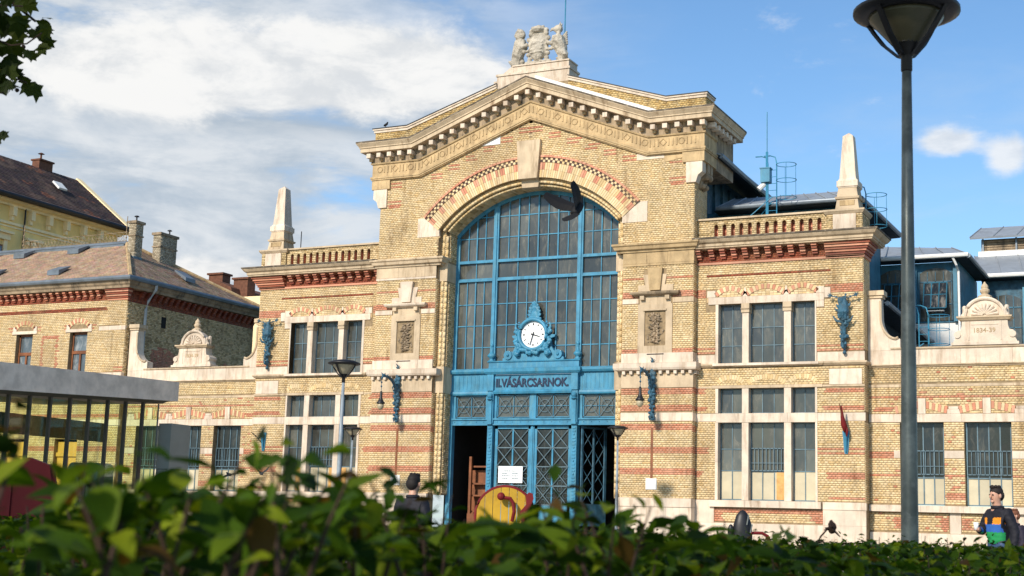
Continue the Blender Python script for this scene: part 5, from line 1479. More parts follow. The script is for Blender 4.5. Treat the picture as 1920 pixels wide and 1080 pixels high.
# skylights on the roof
for x, t in ((-29.6, .83), (-26.2, .85), (-28.6, .27), (-24.4, .22)):
    y, z = e0y + (ry - e0y) * t, ez + (rz_ - ez) * t
    k = MB(); v0 = .42
    k.add([(x - .35, y - .3, z - .10), (x + .35, y - .3, z - .10), (x + .35, y + .4, z + .36), (x - .35, y + .4, z + .36), (x - .35, y - .3, z + .12), (x + .35, y - .3, z + .12), (x + .35, y + .4, z + .42), (x - .35, y + .4, z + .42)], [(3, 2, 1, 0), (4, 5, 6, 7), (0, 1, 5, 4), (1, 2, 6, 5), (2, 3, 7, 6), (3, 0, 4, 7)])
    k.build('skylight', 'gutter', rfo)
k = MB(); x, y, z = e1x - 1.2, 4.9, ez + .72
k.add([(x + .3, y - .35, z - .05), (x + .3, y + .35, z - .05), (x - .4, y + .35, z + .45), (x - .4, y - .35, z + .45), (x + .3, y - .35, z + .12), (x + .3, y + .35, z + .12), (x - .4, y + .35, z + .52), (x - .4, y - .35, z + .52)], [(3, 2, 1, 0), (4, 5, 6, 7), (0, 1, 5, 4), (1, 2, 6, 5), (2, 3, 7, 6), (3, 0, 4, 7)])
k.build('skylight', 'gutter', rfo)
# iron cresting on the ridge
k = MB()
for x in np.arange(-30.4, -24.0, .22):
    k.tube([(x, ry, rz_ + .1), (x, ry, rz_ + .55)], .012, 4)
    for s_ in (-1, 1): k.tube([(x, ry, rz_ + .15), (x + .1 * s_, ry, rz_ + .3), (x + .02 * s_, ry, rz_ + .45)], .012, 4)
k.tube([(-30.6, ry, rz_ + .55), (-23.8, ry, rz_ + .62)], .015, 4); k.tube([(-30.6, ry, rz_ + .2), (-23.8, ry, rz_ + .2)], .015, 4)
for x in (-30.5, -23.85):
    for e in range(4): k.lathe([(.02, 0), (.05, .06), (.02, .12)], (x, ry, rz_ + .3 + e * .25), 6)
    k.tube([(x, ry, rz_), (x, ry, rz_ + 1.4)], .02, 5)
k.build('cresting', 'stone_dark', rfo)
l = MB(); l.tube([(HX1 + .52, 1.5, 11.08), (HX1 + .50, 1.5, 10.85), (HX1 + .18, 1.42, 10.35), (HX1 + .10, 1.40, 10.0), (HX1 + .10, 1.36, 7.2)], .065, 8); l.build('downpipe', 'pipe', B)

# chimneys of the corner house
def chimney(x0, x1, y0, y1, zb, zt, pots):
    c = MB(); c.box(x0, x1, y0, y1, zb, zt - .10); co_ = c.build('chimney', 'mortar', B)
    kf = lambda a, z: np.full(len(a), 5)
    brickfield('brickwork', co_, (0, y0, 0), (1, 0, 0), x0, x1, zb, zt - .1, (0, -1, 0), [], kf)
    brickfield('brickwork', co_, (x1, 0, 0), (0, 1, 0), y0, y1, zb, zt - .1, (1, 0, 0), [], kf)
    k = MB(); k.box(x0 - .07, x1 + .07, y0 - .07, y1 + .07, zt - .12, zt); k.build('chimney_cap', 'stone_dark', co_)
    k = MB(); k.box(x0 - .04, x1 + .04, y0 - .04, y1 + .04, zt - .72, zt - .66); k.build('chimney_band', 'stone_dark', co_)
    k = MB(); k.box(x0 - .03, x1 + .03, y0 - .03, y1 + .03, zb + .35, zb + .62) ; k.build('chimney_flashing', 'blue_grey', co_)
    for px, py in pots:
        k = MB(); k.lathe([(.035, 0), (.035, .22), (.12, .23), (.10, .27), (.02, .30)], (px, py, zt), 8); k.build('chimney_pot', 'black', co_)
chimney(-22.18, -21.80, 2.86, 3.38, 12.2, 14.5, [(-21.99, 3.1)])
chimney(-22.64, -22.20, 5.10, 6.30, 12.3, 14.42, [(-22.4, 5.95)])

# ================================================================== yellow apartment house, far left
A = thing('apartment_house', 'tall yellow plastered apartment house with a dark brown tiled roof, far left', 'house')
AX = -38.5
k = MB(); k.box(-54, AX, -8, 20.0, 0, 18.4); k.build('wall', 'yellow_wall', A)
def xbox(mb, y0, y1, z0, z1, d_): mb.box(AX - .02, AX + d_, y0, y1, z0, z1)
k = MB()
k.sweep([(AX, -8, 18.2), (AX, 20.05, 18.2), (-54, 20.05, 18.2)], [(0, 0), (.15, 0), (.2, .12), (.55, .2), (.6, .32), (.7, .36), (0, .4)]) ; k.build('cornice', 'yellow_trim', A)
for i in range(18):
    k = MB(); xbox(k, -6 + i * 1.42, -5.72 + i * 1.42, 17.65, 18.2, .34); xbox(k, -5.95 + i * 1.42, -5.77 + i * 1.42, 17.4, 17.66, .2); k.build('cornice_bracket', 'yellow_trim', A)
k = MB(); xbox(k, -8, 20, 17.15, 17.3, .10); xbox(k, -8, 20, 16.98, 17.06, .06); xbox(k, -8, 20, 13.2, 13.4, .12); k.build('string_course', 'yellow_trim', A)
for i in range(5):
    y = 9.5 - i * 3.1
    w_ = MB(); xbox(w_, y, y + 1.25, 13.6, 15.9, .03); wo = w_.build('window', 'wood', A)
    piece('pane', 'house_glass', wo, AX + .03, AX + .05, y + .08, y + 1.17, 13.7, 15.8)
    k = MB(); xbox(k, y - .25, y, 13.5, 16.2, .12); xbox(k, y + 1.25, y + 1.5, 13.5, 16.2, .12); xbox(k, y - .35, y + 1.6, 16.2, 16.55, .22); xbox(k, y - .45, y + 1.7, 16.55, 16.68, .4); k.build('window_frame', 'yellow_trim', A)
for y in (12.3, 15.5):
    k = MB(); xbox(k, y, y + 1.3, 16.45, 16.6, .3); xbox(k, y + .1, y + .3, 16.2, 16.45, .2); xbox(k, y + 1.0, y + 1.2, 16.2, 16.45, .2); k.ball((AX + .1, y + .65, 16.3), .2, 8, 6); k.build('window_hood', 'yellow_trim', A)
rm = MB(); plane_poly(rm, [(AX + .75, -8, 18.58), (AX + .75, 20.4, 18.58), (-42.6, 20.4, 22.25), (-42.6, -8, 22.25)], .12); plane_poly(rm, [(-54, 20.4, 18.58), (-54, -8, 18.58), (-42.6, -8, 22.25), (-42.6, 20.4, 22.25)], .12)
rm.build('roof', 'mortar_red', A)
tl = MB(); TILE = [(.060, .036, .032), (.050, .030, .028), (.075, .045, .038), (.045, .028, .028), (.065, .040, .036)]
tiles((AX + .75, -8, 18.60), (AX + .75, 20.4, 18.60), (-42.6, 20.4, 22.27), (-42.6, -8, 22.27), 26, .28)
RUST = [(.20, .075, .04), (.16, .06, .035)]
for i, f in enumerate(tl.f):
    v = tl.v[f[0]]
    if noise.noise(Vector((v[1] * .55, v[2] * 1.3, 2.0))) > .36 and rt.random() < .7: tl.c[i] = RUST[i % 2]
t_ = tl.build('roof_tiles', 'tile', A); t_['kind'] = 'stuff'
k = MB(); k.tube([(AX + .85, -8, 18.62), (AX + .85, 20.3, 18.62)], .16, 8); xbox(k, -8, 20.1, 18.5, 18.66, .8); k.build('gutter', 'black', A)
k = MB(); plane_poly(k, [(AX + .8, 20.3, 18.66), (AX + .8, 20.75, 18.66), (-42.6, 20.75, 22.40), (-42.6, 20.3, 22.40)], .25); k.build('gable_edge', 'yellow_trim', A)
k = MB(); k.prism([(-54, 18.4), (AX, 18.4), (-42.6, 22.2)], 19.8, 20.1); k.build('gable', 'yellow_wall', A)
k = MB(); k.box(-43.1, -42.5, 16.9, 18.05, 22.0, 22.75); k.box(-43.2, -42.4, 16.85, 18.1, 22.75, 22.85); k.lathe([(.06, 0), (.06, .35), (.22, .37), (.05, .45)], (-42.7, 17.2, 22.85), 8); k.build('chimney', 'mortar_red', A)
k = MB(); k.box(AX + .1, AX + .17, 12.1, 12.17, 12, 18.3); k.build('downpipe', 'black', A)
k = MB(); plane_poly(k, [(AX - 1.45, 16.2, 20.62), (AX - 1.45, 16.9, 20.62), (AX - 2.0, 16.9, 21.1), (AX - 2.0, 16.2, 21.1)], .12); k.build('roof_hatch', 'white', A)

# houses glimpsed behind
D_ = thing('distant_house', 'distant house with red brown roof and brick chimneys behind the corner house roof', 'house', (-33.0, 24.0, 0))
k = MB(); k.box(-9, 3.2, 0, 8, 0, 14.7); k.build('wall', 'yellow_trim', D_)
k = MB(); k.prism([(-9.3, 14.7), (.9, 14.7), (.7, 15.3), (-.3, 15.75), (-9.3, 17.2)], -.3, 8); k.build('roof', 'mortar_red', D_)
for x, z in ((-1.2, 16.35), (.8, 15.95)):
    k = MB(); k.box(x - .6, x + .5, .6, 1.4, 13.5, z); k.box(x - .7, x + .6, .5, 1.5, z, z + .12); k.build('chimney', 'mortar_red', D_)
D2 = thing('distant_building', 'distant cream building with flat roof edge behind the corner house roof', 'building', (-29.6, 26.0, 0))
k = MB(); k.box(-1.5, 6, 0, 8, 0, 14.6); k.build('wall', 'stone', D2)
k = MB(); k.box(-1.9, 6.3, -.4, 8.3, 14.6, 14.9); k.box(-1.4, -.6, .3, 1, 14.9, 15.6); k.build('roof', 'stone_dark', D2)
k = MB(); k.box(.3, 1.2, -.03, .05, 13.3, 14.0); k.build('window', 'dark', D2)

# ================================================================== obelisks
def obelisk(sx, label):
    o = thing('obelisk', label, 'obelisk', (sx * 11.80, .50, 11.965), 0, 'stone obelisks on the wing corners')
    def fr(w0, w1, z0, z1, mb):
        a, b = w0 / 2, w1 / 2
        mb.add([(-a, -a, z0), (a, -a, z0), (a, a, z0), (-a, a, z0), (-b, -b, z1), (b, -b, z1), (b, b, z1), (-b, b, z1)], [(3, 2, 1, 0), (4, 5, 6, 7), (0, 1, 5, 4), (1, 2, 6, 5), (2, 3, 7, 6), (3, 0, 4, 7)])
    b = MB(); fr(.92, .80, 0, .05, b); fr(.80, .70, .05, .40, b); fr(.80, .84, .40, .47, b); fr(.72, .62, .47, .80, b); b.build('base', 'stone', o)
    b = MB(); fr(.66, .66, .80, .84, b); fr(.72, .72, .84, 1.04, b); fr(.66, .58, 1.04, 1.12, b); b.build('collar', 'stone_light', o)
    b = MB(); fr(.56, .35, 1.12, 2.66, b); fr(.35, .02, 2.66, 2.80, b); b.build('shaft', 'stone_light', o)
    b = MB(); b.box(-.25, .25, -.40, -.35, .16, .34); b.build('tablet', 'stone_tan', o)
obelisk(1, 'cream stone obelisk on the right wing corner with blue hall roofs behind')
obelisk(-1, 'cream stone obelisk on the left wing corner against cloudy sky')

# ================================================================== sculpture
def evaluated(o, name, matn):
    dg = bpy.context.evaluated_depsgraph_get(); dg.update()
    me = bpy.data.meshes.new_from_object(o.evaluated_get(dg)); me.name = name
    me.materials.clear(); me.materials.append(M[matn])
    return me
def sculpt(mb, name, matn, parent, vox=.03, disp=.0, dscale=.1, **kw):
    o = mb.build(name + '_src', matn)
    md = o.modifiers.new('r', 'REMESH'); md.mode = 'VOXEL'; md.voxel_size = vox
    if disp:
        tx = bpy.data.textures.new(name, 'CLOUDS'); tx.noise_scale = dscale
        d2 = o.modifiers.new('d', 'DISPLACE'); d2.texture = tx; d2.strength = disp
    me = evaluated(o, name, matn)
    bpy.data.objects.remove(o)
    return obj(name, me, parent, **kw)
S = thing('coat_of_arms_statue', 'weathered white stone coat of arms between a lion and a griffin on the gable top', 'statue', (0, .05, 17.2))
k = MB(); k.box(-1.52, 1.52, -.40, .5, 0, .95); k.box(-1.68, -1.52, -.36, .4, 0, .72); k.box(-.85, 1.47, -.34, .45, .95, 1.26)
k.prism([(-1.35, .95), (-.85, .95), (-.85, 1.26), (-1.0, 1.2)], -.34, .4); k.build('plinth', 'stone_light', S)
k = MB(); k.box(-1.56, 1.56, -.44, .52, .88, .96); k.box(-.9, 1.5, -.38, .46, 1.22, 1.27); k.build('plinth_moulding', 'stone_light', S)
k = MB()
k.ball((.07, -.10, 2.02), .42, 14, 10, None, (1, .45, 1.45)); k.ball((.07, -.22, 1.85), .30, 12, 8, None, (1, .5, 1.5))
for s in (-1, 1):
    for i in range(6): k.ball((.07 + s * (.36 + .05 * math.sin(i * 2)), -.12, 1.5 + i * .2), .10, 8, 6)
    k.ball((.07 + s * .30, -.1, 2.62), .12, 8, 6)
k.lathe([(.22, 0), (.30, .1), (.26, .2), (.14, .26), (.06, .3)], (.07, -.1, 2.55), 12)
for i in range(5): k.ball((.07 + (i - 2) * .11, -.2, 2.74), .07, 6, 5)
for i in range(9): k.ball((-.4 + i * .12, -.14, 1.34 + .03 * (i % 2)), .10, 7, 5)
for i in range(4): k.tube([(-.18, -.36 + .03 * i, 1.7 + i * .13), (.32, -.36 + .03 * i, 1.72 + i * .13)], .03, 5)
sculpt(k, 'shield', 'statue', S, .026, .03, .09)
def beast(s, lion):
    k = MB(); c = .07
    def p(x, y, z): return (c + s * x, y, z)
    k.tube([p(.95, -.02, 1.25), p(.98, -.02, 1.55), p(.92, -.0, 1.80), p(.78, -.05, 2.10), p(.80, -.08, 2.35)], [.14, .19, .25, .29, .22], 9)
    k.tube([p(.95, -.1, 1.72), p(1.12, -.14, 1.5), p(.98, -.14, 1.28), p(.88, -.22, 1.26)], [.19, .14, .09, .08], 8)
    k.tube([p(.92, .1, 1.72), p(.78, .08, 1.5), p(.84, .1, 1.28), p(.74, 0, 1.27)], [.17, .13, .09, .07], 8)
    k.tube([p(.74, -.14, 2.22), p(.58, -.22, 2.02), p(.40, -.22, 2.1)], [.13, .095, .08], 8)
    k.tube([p(.72, -.02, 2.12), p(.56, -.16, 1.82), p(.36, -.2, 1.84)], [.10, .07, .06], 8)
    k.tube([p(1.0, 0, 1.3), p(1.2, .02, 1.4), p(1.18, 0, 1.62), p(1.08, 0, 1.72)], [.05, .045, .04, .07], 6)
    if lion:
        k.ball(p(.80, -.10, 2.56), .22, 12, 9, None, (1, .9, 1.1)); k.ball(p(.66, -.17, 2.54), .10, 8, 6, None, (1.2, .9, .8)); k.ball(p(.63, -.18, 2.47), .06, 6, 5)
        for i in range(10): k.ball(p(.88 + .10 * math.sin(i), -.05, 2.22 + i * .045), .10, 7, 5)
        for e in (-.1, .1): k.ball(p(.84, -.1 + e, 2.76), .05, 6, 5)
    else:
        k.ball(p(.82, -.10, 2.60), .17, 10, 8, None, (1.1, .9, 1)); k.tube([p(.74, -.14, 2.60), p(.58, -.17, 2.60), p(.50, -.17, 2.50)], [.11, .06, .015], 7)
        for e in (-.08, .06): k.tube([p(.90, -.1 + e, 2.70), p(.96, -.1 + e, 2.88)], [.05, .012], 5)
        for i in range(6): k.tube([p(.92, .05, 2.0 + i * .05), p(1.14 - i * .01, .12, 2.05 + i * .10)], [.09, .04], 6)
        for i in range(8): k.ball(p(.86, -.18 + .03 * (i % 3), 2.0 + i * .06), .09, 7, 5)
    return sculpt(k, 'lion' if lion else 'griffin', 'statue', S, .024, .022, .07)
beast(-1, True); beast(1, False)
f = thing('flagpole', 'thin blue flagpole rising behind the statue on the gable', 'flagpole', (.82, .7, 17.4))
k = MB(); k.tube([(0, 0, 0), (0, 0, 5.5)], .025, 6); k.build('pole', 'blue', f)
k = MB(); k.lathe([(.06, 0), (.06, .15), (.04, .2)], (0, 0, 0), 8); k.build('foot', 'blue', f)

# ================================================================== clock
CL = thing('clock', 'round white clock in an ornate blue cast iron case above the entrance sign', 'clock', (0, EY - .02, 8.10))
k = MB()
k.prism([(-1.26, -.98), (1.26, -.98), (1.26, -.86), (1.12, -.82), (1.18, -.72), (1.05, -.60), (.85, -.62), (.72, -.40), (.66, -.16), (.86, -.10), (.90, -.02), (.62, .02), (.60, .22), (.42, .46), (.2, .60), (-.2, .60), (-.42, .46), (-.60, .22), (-.62, .02), (-.90, -.02), (-.86, -.10), (-.66, -.16), (-.72, -.40), (-.85, -.62), (-1.05, -.60), (-1.18, -.72), (-1.12, -.82), (-1.26, -.86)], -.04, .16)
for s in (-1, 1): k.tube([(s * 1.03, -.09, -.75), (s * 1.03, .16, -.75)], .17, 12); k.ball((s * 1.03, -.10, -.75), .06, 8, 6)
k.build('case', 'blue', CL)
k = MB(); k.smooth = True
k.tube([(.57 * math.cos(t), -.12, .57 * math.sin(t)) for t in np.linspace(0, 2 * math.pi, 41)], .075, 8); k.tube([(.53 * math.cos(t), -.02, .53 * math.sin(t)) for t in np.linspace(0, 2 * math.pi, 41)], .06, 6); k.build('bezel', 'blue', CL)
k = MB(); k.prism([(.50 * math.cos(t), .50 * math.sin(t)) for t in np.linspace(0, 2 * math.pi, 40, endpoint=False)], -.06, -.02); k.build('dial', 'clock_face', CL)
for h in range(12):
    a = math.pi * h / 6; k = MB()
    u = (math.sin(a), math.cos(a)); v = (math.cos(a), -math.sin(a)); r0, r1, w_ = .35, .43, (.024 if h % 3 == 0 else .016)
    k.prism([(u[0] * r0 - v[0] * w_, u[1] * r0 - v[1] * w_), (u[0] * r0 + v[0] * w_, u[1] * r0 + v[1] * w_), (u[0] * r1 + v[0] * w_, u[1] * r1 + v[1] * w_), (u[0] * r1 - v[0] * w_, u[1] * r1 - v[1] * w_)], -.072, -.058); k.build('hour_mark', 'black', CL)
def hand(a, ln, w_, y):
    k = MB(); u = (math.sin(a), math.cos(a)); v = (math.cos(a), -math.sin(a)); r0 = -.10
    k.prism([(u[0] * r0 - v[0] * w_, u[1] * r0 - v[1] * w_), (u[0] * r0 + v[0] * w_, u[1] * r0 + v[1] * w_), (u[0] * ln + v[0] * w_ * .6, u[1] * ln + v[1] * w_ * .6), (u[0] * ln - v[0] * w_ * .6, u[1] * ln - v[1] * w_ * .6)], y, y + .012); k.build('clock_hand', 'black', CL)
hand(math.radians(107), .28, .024, -.085); hand(math.radians(197), .42, .018, -.10)
k = MB()
for i in range(19):
    t = math.radians(200 + i * 140 / 18); r = .70 + .05 * math.sin(i * 1.9)
    k.ball((r * math.cos(t), -.12, r * math.sin(t) * .98), .085, 7, 5)
for s in (-1, 1):
    for i in range(7): k.ball((s * (.66 + .07 * math.sin(i * 1.3)), -.12, -.16 - i * .09), .085 - .004 * i, 7, 5)
    for i in range(9): k.ball((s * (.66 + .09 * math.sin(i * 2.2)), -.10, .06 + i * .05), .075 - .004 * i, 6, 5)
    k.ball((s * .62, -.14, -.72), .12, 8, 6)
sculpt(k, 'garland', 'blue', CL, .022, .03, .05)
k = MB()
for i in range(11):
    t = math.radians(-75 + i * 15)
    for r in (.16, .34, .50 - abs(i - 5) * .02):
        k.ball((math.sin(t) * r * .58, -.02, .62 + math.cos(t) * r * 1.22), .052, 6, 5, None, (1, .7, 1.2))
    k.tube([(0, -.0, .6), (math.sin(t) * .3, -.03, .62 + math.cos(t) * .62)], [.02, .022], 5)
for i in range(7): k.ball(((i - 3) * .085, -.03, .60 + .02 * (i % 2)), .06, 6, 5)
k.tube([(0, 0, .6), (0, 0, 1.18)], .05, 6)
sculpt(k, 'palmette', 'blue', CL, .018)
for s in (-1, 1):
    f = thing('finial', 'small blue iron finial on the entrance cornice, ' + ('left' if s < 0 else 'right') + ' of the clock', 'finial', (s * 1.78, EY + .05, 7.13), 0, 'finials beside the clock')
    k = MB(); k.smooth = True; k.lathe([(.12, 0), (.12, .06), (.06, .09), (.08, .13), (.165, .20), (.165, .24), (.12, .30), (.05, .36), (.035, .46), (.03, .55), (.06, .60), (.06, .64), (.015, .70)], (0, 0, 0), 12); k.build('urn', 'blue', f)
    k = MB(); k.box(-.10, .10, -.10, .10, -.0, .03); k.build('foot', 'blue', f)

# ================================================================== wall lamps, ornaments, flags
def wall_lamp(x, label):
    o = thing('wall_lamp', label, 'wall lamp', (x, T - .02, 4.75), 0, 'wrought iron wall lamps on the piers')
    k = MB()
    k.tube([(0, -.06, .05), (0, -.08, .9), (0, -.09, 1.6), (0, -.10, 2.25)], [.04, .06, .09, .02], 8)
    for i in range(30):
        a = i * 2.4; z = .1 + i * .055
        k.ball((.085 * math.cos(a), -.10 + .05 * math.sin(a), z), .05 + .03 * (z > .7), 6, 5)
    for i in range(12):
        a = i * 2.1; z = 1.75 + i * .04
        k.tube([(0, -.1, z), (.10 * math.cos(a), -.1 + .08 * math.sin(a), z + .10)], [.03, .012], 5)
    for s in (-1, 1): k.tube([(0, -.08, .3), (s * .10, -.12, .2), (s * .06, -.12, .05)], [.03, .03, .02], 6)
    sculpt(k, 'stem', 'blue_dark', o, .018, .02, .04)
    k = MB()
    arm = [(0, -.1, .95), (0, -.22, 1.35), (0, -.45, 1.62), (0, -.8, 1.72), (0, -1.15, 1.68), (0, -1.24, 1.60)]
    k.tube(arm, [.07, .07, .055, .045, .04, .03], 7)
    for i in range(10):
        t = i / 9; q = Vector(arm[1]).lerp(Vector(arm[4]), t); q.z += .08 * math.sin(t * 3.1) + .06
        k.tube([q, q + Vector((.06 * (-1) ** i, -.03, .10))], [.035, .012], 5); k.ball(q, .05, 6, 5)
    k.tube([(0, -.3, 1.5), (0, -.42, 1.35), (0, -.36, 1.22), (0, -.26, 1.26)], .03, 6)
    sculpt(k, 'arm', 'blue_dark', o, .018)
    k = MB(); k.tube([(0, -1.22, 1.62), (0, -1.22, 1.12)], .012, 5)
    for z in (1.45, 1.3): k.ball((0, -1.22, z), .04, 6, 5)
    k.build('chain', 'blue_dark', o)
    k = MB(); k.smooth = True; k.lathe([(.03, 0), (.05, -.05), (.055, -.25), (.10, -.36), (.16, -.44), (.16, -.47), (.10, -.47)], (0, -1.22, 1.12), 12); k.build('lantern_cap', 'black', o)
    k = MB(); k.smooth = True; k.lathe([(.12, -.475), (.125, -.56), (.09, -.66), (.02, -.70)], (0, -1.22, 1.12), 12); k.build('lantern_bowl', 'lamp_glass', o)
wall_lamp(5.05, 'blue wrought iron wall lamp on the pier right of the arch')
wall_lamp(-5.33, 'blue wrought iron wall lamp on the pier left of the arch')
for sx in (1, -1):
    # recessed cable slot and its white box below each lamp
    xc_ = 5.04 if sx > 0 else -5.28
    k = MB(); k.box(xc_ - .045, xc_ + .045, T - .022, T - .002, 2.70, 4.56); k.build('cable_slot', 'wood', H)
    k = MB(); k.box(xc_ - .2, xc_ + .2, T - .05, T, 2.42, 2.80); k.build('patch_block', 'white', H)
    o = thing('iron_ornament', 'blue wrought iron leaf ornament beside the upper windows of the ' + ('right' if sx > 0 else 'left') + ' wing', 'ornament', (sx * 11.72, -.02, 7.0), 0, 'leaf ornaments on the wings')
    k = MB()
    k.tube([(0, -.06, 0), (0, -.10, .55), (0, -.12, 1.0), (0, -.22, 1.4), (0, -.18, 1.75), (0, -.1, 1.95)], [.03, .05, .09, .20, .14, .05], 8)
    rl = random.Random(3)
    for i in range(34):
        a = rl.uniform(0, 6.28); z = rl.uniform(.15, 1.9); r = .10 + .16 * max(0, 1 - abs(z - 1.4) / .55)
        k.tube([(0, -.12, z - .05), (r * math.cos(a) * 1.0, -.14 - abs(math.sin(a)) * r, z + .03), (r * 1.25 * math.cos(a), -.14 - abs(math.sin(a)) * r * 1.3, z + .12)], [.03, .05, .015], 5)
    for s in (-1, 1): k.tube([(0, -.15, 1.05), (s * .24, -.22, 1.12), (s * .34, -.24, 1.28)], [.05, .05, .02], 6); k.ball((s * .1, -.12, .6), .07, 6, 5)
    k.ball((0, -.1, .05), .07, 6, 5); k.ball((0, -.1, .28), .09, 6, 5)
    sculpt(k, 'acanthus', 'blue_dark', o, .018, .02, .04)
    k = MB()
    for s in (-1, 1):
        k.tube([(0, -.12, 1.92), (s * .2, -.2, 1.90), (s * .44, -.22, 1.98)], .018, 5)
        for j in range(6): k.tube([(s * .44, -.22, 1.98), (s * .44 + .09 * math.cos(j), -.24, 1.98 + .09 * math.sin(j))], [.03, .01], 5)
        k.ball((s * .24, -.2, 1.93), .035, 6, 5)
    k.ball((.08, -.2, 2.0), .04, 6, 5); k.build('flower_arm', 'blue_dark', o)
    # flag holder
    fx = 11.73
    o = thing('flag_holder', ('blue flag holder with a furled red flag' if sx > 0 else 'blue iron flag holder without a flag') + ' on the ' + ('right' if sx > 0 else 'left') + ' wing wall', 'flag holder', (sx * fx, -.02, 3.70), 0, 'flag holders on the wings')
    k = MB(); k.prism([(-.05, 0), (.05, 0), (.075, .15), (.10, .55), (.12, .75), (-.12, .75), (-.10, .55), (-.075, .15)], -.03, .0); k.tube([(0, -.05, .05), (0, -.10, .35), (0, -.14, .68)], [.03, .05, .06], 7); k.build('plate', 'blue', o)
    k = MB(); k.lathe([(.04, 0), (.055, .03), (.055, .10), (.04, .12)], (0, -.16, .60), 8); k.build('socket', 'blue', o)
    k = MB()
    if sx > 0:
        k.tube([(0, -.16, .62), (-.05, -.40, 1.2), (-.09, -.55, 1.62)], .015, 5); k.build('pole', 'wood', o)
        k = MB(); k.smooth = True; k.tube([(-.06, -.42, 1.56), (-.04, -.36, 1.2), (.0, -.30, .92), (.03, -.26, .70)], [.02, .06, .10, .05], 8); k.tube([(.04, -.27, 1.0), (.09, -.26, .72), (.07, -.26, .55)], [.03, .05, .02], 6); k.build('flag', 'red_dark', o)
    else:
        k.tube([(0, -.1, .30), (-.10, -.3, .52), (-.26, -.5, .72)], .02, 5); k.build('pole', 'black', o)
p = thing('notice_board', 'white paper notice hung on the blue entrance door behind the yellow spring rider', 'notice', (-.85, EY + .07, 2.9))
k = MB(); k.box(-.5, .5, -.012, .0, -.30, .31); k.build('sheet', 'clock_face', p)
k = MB()
for z, a, b in ((.12, -.28, .02), (.12, .06, .24), (.03, -.36, -.12), (.03, .06, .32), (-.06, -.36, .02), (-.06, .06, .33), (-.15, -.36, -.1), (-.15, .06, .33)):
    x = a
    while x < b:
        w_ = random.uniform(.03, .08); k.box(x, min(b, x + w_), -.014, -.0115, z, z + .035); x += w_ + .012
k.build('print_line', 'blue_grey', p)

# ================================================================== roof ladders and mast
def ladder(loc, h, label, rz=0):
    o = thing('roof_ladder', label, 'ladder', loc, rz, 'blue caged ladders on the roofs')
    k = MB()
    for x in (-.16, .16): k.tube([(x, 0, -.3), (x, 0, h), (x - .08, .1, h + .25), (x - .3, .25, h + .36), (x - .55, .3, h + .38)], .022, 6)
    for i in range(int(h / .25)): k.tube([(-.16, 0, i * .25), (.16, 0, i * .25)], .012, 5)
    k.build('rail', 'blue', o)
    k = MB()
    zz = [h * .25, h * .62, h * .95]
    for z in zz: k.tube([(.16 + .36 - .36 * math.cos(t), -.02 - .34 * math.sin(t) , z) for t in np.linspace(-3.1, 3.1, 20)], .014, 5)
    for t in (-1.2, 0.6, 1.8, 3.0): k.tube([(.52 - .36 * math.cos(t), -.02 - .34 * math.sin(t), zz[0]), (.52 - .36 * math.cos(t), -.02 - .34 * math.sin(t), zz[-1])], .009, 4)
    k.build('cage', 'blue', o)
    k = MB(); k.tube([(0, 0, h * .3), (-.9, -.2, -.3)], .02, 5); k.tube([(0, 0, h * .2), (-.7, .3, -.3)], .02, 5); k.build('stay', 'blue', o)
ladder((8.75, 1.7, 12.5), 1.75, 'blue caged ladder beside the mast above the right wing parapet')
ladder((12.0, 1.4, 11.2), 1.60, 'blue caged ladder right of the right obelisk, beside the tall lamp post')
ladder((13.72, 3.2, 7.3), 1.45, 'blue caged ladder above the low wall right of the tall lamp post')
o = thing('roof_mast', 'thin blue mast with a small box above the right wing parapet', 'mast', (8.55, 1.7, 12.0))
k = MB(); k.tube([(0, 0, 0), (0, 0, 2.7)], .045, 6); k.tube([(0, 0, 2.7), (0, 0, 4.2)], .02, 5); k.build('pole', 'blue', o)
k = MB(); k.box(-.20, .14, -.16, .16, 1.55, 2.05); k.box(-.23, .17, -.18, .18, 2.05, 2.09); k.build('box', 'blue', o)
k = MB(); k.tube([(-.1, 0, 1.5), (-.28, -.1, 1.3)], [.09, .10], 8); k.build('spotlight', 'white', o)
o = thing('roof_rod', 'thin lightning rod beside the left obelisk', 'rod', (-11.18, 1.0, 11.0)); k = MB(); k.tube([(0, 0, 0), (0, 0, 1.9)], .02, 5); k.build('pole', 'black', o); k = MB(); k.box(-.08, .08, -.08, .08, 0, .05); k.build('foot', 'black', o)

# ================================================================== kiosk at the left
K_ = thing('metro_pavilion', 'glass pavilion with a sloping grey concrete roof at the left', 'pavilion', (-10, -8.0, 0))
def zt(y): return 5.655 + .0291 * y
def zb_(y): return 4.97 + .0486 * y
k = MB()
y0, y1 = -16.0, .45
k.add([(0, y0, zb_(y0)), (0, y1, zb_(y1)), (-5.5, y1, zb_(y1)), (-5.5, y0, zb_(y0)), (0, y0, zt(y0)), (0, y1, zt(y1)), (-5.5, y1, zt(y1)), (-5.5, y0, zt(y0))], [(3, 2, 1, 0), (4, 5, 6, 7), (0, 1, 5, 4), (1, 2, 6, 5), (2, 3, 7, 6), (3, 0, 4, 7)])
k.build('roof', 'concrete', K_)
k = MB(); k.add([(-.25, y0, zb_(y0) - .12), (-.25, y1 - .5, zb_(y1) - .12), (-5.2, y1 - .5, zb_(y1) - .12), (-5.2, y0, zb_(y0) - .12), (-.02, y0, zb_(y0) - .002), (-.02, y1 - .35, zb_(y1) - .002), (-5.2, y1 - .35, zb_(y1) - .002), (-5.2, y0, zb_(y0) - .002)], [(3, 2, 1, 0), (4, 5, 6, 7), (0, 1, 5, 4), (1, 2, 6, 5), (2, 3, 7, 6), (3, 0, 4, 7)]); k.build('soffit', 'fin', K_)
ys = [-.10 - .868 * i for i in range(1, 18)]
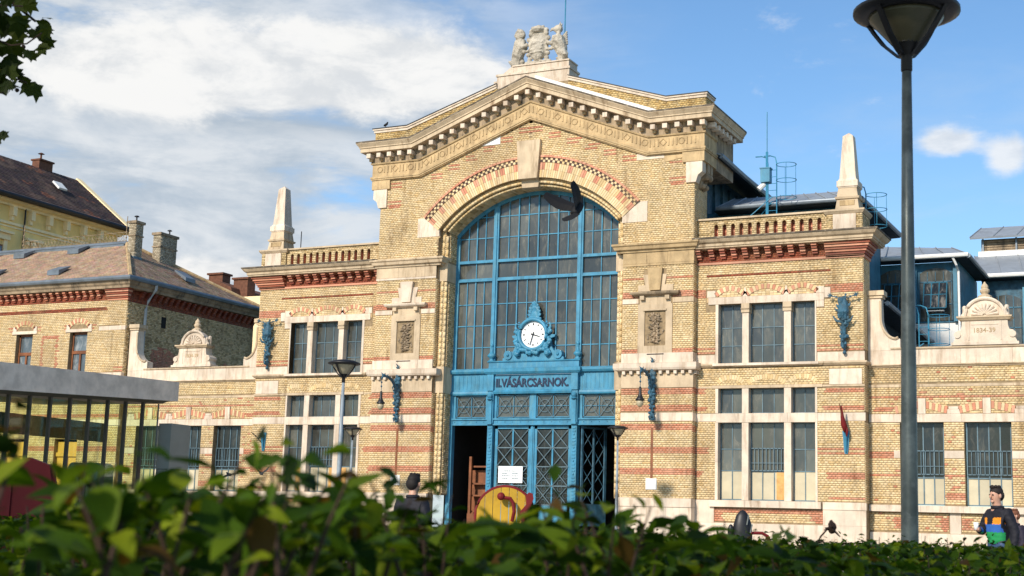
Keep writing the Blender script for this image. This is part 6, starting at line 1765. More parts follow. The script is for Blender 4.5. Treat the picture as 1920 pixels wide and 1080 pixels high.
for y in ys:
    piece('mullion', 'fin', K_, -.40, -.27, y - .035, y + .035, 0, zb_(y) - .1)
ys2 = [-.10] + ys
for a, b in zip(ys2[1:], ys2[:-1]):
    piece('glass_pane', 'clear', K_, -.40, -.385, a + .05, b - .05, .05, zb_(a) - .14)
piece('mullion', 'steel', K_, -.41, -.37, -.12, -.08, 0, 4.85)
piece('glass_band', 'glass_dark', K_, -4.3, -4.25, -16, 1.6, 3.62, 4.32)
piece('floor_slab', 'concrete', K_, -5.3, .3, -16, .4, .0, .06)
for y in (-4.6, -9.0, -13.5): piece('column', 'steel', K_, -4.4, -4.2, y, y + .2, 0, 4.6)
o = thing('steel_pylon', 'blue grey steel pylon standing at the end of the glass pavilion', 'pylon', (-10.0, -7.3, 0), R(0))
k = MB(); k.box(-.55, 0, -.51, .53, 0, 4.20); k.build('casing', 'pylon', o)
k = MB(); k.box(.001, .005, -.45, .48, 2.60, 2.62); k.box(-.5, -.05, -.515, -.511, 2.6, 2.62); k.build('seam', 'black', o)
o = thing('lift_portal', 'dark grey portal with rounded corners behind the pavilion glass', 'lift entrance', (-12.0, -9.9, 0))
k = MB()
def rr(w_, h, r, n=6):
    p = [(-w_, 0), (w_, 0)] + [(w_ - r + r * math.sin(t), h - r + r * math.cos(t)) for t in np.linspace(math.pi / 2, 0, n)] + [(-w_ + r * math.sin(t) * -1 + r, h - r + r * math.cos(t)) for t in np.linspace(0, math.pi / 2, n)]
    return p
k.prism(rr(.62, 2.72, .22), 0, .9); k.build('frame', 'steel', o)
k = MB(); k.prism(rr(.42, 2.45, .12), -.02, .0); k.build('door', 'glass_dark', o)
k = MB(); k.box(.28, .42, -.03, -.02, .3, 2.3); k.build('strip', 'steel', o)
o = thing('litter_frame', 'small pale timber frame stand behind the red panel', 'stand', (-9.6, -13.4, 0))
k = MB(); k.box(-.3, -.24, 0, .06, 0, 1.55); k.box(.24, .3, 0, .06, 0, 1.55); k.box(-.3, .3, 0, .06, 1.49, 1.55); k.build('frame', 'yellow_trim', o)
k = MB(); k.box(-.24, .24, .02, .04, .9, 1.49); k.build('panel', 'stone_dark', o)

# ================================================================== street lamps
L0 = thing('street_lamp', 'tall near street lamp with a black bowl head rising out of the hedge at right', 'street lamp', (20.86, -37.80, .13), 0, 'street lamps on the square')
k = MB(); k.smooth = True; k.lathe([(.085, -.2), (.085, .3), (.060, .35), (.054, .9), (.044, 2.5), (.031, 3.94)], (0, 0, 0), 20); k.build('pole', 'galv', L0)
k = MB(); k.smooth = True; k.lathe([(.030, 3.90), (.037, 3.91), (.037, 4.00), (.045, 4.01), (.070, 4.05), (.09, 4.085), (.095, 4.09)], (0, 0, 0), 20); k.build('fitting', 'black', L0)
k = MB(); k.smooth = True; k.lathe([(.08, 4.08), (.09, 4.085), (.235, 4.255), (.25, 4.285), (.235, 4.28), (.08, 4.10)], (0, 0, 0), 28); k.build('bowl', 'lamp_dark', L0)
for i in range(4):
    a = math.pi / 4 + i * math.pi / 2 + .35
    k = MB(); c_, s_ = math.cos(a), math.sin(a)
    pts = [(.045, 4.01), (.10, 4.06), (.17, 4.125), (.235, 4.21), (.29, 4.29)]
    for (r0, z0), (r1, z1) in zip(pts[:-1], pts[1:]):
        w_ = .019
        v = []
        for r, z in ((r0, z0), (r1, z1)):
            for e in (-1, 1):
                for d_ in (0, .022): v.append(((r + d_) * c_ - e * w_ * s_, (r + d_) * s_ + e * w_ * c_, z))
        k.add(v, [(0, 1, 5, 4), (2, 6, 7, 3), (0, 4, 6, 2), (1, 3, 7, 5), (0, 2, 3, 1), (4, 5, 7, 6)])
    k.build('rib', 'black', L0)
k = MB(); k.smooth = True; k.lathe([(.25, 4.28), (.29, 4.28), (.345, 4.30), (.345, 4.325), (.24, 4.37), (.05, 4.40)], (0, 0, 0), 32); k.build('canopy', 'black', L0)
L0.rotation_euler = (0, R(.55), 0)
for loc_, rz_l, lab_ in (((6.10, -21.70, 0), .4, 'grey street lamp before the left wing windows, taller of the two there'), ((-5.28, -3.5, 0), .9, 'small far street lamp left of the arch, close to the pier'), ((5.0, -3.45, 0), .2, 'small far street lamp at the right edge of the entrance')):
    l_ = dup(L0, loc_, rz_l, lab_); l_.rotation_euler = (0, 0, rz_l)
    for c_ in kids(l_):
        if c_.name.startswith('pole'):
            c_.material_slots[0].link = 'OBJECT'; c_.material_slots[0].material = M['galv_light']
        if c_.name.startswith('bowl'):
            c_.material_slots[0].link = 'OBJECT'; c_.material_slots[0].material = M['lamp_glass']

# ================================================================== people
def skin(name, V_, E_, Rr, root=0, sub=2):
    me = bpy.data.meshes.new(name); me.from_pydata(V_, E_, []); me.update()
    o = obj(name + '_src', me)
    md = o.modifiers.new('s', 'SKIN'); md.use_smooth_shade = True
    sv_ = me.skin_vertices[0].data
    for i, r in enumerate(Rr):
        sv_[i].radius = r if isinstance(r, tuple) else (r, r)
        sv_[i].use_root = (i == root)
    m2 = o.modifiers.new('d', 'SUBSURF'); m2.levels = sub; m2.render_levels = sub
    dg = bpy.context.evaluated_depsgraph_get(); dg.update()
    r = bpy.data.meshes.new_from_object(o.evaluated_get(dg)); r.name = name
    bpy.data.objects.remove(o)
    r.polygons.foreach_set('use_smooth', [True] * len(r.polygons))
    return r
def paint(me, fn, matn):
    at = me.attributes.new('bc', 'FLOAT_COLOR', 'FACE')
    a = np.ones((len(me.polygons), 4), np.float32)
    for p in me.polygons: a[p.index, :3] = fn(p.center)
    at.data.foreach_set('color', a.ravel())
    me.materials.clear(); me.materials.append(M[matn])
def join_mb(me, mb, name):
    """adds the shapes of mb to a mesh"""
    bm = bmesh.new(); bm.from_mesh(me)
    vs = [bm.verts.new(v) for v in mb.v]
    for f in mb.f:
        try: bm.faces.new([vs[i] for i in f]).smooth = True
        except ValueError: pass
    bm.to_mesh(me); bm.free()
    return me
SK = (.52, .29, .20)
def person(label, loc, rz, arms, hair, jacket, trousers, cup=False, scale=1.0, step=.18, inner=(.02, .02, .025)):
    o = thing('person', label, 'person', loc, rz, None); o.scale = (scale,) * 3
    V_, E_, Rr = [], [], []
    def add(p, r, prev=None):
        V_.append(p); Rr.append(r)
        if prev is not None: E_.append((prev, len(V_) - 1))
        return len(V_) - 1
    pel = add((0, 0, .96), (.15, .11)); bel = add((0, -.01, 1.10), (.145, .10), pel); che = add((0, 0, 1.30), (.165, .115), bel); nb = add((0, .01, 1.45), (.09, .075), che)
    nk = add((0, -.01, 1.53), (.058, .058), nb); h1 = add((0, -.035, 1.60), (.070, .080), nk); h2 = add((0, -.03, 1.67), (.078, .095), h1); h3 = add((0, -.025, 1.735), (.062, .078), h2)
    hands = []
    for s, (el, wr) in zip((-1, 1), arms):
        sh = add((s * .185, .01, 1.40), (.070, .070), che); e = add(el, (.048, .048), sh); w_ = add(wr, (.034, .034), e)
        d_ = (Vector(wr) - Vector(el)).normalized(); hp = Vector(wr) + d_ * .085
        hands.append((Vector(wr), d_, hp)); add(tuple(hp), (.040, .022), w_)
    for s in (-1, 1):
        hi = add((s * .095, 0, .88), (.095, .10), pel); kn = add((s * .10, -.03 - s * step * .4, .50), (.062, .065), hi); an = add((s * .10, .04 + (-s) * step, .09), (.042, .045), kn); add((s * .11, -.10 + (-s) * step, .045), (.045, .035), an)
    me = skin('body', V_, E_, Rr)
    mb = MB()
    # face
    for s in (-1, 1):
        mb.ball((s * .083, -.02, 1.64), .026, 6, 5, None, (.5, .9, 1.3))
        mb.ball((s * .030, -.112, 1.655), .013, 6, 5)
    mb.ball((0, -.128, 1.630), .022, 6, 5, None, (.75, .9, 1.25)); mb.ball((0, -.108, 1.592), .022, 6, 4, None, (1.2, .5, .35)); mb.ball((0, -.095, 1.563), .033, 6, 5, None, (1, .7, .7))
    for (wr, d_, hp) in hands:       # four fingers and a thumb, curled
        side = d_.cross(Vector((0, 0, 1)));  side = side.normalized() if side.length > .1 else Vector((1, 0, 0))
        nrm = side.cross(d_).normalized()
        for i in range(4):
            b = hp + side * (-.026 + .0175 * i) + d_ * .01; ln = (.040, .048, .045, .036)[i]
            mb.tube([b, b + d_ * ln - nrm * .01, b + d_ * (ln * 1.25) - nrm * .038, b + d_ * ln * .8 - nrm * .058], [.0095, .009, .008, .006], 5)
        b = wr + d_ * .03 + side * .03; mb.tube([b, b + side * .025 + d_ * .025 - nrm * .01, b + side * .018 + d_ * .055 - nrm * .03], [.012, .011, .008], 5)
    join_mb(me, mb, 'b')
    def colr(c):
        if c.z > 1.50 or (c.z > 1.44 and c.y < -.05): 
            if 1.64 < c.z < 1.67 and c.y < -.105 and .018 < abs(c.x) < .044: return (.03, .02, .015)
            if 1.585 < c.z < 1.60 and c.y < -.105 and abs(c.x) < .025: return (.35, .13, .10)
            return SK
        for (wr, d_, hp) in hands:
            if (c - hp).length < .12: return SK
        if c.z < .10: return (.05, .045, .04)
        return trousers if c.z < .98 else inner
    paint(me, colr, 'skin')
    bo = obj('body', me, o)
    # jacket
    V_, E_, Rr = [], [], []
    p0 = add((0, 0, .90), (.175, .135)); p1 = add((0, -.005, 1.10), (.175, .135), p0); p2 = add((0, 0, 1.30), (.195, .142), p1); p3 = add((0, .015, 1.44), (.125, .10), p2)
    for s, (el, wr) in zip((-1, 1), arms):
        sh = add((s * .185, .012, 1.395), (.090, .090), p2); e = add(el, (.070, .070), sh)
        w_ = tuple(Vector(el).lerp(Vector(wr), .92)); add(w_, (.050, .050), e)
    jm = skin('jacket', V_, E_, Rr, 0, 4)
    for v in jm.vertices:
        q_ = v.co; f_ = noise.noise(Vector((q_.x * 9, q_.y * 9, q_.z * 16))) * .010 + noise.noise(Vector((q_.x * 22, q_.y * 22, q_.z * 30))) * .004
        v.co = q_ + v.normal * f_
    paint(jm, jacket, 'vcol'); obj('jacket', jm, o)
    k = MB(); k.smooth = True
    k.lathe([(.085, 1.455), (.095, 1.48), (.090, 1.50), (.072, 1.505)], (0, .0, 0), 14, jacket(Vector((.3, .2, 1.5))), 0, 1.0); k.build('collar', 'vcol', o)
    # hair
    k = MB(); k.smooth = True
    k.ball((0, -.010, 1.705), .088, 14, 9, hair, (.98, 1.12, .92)); k.ball((0, .035, 1.65), .078, 12, 8, hair, (1.1, .85, 1.1))
    for i in range(16): k.ball((.052 * math.cos(i * 2.4), -.030 + .065 * math.sin(i * 2.4), 1.762 + .006 * (i % 3)), .024, 6, 4, hair)
    k.build('hair', 'vcol', o)
    return o, hands
NAVY = (.008, .008, .014)
def stripes(c):
    if -.19 < c.y < -.02 and abs(c.x) < .165:
        if 1.24 < c.z < 1.335 and c.x > .01: return (.72, .25, .012)
        if 1.24 < c.z < 1.335 and c.x < -.10: return (.72, .25, .012)
        if 1.13 < c.z <= 1.24: return (.025, .11, .38)
        if .97 < c.z <= 1.13: return (.012, .26, .075)
    return NAVY
man, mh = person('man in a dark jacket with orange, blue and green chest bands holding a white cup', (19.79, -25.55, 0.0), R(-38), (((-.27, -.05, 1.13), (-.12, -.25, 1.17)), ((.27, .06, 1.12), (.27, .0, .87))), (.018, .012, .010), stripes, (.03, .065, .14))
cupo = thing('cup', 'white paper cup in the hand of the man in the banded jacket', 'cup', (0, 0, 0))
hp = Matrix.Rotation(R(-38), 4, 'Z') @ (mh[0][2] + Vector((.02, -.045, -.03)))
cupo.location = Vector((19.79, -25.55, 0)) + hp
k = MB(); k.smooth = True; k.lathe([(.027, 0), (.036, .09), (.034, .092)], (0, 0, 0), 14); k.build('cup_body', 'clock_face', cupo)
k = MB(); k.lathe([(.039, .088), (.039, .100), (.030, .106)], (0, 0, 0), 14); k.build('lid', 'clock_face', cupo)
def dark(c): return (.010, .010, .016)
person('person with short dark hair and dark jacket seen from behind, left of the doors', (13.62, -31.51, -.06), R(176), (((-.25, .02, 1.13), (-.20, -.14, .93)), ((.25, .02, 1.13), (.20, -.14, .93))), (.010, .007, .006), dark, (.02, .02, .03), step=.05, scale=.94)
person('child with brown hair in a dark coat, cut off by the right edge', (19.66, -22.5, .10), R(-50), (((-.25, .0, 1.12), (-.22, -.1, .9)), ((.25, .0, 1.12), (.22, -.1, .9))), (.16, .06, .03), lambda c: (.02, .015, .03), (.03, .03, .05), scale=.80)

# ================================================================== pigeons
def pigeon(label, loc, rz, span, flap, body, pitch=0.0, scale=1.0, roll=0.0, tail=.6):
    """faces +Y; wings raised by the angles in flap"""
    o = thing('pigeon', label, 'pigeon', loc, rz, 'pigeons'); o.rotation_euler = (pitch, roll, rz); o.scale = (scale,) * 3
    me = skin('body', [(0, -.10, 0), (0, -.02, .0), (0, .07, .01), (0, .13, .045), (0, .165, .06), (0, .195, .052)], [(0, 1), (1, 2), (2, 3), (3, 4), (4, 5)], [.03, .058, .055, .032, .026, .006], 1, 2)
    paint(me, lambda c: (body[0] * .8, body[1] * .9, body[2] * .9) if c.y > .1 else body, 'vcol'); obj('body', me, o)
    for s, a in zip((-1, 1), flap):
        k = MB(); n = 9; up_, dn_ = [], []
        for i in range(n):
            t = i / (n - 1); r = .04 + span * t
            an = a * (.75 + .35 * t); x = s * r * math.cos(an); z = .02 + r * math.sin(an)
            c_ = .055 + .05 * math.sin(min(1, t * 1.6) * math.pi * .75) ; le = .07 - .02 * t - .10 * max(0, t - .55); te = le - (.13 + .05 * math.sin(t * 2.6)) * (1 - .75 * max(0, t - .5))
            up_.append(((x, le, z), (x, (le + te) / 2, z + .012), (x, te, z - .006)))
        vs = [q for u in up_ for q in u] + [(x, y, z - .008) for u in up_ for x, y, z in u]
        fs = []; m_ = 3 * n
        for i in range(n - 1):
            for j in range(2):
                a0 = i * 3 + j
                fs += [(a0, a0 + 1, a0 + 4, a0 + 3), (m_ + a0 + 3, m_ + a0 + 4, m_ + a0 + 1, m_ + a0)]
            fs += [(i * 3, i * 3 + 3, m_ + i * 3 + 3, m_ + i * 3), (i * 3 + 5, i * 3 + 2, m_ + i * 3 + 2, m_ + i * 3 + 5)]
        fs += [(3 * n - 3, 3 * n - 2, 3 * n - 1, m_ + 3 * n - 1, m_ + 3 * n - 2, m_ + 3 * n - 3)]
        k.add(vs, fs, tuple(q * .75 for q in body)); k.build('wing', 'vcol', o)
    k = MB()
    for i in range(9):
        t = (i - 4) / 4 * tail; u = Vector((math.sin(t), -math.cos(t), 0)); v = Vector((math.cos(t), math.sin(t), 0))
        p0 = Vector((0, -.09, .005 + .001 * i)); p1 = p0 + u * .14
        k.add([tuple(p0 - v * .008), tuple(p0 + v * .008), tuple(p1 + v * .020), tuple(p1 - v * .020)] + [tuple(q + Vector((0, 0, .003))) for q in (p0 - v * .008, p0 + v * .008, p1 + v * .020, p1 - v * .020)], [(3, 2, 1, 0), (4, 5, 6, 7), (0, 1, 5, 4), (1, 2, 6, 5), (2, 3, 7, 6), (3, 0, 4, 7)], tuple(q * .6 for q in body))
    k.build('tail', 'vcol', o)
    return o
BLK = (.005, .005, .006)
pigeon('large dark pigeon in flight with raised wings in front of the arched window', (15.12, -30.05, 5.20), R(-16), .34, (R(42), R(58)), BLK, R(46), 1.2, R(-2), 1.05)
pigeon('grey pigeon flying by the left wing corner, wings raised in a v', (-8.24, -4.82, 2.61), R(60), .30, (R(38), R(40)), (.06, .065, .075), 0.1, 1.0)
pigeon('dark pigeon with drooping wings flying in front of the low left window', (-9.28, -5.32, 2.54), R(75), .30, (R(-22), R(10)), (.03, .03, .035), .1, 1.05)
pigeon('dark pigeon gliding lowest by the sill of the low left window', (-9.56, -5.37, 2.06), R(80), .28, (R(25), R(-12)), (.03, .032, .036), 0.2, 1.0)
o = thing('perched_bird', 'small dark bird perched on the left end of the gable parapet', 'bird', (-6.52, -.25, 16.61))
me = skin('body', [(-.10, 0, .06), (0, 0, .08), (.06, 0, .13), (.08, 0, .19), (.12, 0, .19)], [(0, 1), (1, 2), (2, 3), (3, 4)], [.02, .055, .045, .035, .006], 1, 2); paint(me, lambda c: BLK, 'vcol'); obj('body', me, o)
k = MB(); k.tube([(0, -.02, 0), (0, -.02, .05)], .008, 5); k.tube([(0, .02, 0), (0, .02, .05)], .008, 5); k.build('leg', 'black', o)

# ================================================================== playground things behind the hedge
RA = Vector((.897, .441, 0)).normalized()
W_ = thing('spring_rider', 'yellow planked spring rider with dark red rim and fin, before the doors', 'spring rider', (12.20, -26.07, .24), R(26))
k = MB(); c0 = .92
for i in range(7):
    x0, x1 = -.46 + i * .131, -.46 + (i + 1) * .131 - .008
    def zz(x): return c0 + math.sqrt(max(.01, .47 ** 2 - x * x))
    k2 = MB(); k2.prism([(x0, .45), (x1, .45), (x1, zz(x1)), ((x0 + x1) / 2, zz((x0 + x1) / 2)), (x0, zz(x0))], -.03, .03); k2.build('plank', 'rider_yellow' if 'rider_yellow' in M else 'yellow_door', W_)
k = MB(); k.tube([(.48 * math.cos(t), 0, c0 + .48 * math.sin(t)) for t in np.linspace(-.5, math.pi + .5, 26)], .030, 7); k.build('rim', 'red_dark', W_)
k = MB(); k.ball((-.07, -.16, 1.24), .065, 12, 8); k.build('grip', 'red_dark', W_)
k = MB(); k.tube([(-.02, -.16, 1.22), (.08, -.16, 1.21), (.13, -.16, 1.14), (.15, -.16, 1.0), (.12, -.1, .85)], .03, 7); k.build('handle', 'red_dark', W_)
k = MB(); k.prism([(.28, .80), (.46, .86), (.46, 1.0), (.42, 1.12), (.46, 1.22), (.44, 1.30), (.38, 1.32), (.33, 1.26), (.34, 1.12), (.24, 1.0)], -.10, -.04); k.build('fin', 'red_dark', W_)
k = MB(); k.tube([(.13 * math.cos(t), .13 * math.sin(t), -.24 + t * .69 / 31) for t in np.linspace(0, 31, 90)], .018, 5); k.build('spring', 'black', W_)
S2 = thing('spring_rider', 'black rounded spring rider seat with a dark red hoop below the right wing window', 'spring rider', (15.35, -23.32, 0), R(24))
k = MB(); k.smooth = True
k.lathe([(.05, .55), (.14, .70), (.17, .95), (.155, 1.15), (.11, 1.30), (.05, 1.38), (.01, 1.40)], (0, 0, 0), 16, None, 0, .6); k.build('backrest', 'black', S2)
k = MB(); k.smooth = True; k.ball((-.20, -.02, 1.03), .07, 10, 8, None, (.8, .6, 1.8)); k.build('side_pad', 'black', S2)
k = MB(); k.tube([(.05, -.03, .80), (.08, -.03, 1.0), (.20, -.03, 1.02), (.33, -.03, 1.02), (.42, -.03, .97), (.48, -.03, .85), (.50, -.03, .5)], .028, 7); k.build('hoop', 'red_dark', S2)
k = MB(); k.tube([(.11 * math.cos(t), .11 * math.sin(t), .02 + t * .55 / 31) for t in np.linspace(0, 31, 90)], .018, 5); k.build('spring', 'black', S2)
for x, z0, z1, y in ((.06, 1.15, 1.32, -.10), (.12, 1.02, 1.16, -.11)):
    k = MB(); k.tube([(x, y, z0), (x + .03, y, z1)], .012, 5); k.build('glint_strip', 'steel', S2)  # grey strips stand in for the glint on the black seat
P_ = thing('play_panel', 'dark red slanted play panel behind the hedge, far left', 'play panel', (16.55, -40.75, 0), R(26))
k = MB(); k.prism([(-.42, 0), (.13, .55), (.085, .98), (.02, 1.27), (-.10, 1.31), (-.42, 1.22)], -.02, .04); k.build('board', 'red_dark', P_)
k = MB(); k.tube([(.14, .01, .55), (.09, .01, .98), (.025, .01, 1.25), (-.10, .01, 1.285), (-.42, .01, 1.195)], .018, 6); k.build('edge', 'red_dark', P_)
k = MB(); k.box(-.20, -.185, -.03, -.02, .3, 1.2); k.build('seam', 'red_dark', P_)
k = MB(); k.tube([(-.3, .05, 0), (-.3, .05, 1.1)], .03, 6); k.build('post', 'steel', P_)

# ================================================================== hedge
RV = Vector((.895, .4457, 0)); FV = Vector((-.4457, .895, 0))
def gp(r, f, z): return Vector((CAM.x, CAM.y, 0)) + RV * r + FV * f + Vector((0, 0, z))
GREENS = [(.029, .064, .004), (.017, .042, .003), (.046, .092, .005), (.009, .022, .003), (.090, .140, .007), (.16, .20, .010), (.080, .044, .010)]
GW = [.20, .15, .22, .10, .18, .10, .05]
rh = random.Random(21)
def leafverts(L_, Wd, fold, curl, seed):
    """a pointed leaf along +Y with a folded midrib; returns vertices and faces"""
    r_ = random.Random(seed)
    prof = [(0, .02), (.15, .55), (.38, 1.0), (.62, .84), (.84, .42), (1.0, .02)]
    vs, fs = [], []
    for t, w_ in prof:
        y = t * L_; dz = -curl * t * t * L_
        for s in (-1, 0, 1):
            wob = r_.uniform(-.06, .06) * Wd if s else 0
            vs.append((s * w_ * Wd / 2 * math.cos(fold), y + (0.0 if s == 0 else -.02 * L_), dz + abs(s) * w_ * Wd / 2 * math.sin(fold) + wob * .5))
    for i in range(len(prof) - 1):
        a = i * 3
        fs += [(a, a + 1, a + 4, a + 3), (a + 1, a + 2, a + 5, a + 4)]
    return vs, fs
HG = thing('hedge', 'clipped green leafy hedge across the foreground with a few tall shoots', 'hedge', (0, 0, 0))
LV = []; leafS = .82
for i in range(8):
    v, f_ = leafverts(.055 * rh.uniform(.85, 1.25), .032 * rh.uniform(.8, 1.25), rh.uniform(.15, .5), rh.uniform(.1, .5), i)
    LV.append((np.array(v), f_))
leafme = {}
def leafmesh(i, g):
    if (i, g) not in leafme:
        mb = MB(); c_ = GREENS[g]
        v, f_ = LV[i]
        mb.smooth = True
        mb.v = [tuple(q) for q in v]; mb.f = [list(q) for q in f_]; mb.c = [tuple(q * (1.0 if j % 2 else .92) for q in c_) for j in range(len(f_))]
        leafme[(i, g)] = mb.mesh('leaf', 'leaf')
    return leafme[(i, g)]
def topz(r, f):
    if f < 3.4 and -.362 < r / f < -.312: return .895 + noise.noise(Vector((r * 4, f * 4, 1))) * .03
    n = noise.noise(Vector((r * 1.3, f * 1.3, 5.0))) * .055 + noise.noise(Vector((r * 4.0, f * 4.0, 1.0))) * .035
    base = .938 + .008 * min(f, 9) / 3 + .066 * max(0, min(1, (3.9 - f) / 1.9)) * (1 if r / f < -.055 else (.62 if r / f < .022 else (.75 if r / f < .09 else .5)))
    if f < 2.6: base += .02 * min(1, (2.6 - f))
    return base + n
near, far = [], []
twigs = MB()
def put(p, up=.5, size=1.0):
    """one leaf at p, facing mostly up and outwards"""
    az = rh.uniform(0, 6.283); el = rh.gauss(.1, .45)
    q = Matrix.Rotation(az, 4, 'Z') @ Matrix.Rotation(el, 4, 'X') @ Matrix.Rotation(rh.gauss(0, .5), 4, 'Y')
    dd = (p - CAM).length
    g_ = rh.choices(range(7), GW)[0]
    (near if True else far).append((dd, p, q, size * rh.uniform(.65, 1.3), rh.randrange(8), g_))
# top and body of the hedge, only as far as the picture reaches to either side
n_tot = 0
while n_tot < 36000:
    f = rh.uniform(1.0, 9.4); 
    if rh.random() > (.18 + .82 * (f / 9.4)): continue
    r = rh.uniform(-.46, .50) * f
    if r > .62 * (f - 1.35) - .32 + rh.uniform(-.04, .04): continue
    tz = topz(r, f)
    if f > 8.3: tz -= (f - 8.3) * .05
    depth = rh.random() ** 1.8 * (.30 if f > 2 else .36)
    dens = noise.noise(Vector((r * 5.2, f * 5.2, 9.0)))
    if depth < .07 and dens < -.22: continue
    put(gp(r, f, tz - depth), size=1.0 if f < 3.5 else .85)
    n_tot += 1
# shoots that rise above the top
def shoot(r, f, h, n, lean=.3, size=1.0):
    if f < 3.4 and (-.365 < r / f < -.30 or -.035 < r / f < .022): return
    b = gp(r, f, topz(r, f) - .12)
    a = rh.uniform(0, 6.283); d_ = Vector((math.cos(a) * lean, math.sin(a) * lean, 1)).normalized()
    pts = [b + d_ * (h + .12) * t + Vector((0, 0, -.03 * t * t)) for t in (0, .5, 1)]
    twigs.tube(pts, [.0035, .0025, .0012], 5)
    for i in range(n):
        t = .25 + .75 * (i + .5) / n
        p = b + d_ * (h + .12) * t + Vector((rh.uniform(-.015, .015), rh.uniform(-.015, .015), 0))
        put(p, size=size * (1.1 - .5 * t))
for i in range(46):
    f = rh.uniform(1.35, 2.4); shoot(rh.uniform(-.42, min(.1, .62 - .62 * 1.35 / f - .32 / f)) * f, f, rh.uniform(.01, .09), rh.randint(4, 8), .35)
for i in range(40):
    f = rh.uniform(2.0, 3.6); shoot(rh.uniform(-.12, .10) * f, f, rh.uniform(.02, .11), rh.randint(4, 8), .3)
for i in range(130):
    f = rh.uniform(3.4, 8.8); shoot(rh.uniform(-.05, min(.40, .60 - 1.16 / f)) * f, f, rh.uniform(.01, .085), rh.randint(4, 8), .25, .85)
for i in range(60):
    f = rh.uniform(5.5, 9.0); shoot(rh.uniform(.08, .38) * f, f, rh.uniform(.02, .06), 5, .4, .7)
for i in range(7): shoot(rh.uniform(-.40, -.365) * 1.7, 1.7, rh.uniform(.05, .12), 7, .25)
# woody twigs inside
for i in range(420):
    f = rh.uniform(1.0, 8.0); r = rh.uniform(-.42, .45) * f
    if r > .62 * (f - 1.35) - .38: continue
    b = gp(r, f, .45); t_ = gp(r + rh.uniform(-.1, .1), f + rh.uniform(-.1, .1), topz(r, f) + rh.uniform(-.10, .05))
    twigs.tube([b, b.lerp(t_, .5) + Vector((rh.uniform(-.03, .03), rh.uniform(-.03, .03), 0)), t_], [.0045, .0032, .0016], 5)
twigs.build('twig', 'twig', HG, kind='stuff')
near.sort(key=lambda q: q[0])
inv = np.linalg.inv(np.array(co.matrix_world))
def seen(p):
    c_ = co.matrix_world.inverted() @ p
    return c_.z < 0 and abs(c_.x / -c_.z) < .38 and abs(c_.y / -c_.z) < .215
cand = [q for q in near if seen(q[1])]
top300 = sorted(cand, key=lambda q: -(q[3] / q[0]) * (1 if q[1].z > topz(0, 2) - .17 else .6))[:300]
ids = {id(q) for q in top300}
for q in top300:
    o = obj('leaf', leafmesh(q[4], q[5]), HG)
    o.matrix_world = Matrix.Translation(q[1]) @ q[2] @ Matrix.Scale(q[3], 4)
VV, FF, CC, base = [], [], [], 0
for q in near:
    if id(q) in ids: continue
    v, f_ = LV[q[4]]
    mt_ = np.array(q[2])[:3, :3] * q[3]
    VV.append(v @ mt_.T + np.array(q[1])); FF.append(np.array(f_) + base); base += len(v)
    c_ = np.array(GREENS[q[5]]) * rh.uniform(.8, 1.2); CC.append(np.tile(c_, (len(f_), 1)))
VV = np.concatenate(VV); FF = np.concatenate(FF); CC = np.concatenate(CC)
me = bpy.data.meshes.new('foliage'); me.vertices.add(len(VV)); me.vertices.foreach_set('co', VV.astype(np.float32).ravel())
me.loops.add(len(FF) * 4); me.loops.foreach_set('vertex_index', FF.astype(np.int32).ravel()); me.polygons.add(len(FF)); me.polygons.foreach_set('loop_start', np.arange(len(FF), dtype=np.int32) * 4)
at = me.attributes.new('bc', 'FLOAT_COLOR', 'FACE'); at.data.foreach_set('color', np.hstack([CC, np.ones((len(CC), 1))]).astype(np.float32).ravel())
me.materials.append(M['leaf']); me.update(calc_edges=True); me.validate(); me.polygons.foreach_set('use_smooth', [True] * len(me.polygons))
obj('foliage', me, HG, kind='stuff')
# dark filler block in place of the hedge's shaded heart
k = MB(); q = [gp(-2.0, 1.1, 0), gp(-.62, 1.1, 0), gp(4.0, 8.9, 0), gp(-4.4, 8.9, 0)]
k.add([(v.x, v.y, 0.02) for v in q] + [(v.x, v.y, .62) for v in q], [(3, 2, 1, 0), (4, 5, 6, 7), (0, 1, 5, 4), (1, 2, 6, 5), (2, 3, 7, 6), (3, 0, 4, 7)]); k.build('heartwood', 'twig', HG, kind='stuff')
# withered stalk that sticks out of the hedge on the right
o = thing('withered_stalk', 'withered brown flower stalk bending out of the hedge on the right', 'stalk', tuple(gp(1.49, 7.0, .85)))
k = MB(); k.tube([(0, 0, 0), (.015, .01, .09), (.05, .02, .15), (.085, .03, .19)], [.008, .006, .005, .004], 6); k.tube([(.03, .01, .12), (.06, .02, .125), (.09, .02, .10)], [.004, .005, .002], 5); k.build('stem', 'twig', o)
k = MB(); k.ball((.10, .035, .195), .022, 8, 6, None, (1, 1, 1.4), .2)
for i in range(6): k.tube([(.10, .035, .19), (.10 + .04 * math.cos(i), .035 + .04 * math.sin(i), .15 + .01 * i)], [.008, .003], 5)
k.build('seed_head', 'twig', o)

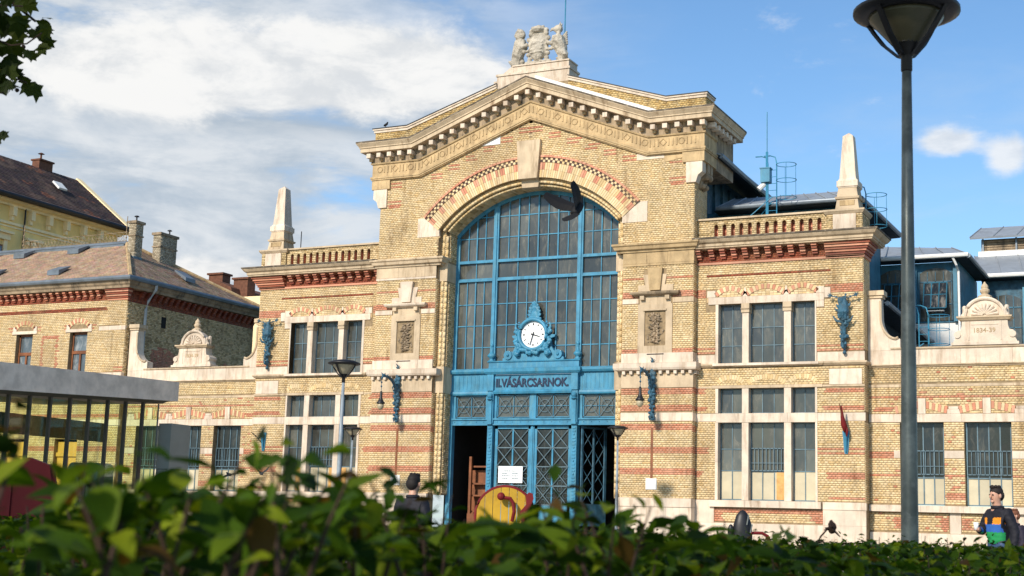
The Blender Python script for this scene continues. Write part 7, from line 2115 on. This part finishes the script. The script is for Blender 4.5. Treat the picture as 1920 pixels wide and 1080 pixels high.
# ================================================================== plane tree, its branch hangs into the top left corner
TR = thing('plane_tree', 'plane tree whose dark leafy branch hangs into the upper left corner', 'tree', (15.2, -47.2, 0))
tb = Vector((15.2, -47.2, 0))
k = MB(); k.smooth = True; k.tube([(0, 0, 0), (.02, .0, 1.2), (-.05, .05, 2.6), (0, .02, 4.2), (.1, 0, 6.5), (.1, .1, 8.5)], [.20, .15, .13, .11, .08, .03], 12); k.build('trunk', 'galv' if False else 'stone_dark', TR)
limbs = [[(0, .02, 3.2), (.5, 1.6, 4.0), (1.2, 3.4, 4.1), (2.0, 4.9, 3.66), (2.25, 5.2, 3.40)], [(0, 0, 3.6), (.5, -.2, 4.4), (1.1, -.2, 5.0)], [(0, 0, 4.2), (-.8, .4, 5.2), (-1.6, .8, 5.6)], [(0, 0, 5.0), (.9, .8, 6.2)], [(0, 0, 4.6), (-.4, -1.0, 5.6)]]
k = MB()
for l_ in limbs: k.tube(l_, [.055, .04, .028, .014, .006][:len(l_)] if len(l_) > 2 else [.05, .015], 7)
# twigs in the frame
def px2w(px, py, s_):
    c_ = Vector((px - 960, py - 540, FPX)) / s_
    return CAM + Vector((MW[0][0] * c_.x + MW[0][1] * c_.y + MW[0][2] * c_.z, MW[1][0] * c_.x + MW[1][1] * c_.y + MW[1][2] * c_.z, MW[2][0] * c_.x + MW[2][1] * c_.y + MW[2][2] * c_.z))
def tw(pts, s_=380, r=.004):
    k.tube([px2w(a, b, s_ + i * 3) - tb for i, (a, b) in enumerate(pts)], r, 5)
tw([(-90, 20), (-20, 70), (20, 85), (50, 82), (78, 62)]); tw([(-60, -20), (0, 10), (45, 12)]); tw([(-40, 100), (10, 140), (50, 155)]); tw([(-40, 240), (0, 252)])
k.build('limb', 'twig', TR)
def plane_leaf(seed):
    r_ = random.Random(seed); n = 5
    pts = []
    for i in range(11):
        a = -2.35 + 4.7 * i / 10
        rad = 1.0 if i % 2 == 0 else .55
        if i in (0, 10): rad = .7
        if i == 5: rad = .62
        rad *= r_.uniform(.88, 1.1)
        pts.append((math.sin(a) * rad, math.cos(a) * rad + .35, -.12 * rad * rad + r_.uniform(-.06, .06)))
    # eleven points: five lobes with notches between them
    pts[4] = (pts[4][0], pts[4][1], pts[4][2])
    vs = [(0, .1, 0)] + pts + [(0, -.28, 0)]
    fs = [(0, i, i + 1) for i in range(1, 11)] + [(0, 11, 12), (0, 12, 1)]
    return vs, fs
PG = [(.020, .032, .006), (.030, .045, .008), (.015, .024, .006), (.045, .060, .010)]
PL = {}
def pl_leaf(i, g):
    if (i, g) not in PL:
        v, f_ = plane_leaf(i); mb = MB(); mb.v = [(a * .062, b * .062, c_ * .062) for a, b, c_ in v]; mb.f = [list(q) for q in f_]; mb.c = [PG[g]] * len(f_); PL[(i, g)] = mb.mesh('leaf', 'leaf')
    return PL[(i, g)]
rp = random.Random(6)
def hang(px, py, s_=380, sz=1.0):
    o = obj('leaf', pl_leaf(rp.randrange(5), rp.randrange(4)), TR)
    p = px2w(px, py, s_ * rp.uniform(.97, 1.03)) - tb
    q = Matrix.Rotation(R(26) + rp.gauss(0, .5), 4, 'Z') @ Matrix.Rotation(R(90) + rp.gauss(.0, .55), 4, 'X') @ Matrix.Rotation(math.pi + rp.gauss(0, .9), 4, 'Z')
    o.matrix_local = Matrix.Translation(p) @ q @ Matrix.Scale(sz * rp.uniform(.75, 1.2), 4)
for _ in range(34): hang(rp.uniform(-30, 30), rp.uniform(25, 155))
for (a, b) in ((8, 5), (30, 8), (48, 10), (20, -5), (60, -8), (72, -6), (-5, 15), (40, -12)): hang(a, b)
for (a, b, s_) in ((83, 33, .8), (92, 52, .85), (78, 50, .9), (66, 68, .7), (88, 74, .9), (80, 84, .8), (97, 62, .5), (72, 92, .6), (60, 56, .45), (55, 102, .6), (48, 97, .5), (68, 100, .45), (86, 42, .7), (76, 72, .7)): hang(a, b, 380, s_)
for (a, b, s_) in ((50, 148, .8), (60, 160, .9), (45, 160, .7), (30, 150, .9), (15, 160, 1.0), (5, 150, 1), (38, 138, .6), (20, 130, .9), (66, 166, .5)): hang(a, b, 380, s_)
for (a, b, s_) in ((2, 250, .6), (-2, 262, .6), (-6, 278, .6), (8, 248, .4)): hang(a, b, 380, s_)
for (a, b) in ((52, 105), (66, 106), (32, 169), (3, 172), (44, 88), (38, 80)):
    k = MB(); k.ball((0, 0, 0), .011, 8, 6); k.build('seed_ball', 'twig', TR, location=px2w(a, b, 382) - tb)
# treetop out of the picture, widened and shifted to shade hedge and near lamp
VV, FF, CC, base = [], [], [], 0
for i in range(14000):
    while True:
        v = Vector((rp.uniform(-1, 1), rp.uniform(-1, 1), rp.uniform(-1, 1)))
        if .35 < v.length < 1: break
    p = Vector((2.6 + v.x * 6.6, -3.0 + v.y * 6.0, 9.0 + v.z * 4.2))
    w_ = co.matrix_world.inverted() @ (p + tb)
    if w_.z < 0 and abs(w_.x / -w_.z) < .40 and abs(w_.y / -w_.z) < .24: continue
    if noise.noise(p * .6) < -.02: continue
    lv, lf_ = plane_leaf(rp.randrange(5))
    q = Matrix.Rotation(rp.uniform(0, 6.28), 4, 'Z') @ Matrix.Rotation(rp.gauss(.4, .6), 4, 'X')
    a = np.array(lv) * .12 @ np.array(q)[:3, :3].T + np.array(p)
    VV += [tuple(z_) for z_ in a]; FF += [tuple(base + j for j in t) for t in lf_]; base += len(lv); CC += [PG[rp.randrange(4)]] * len(lf_)
mb = MB(); mb.v = VV; mb.f = [list(f_) for f_ in FF]; mb.c = CC; mb.build('crown', 'leaf', TR, kind='stuff')
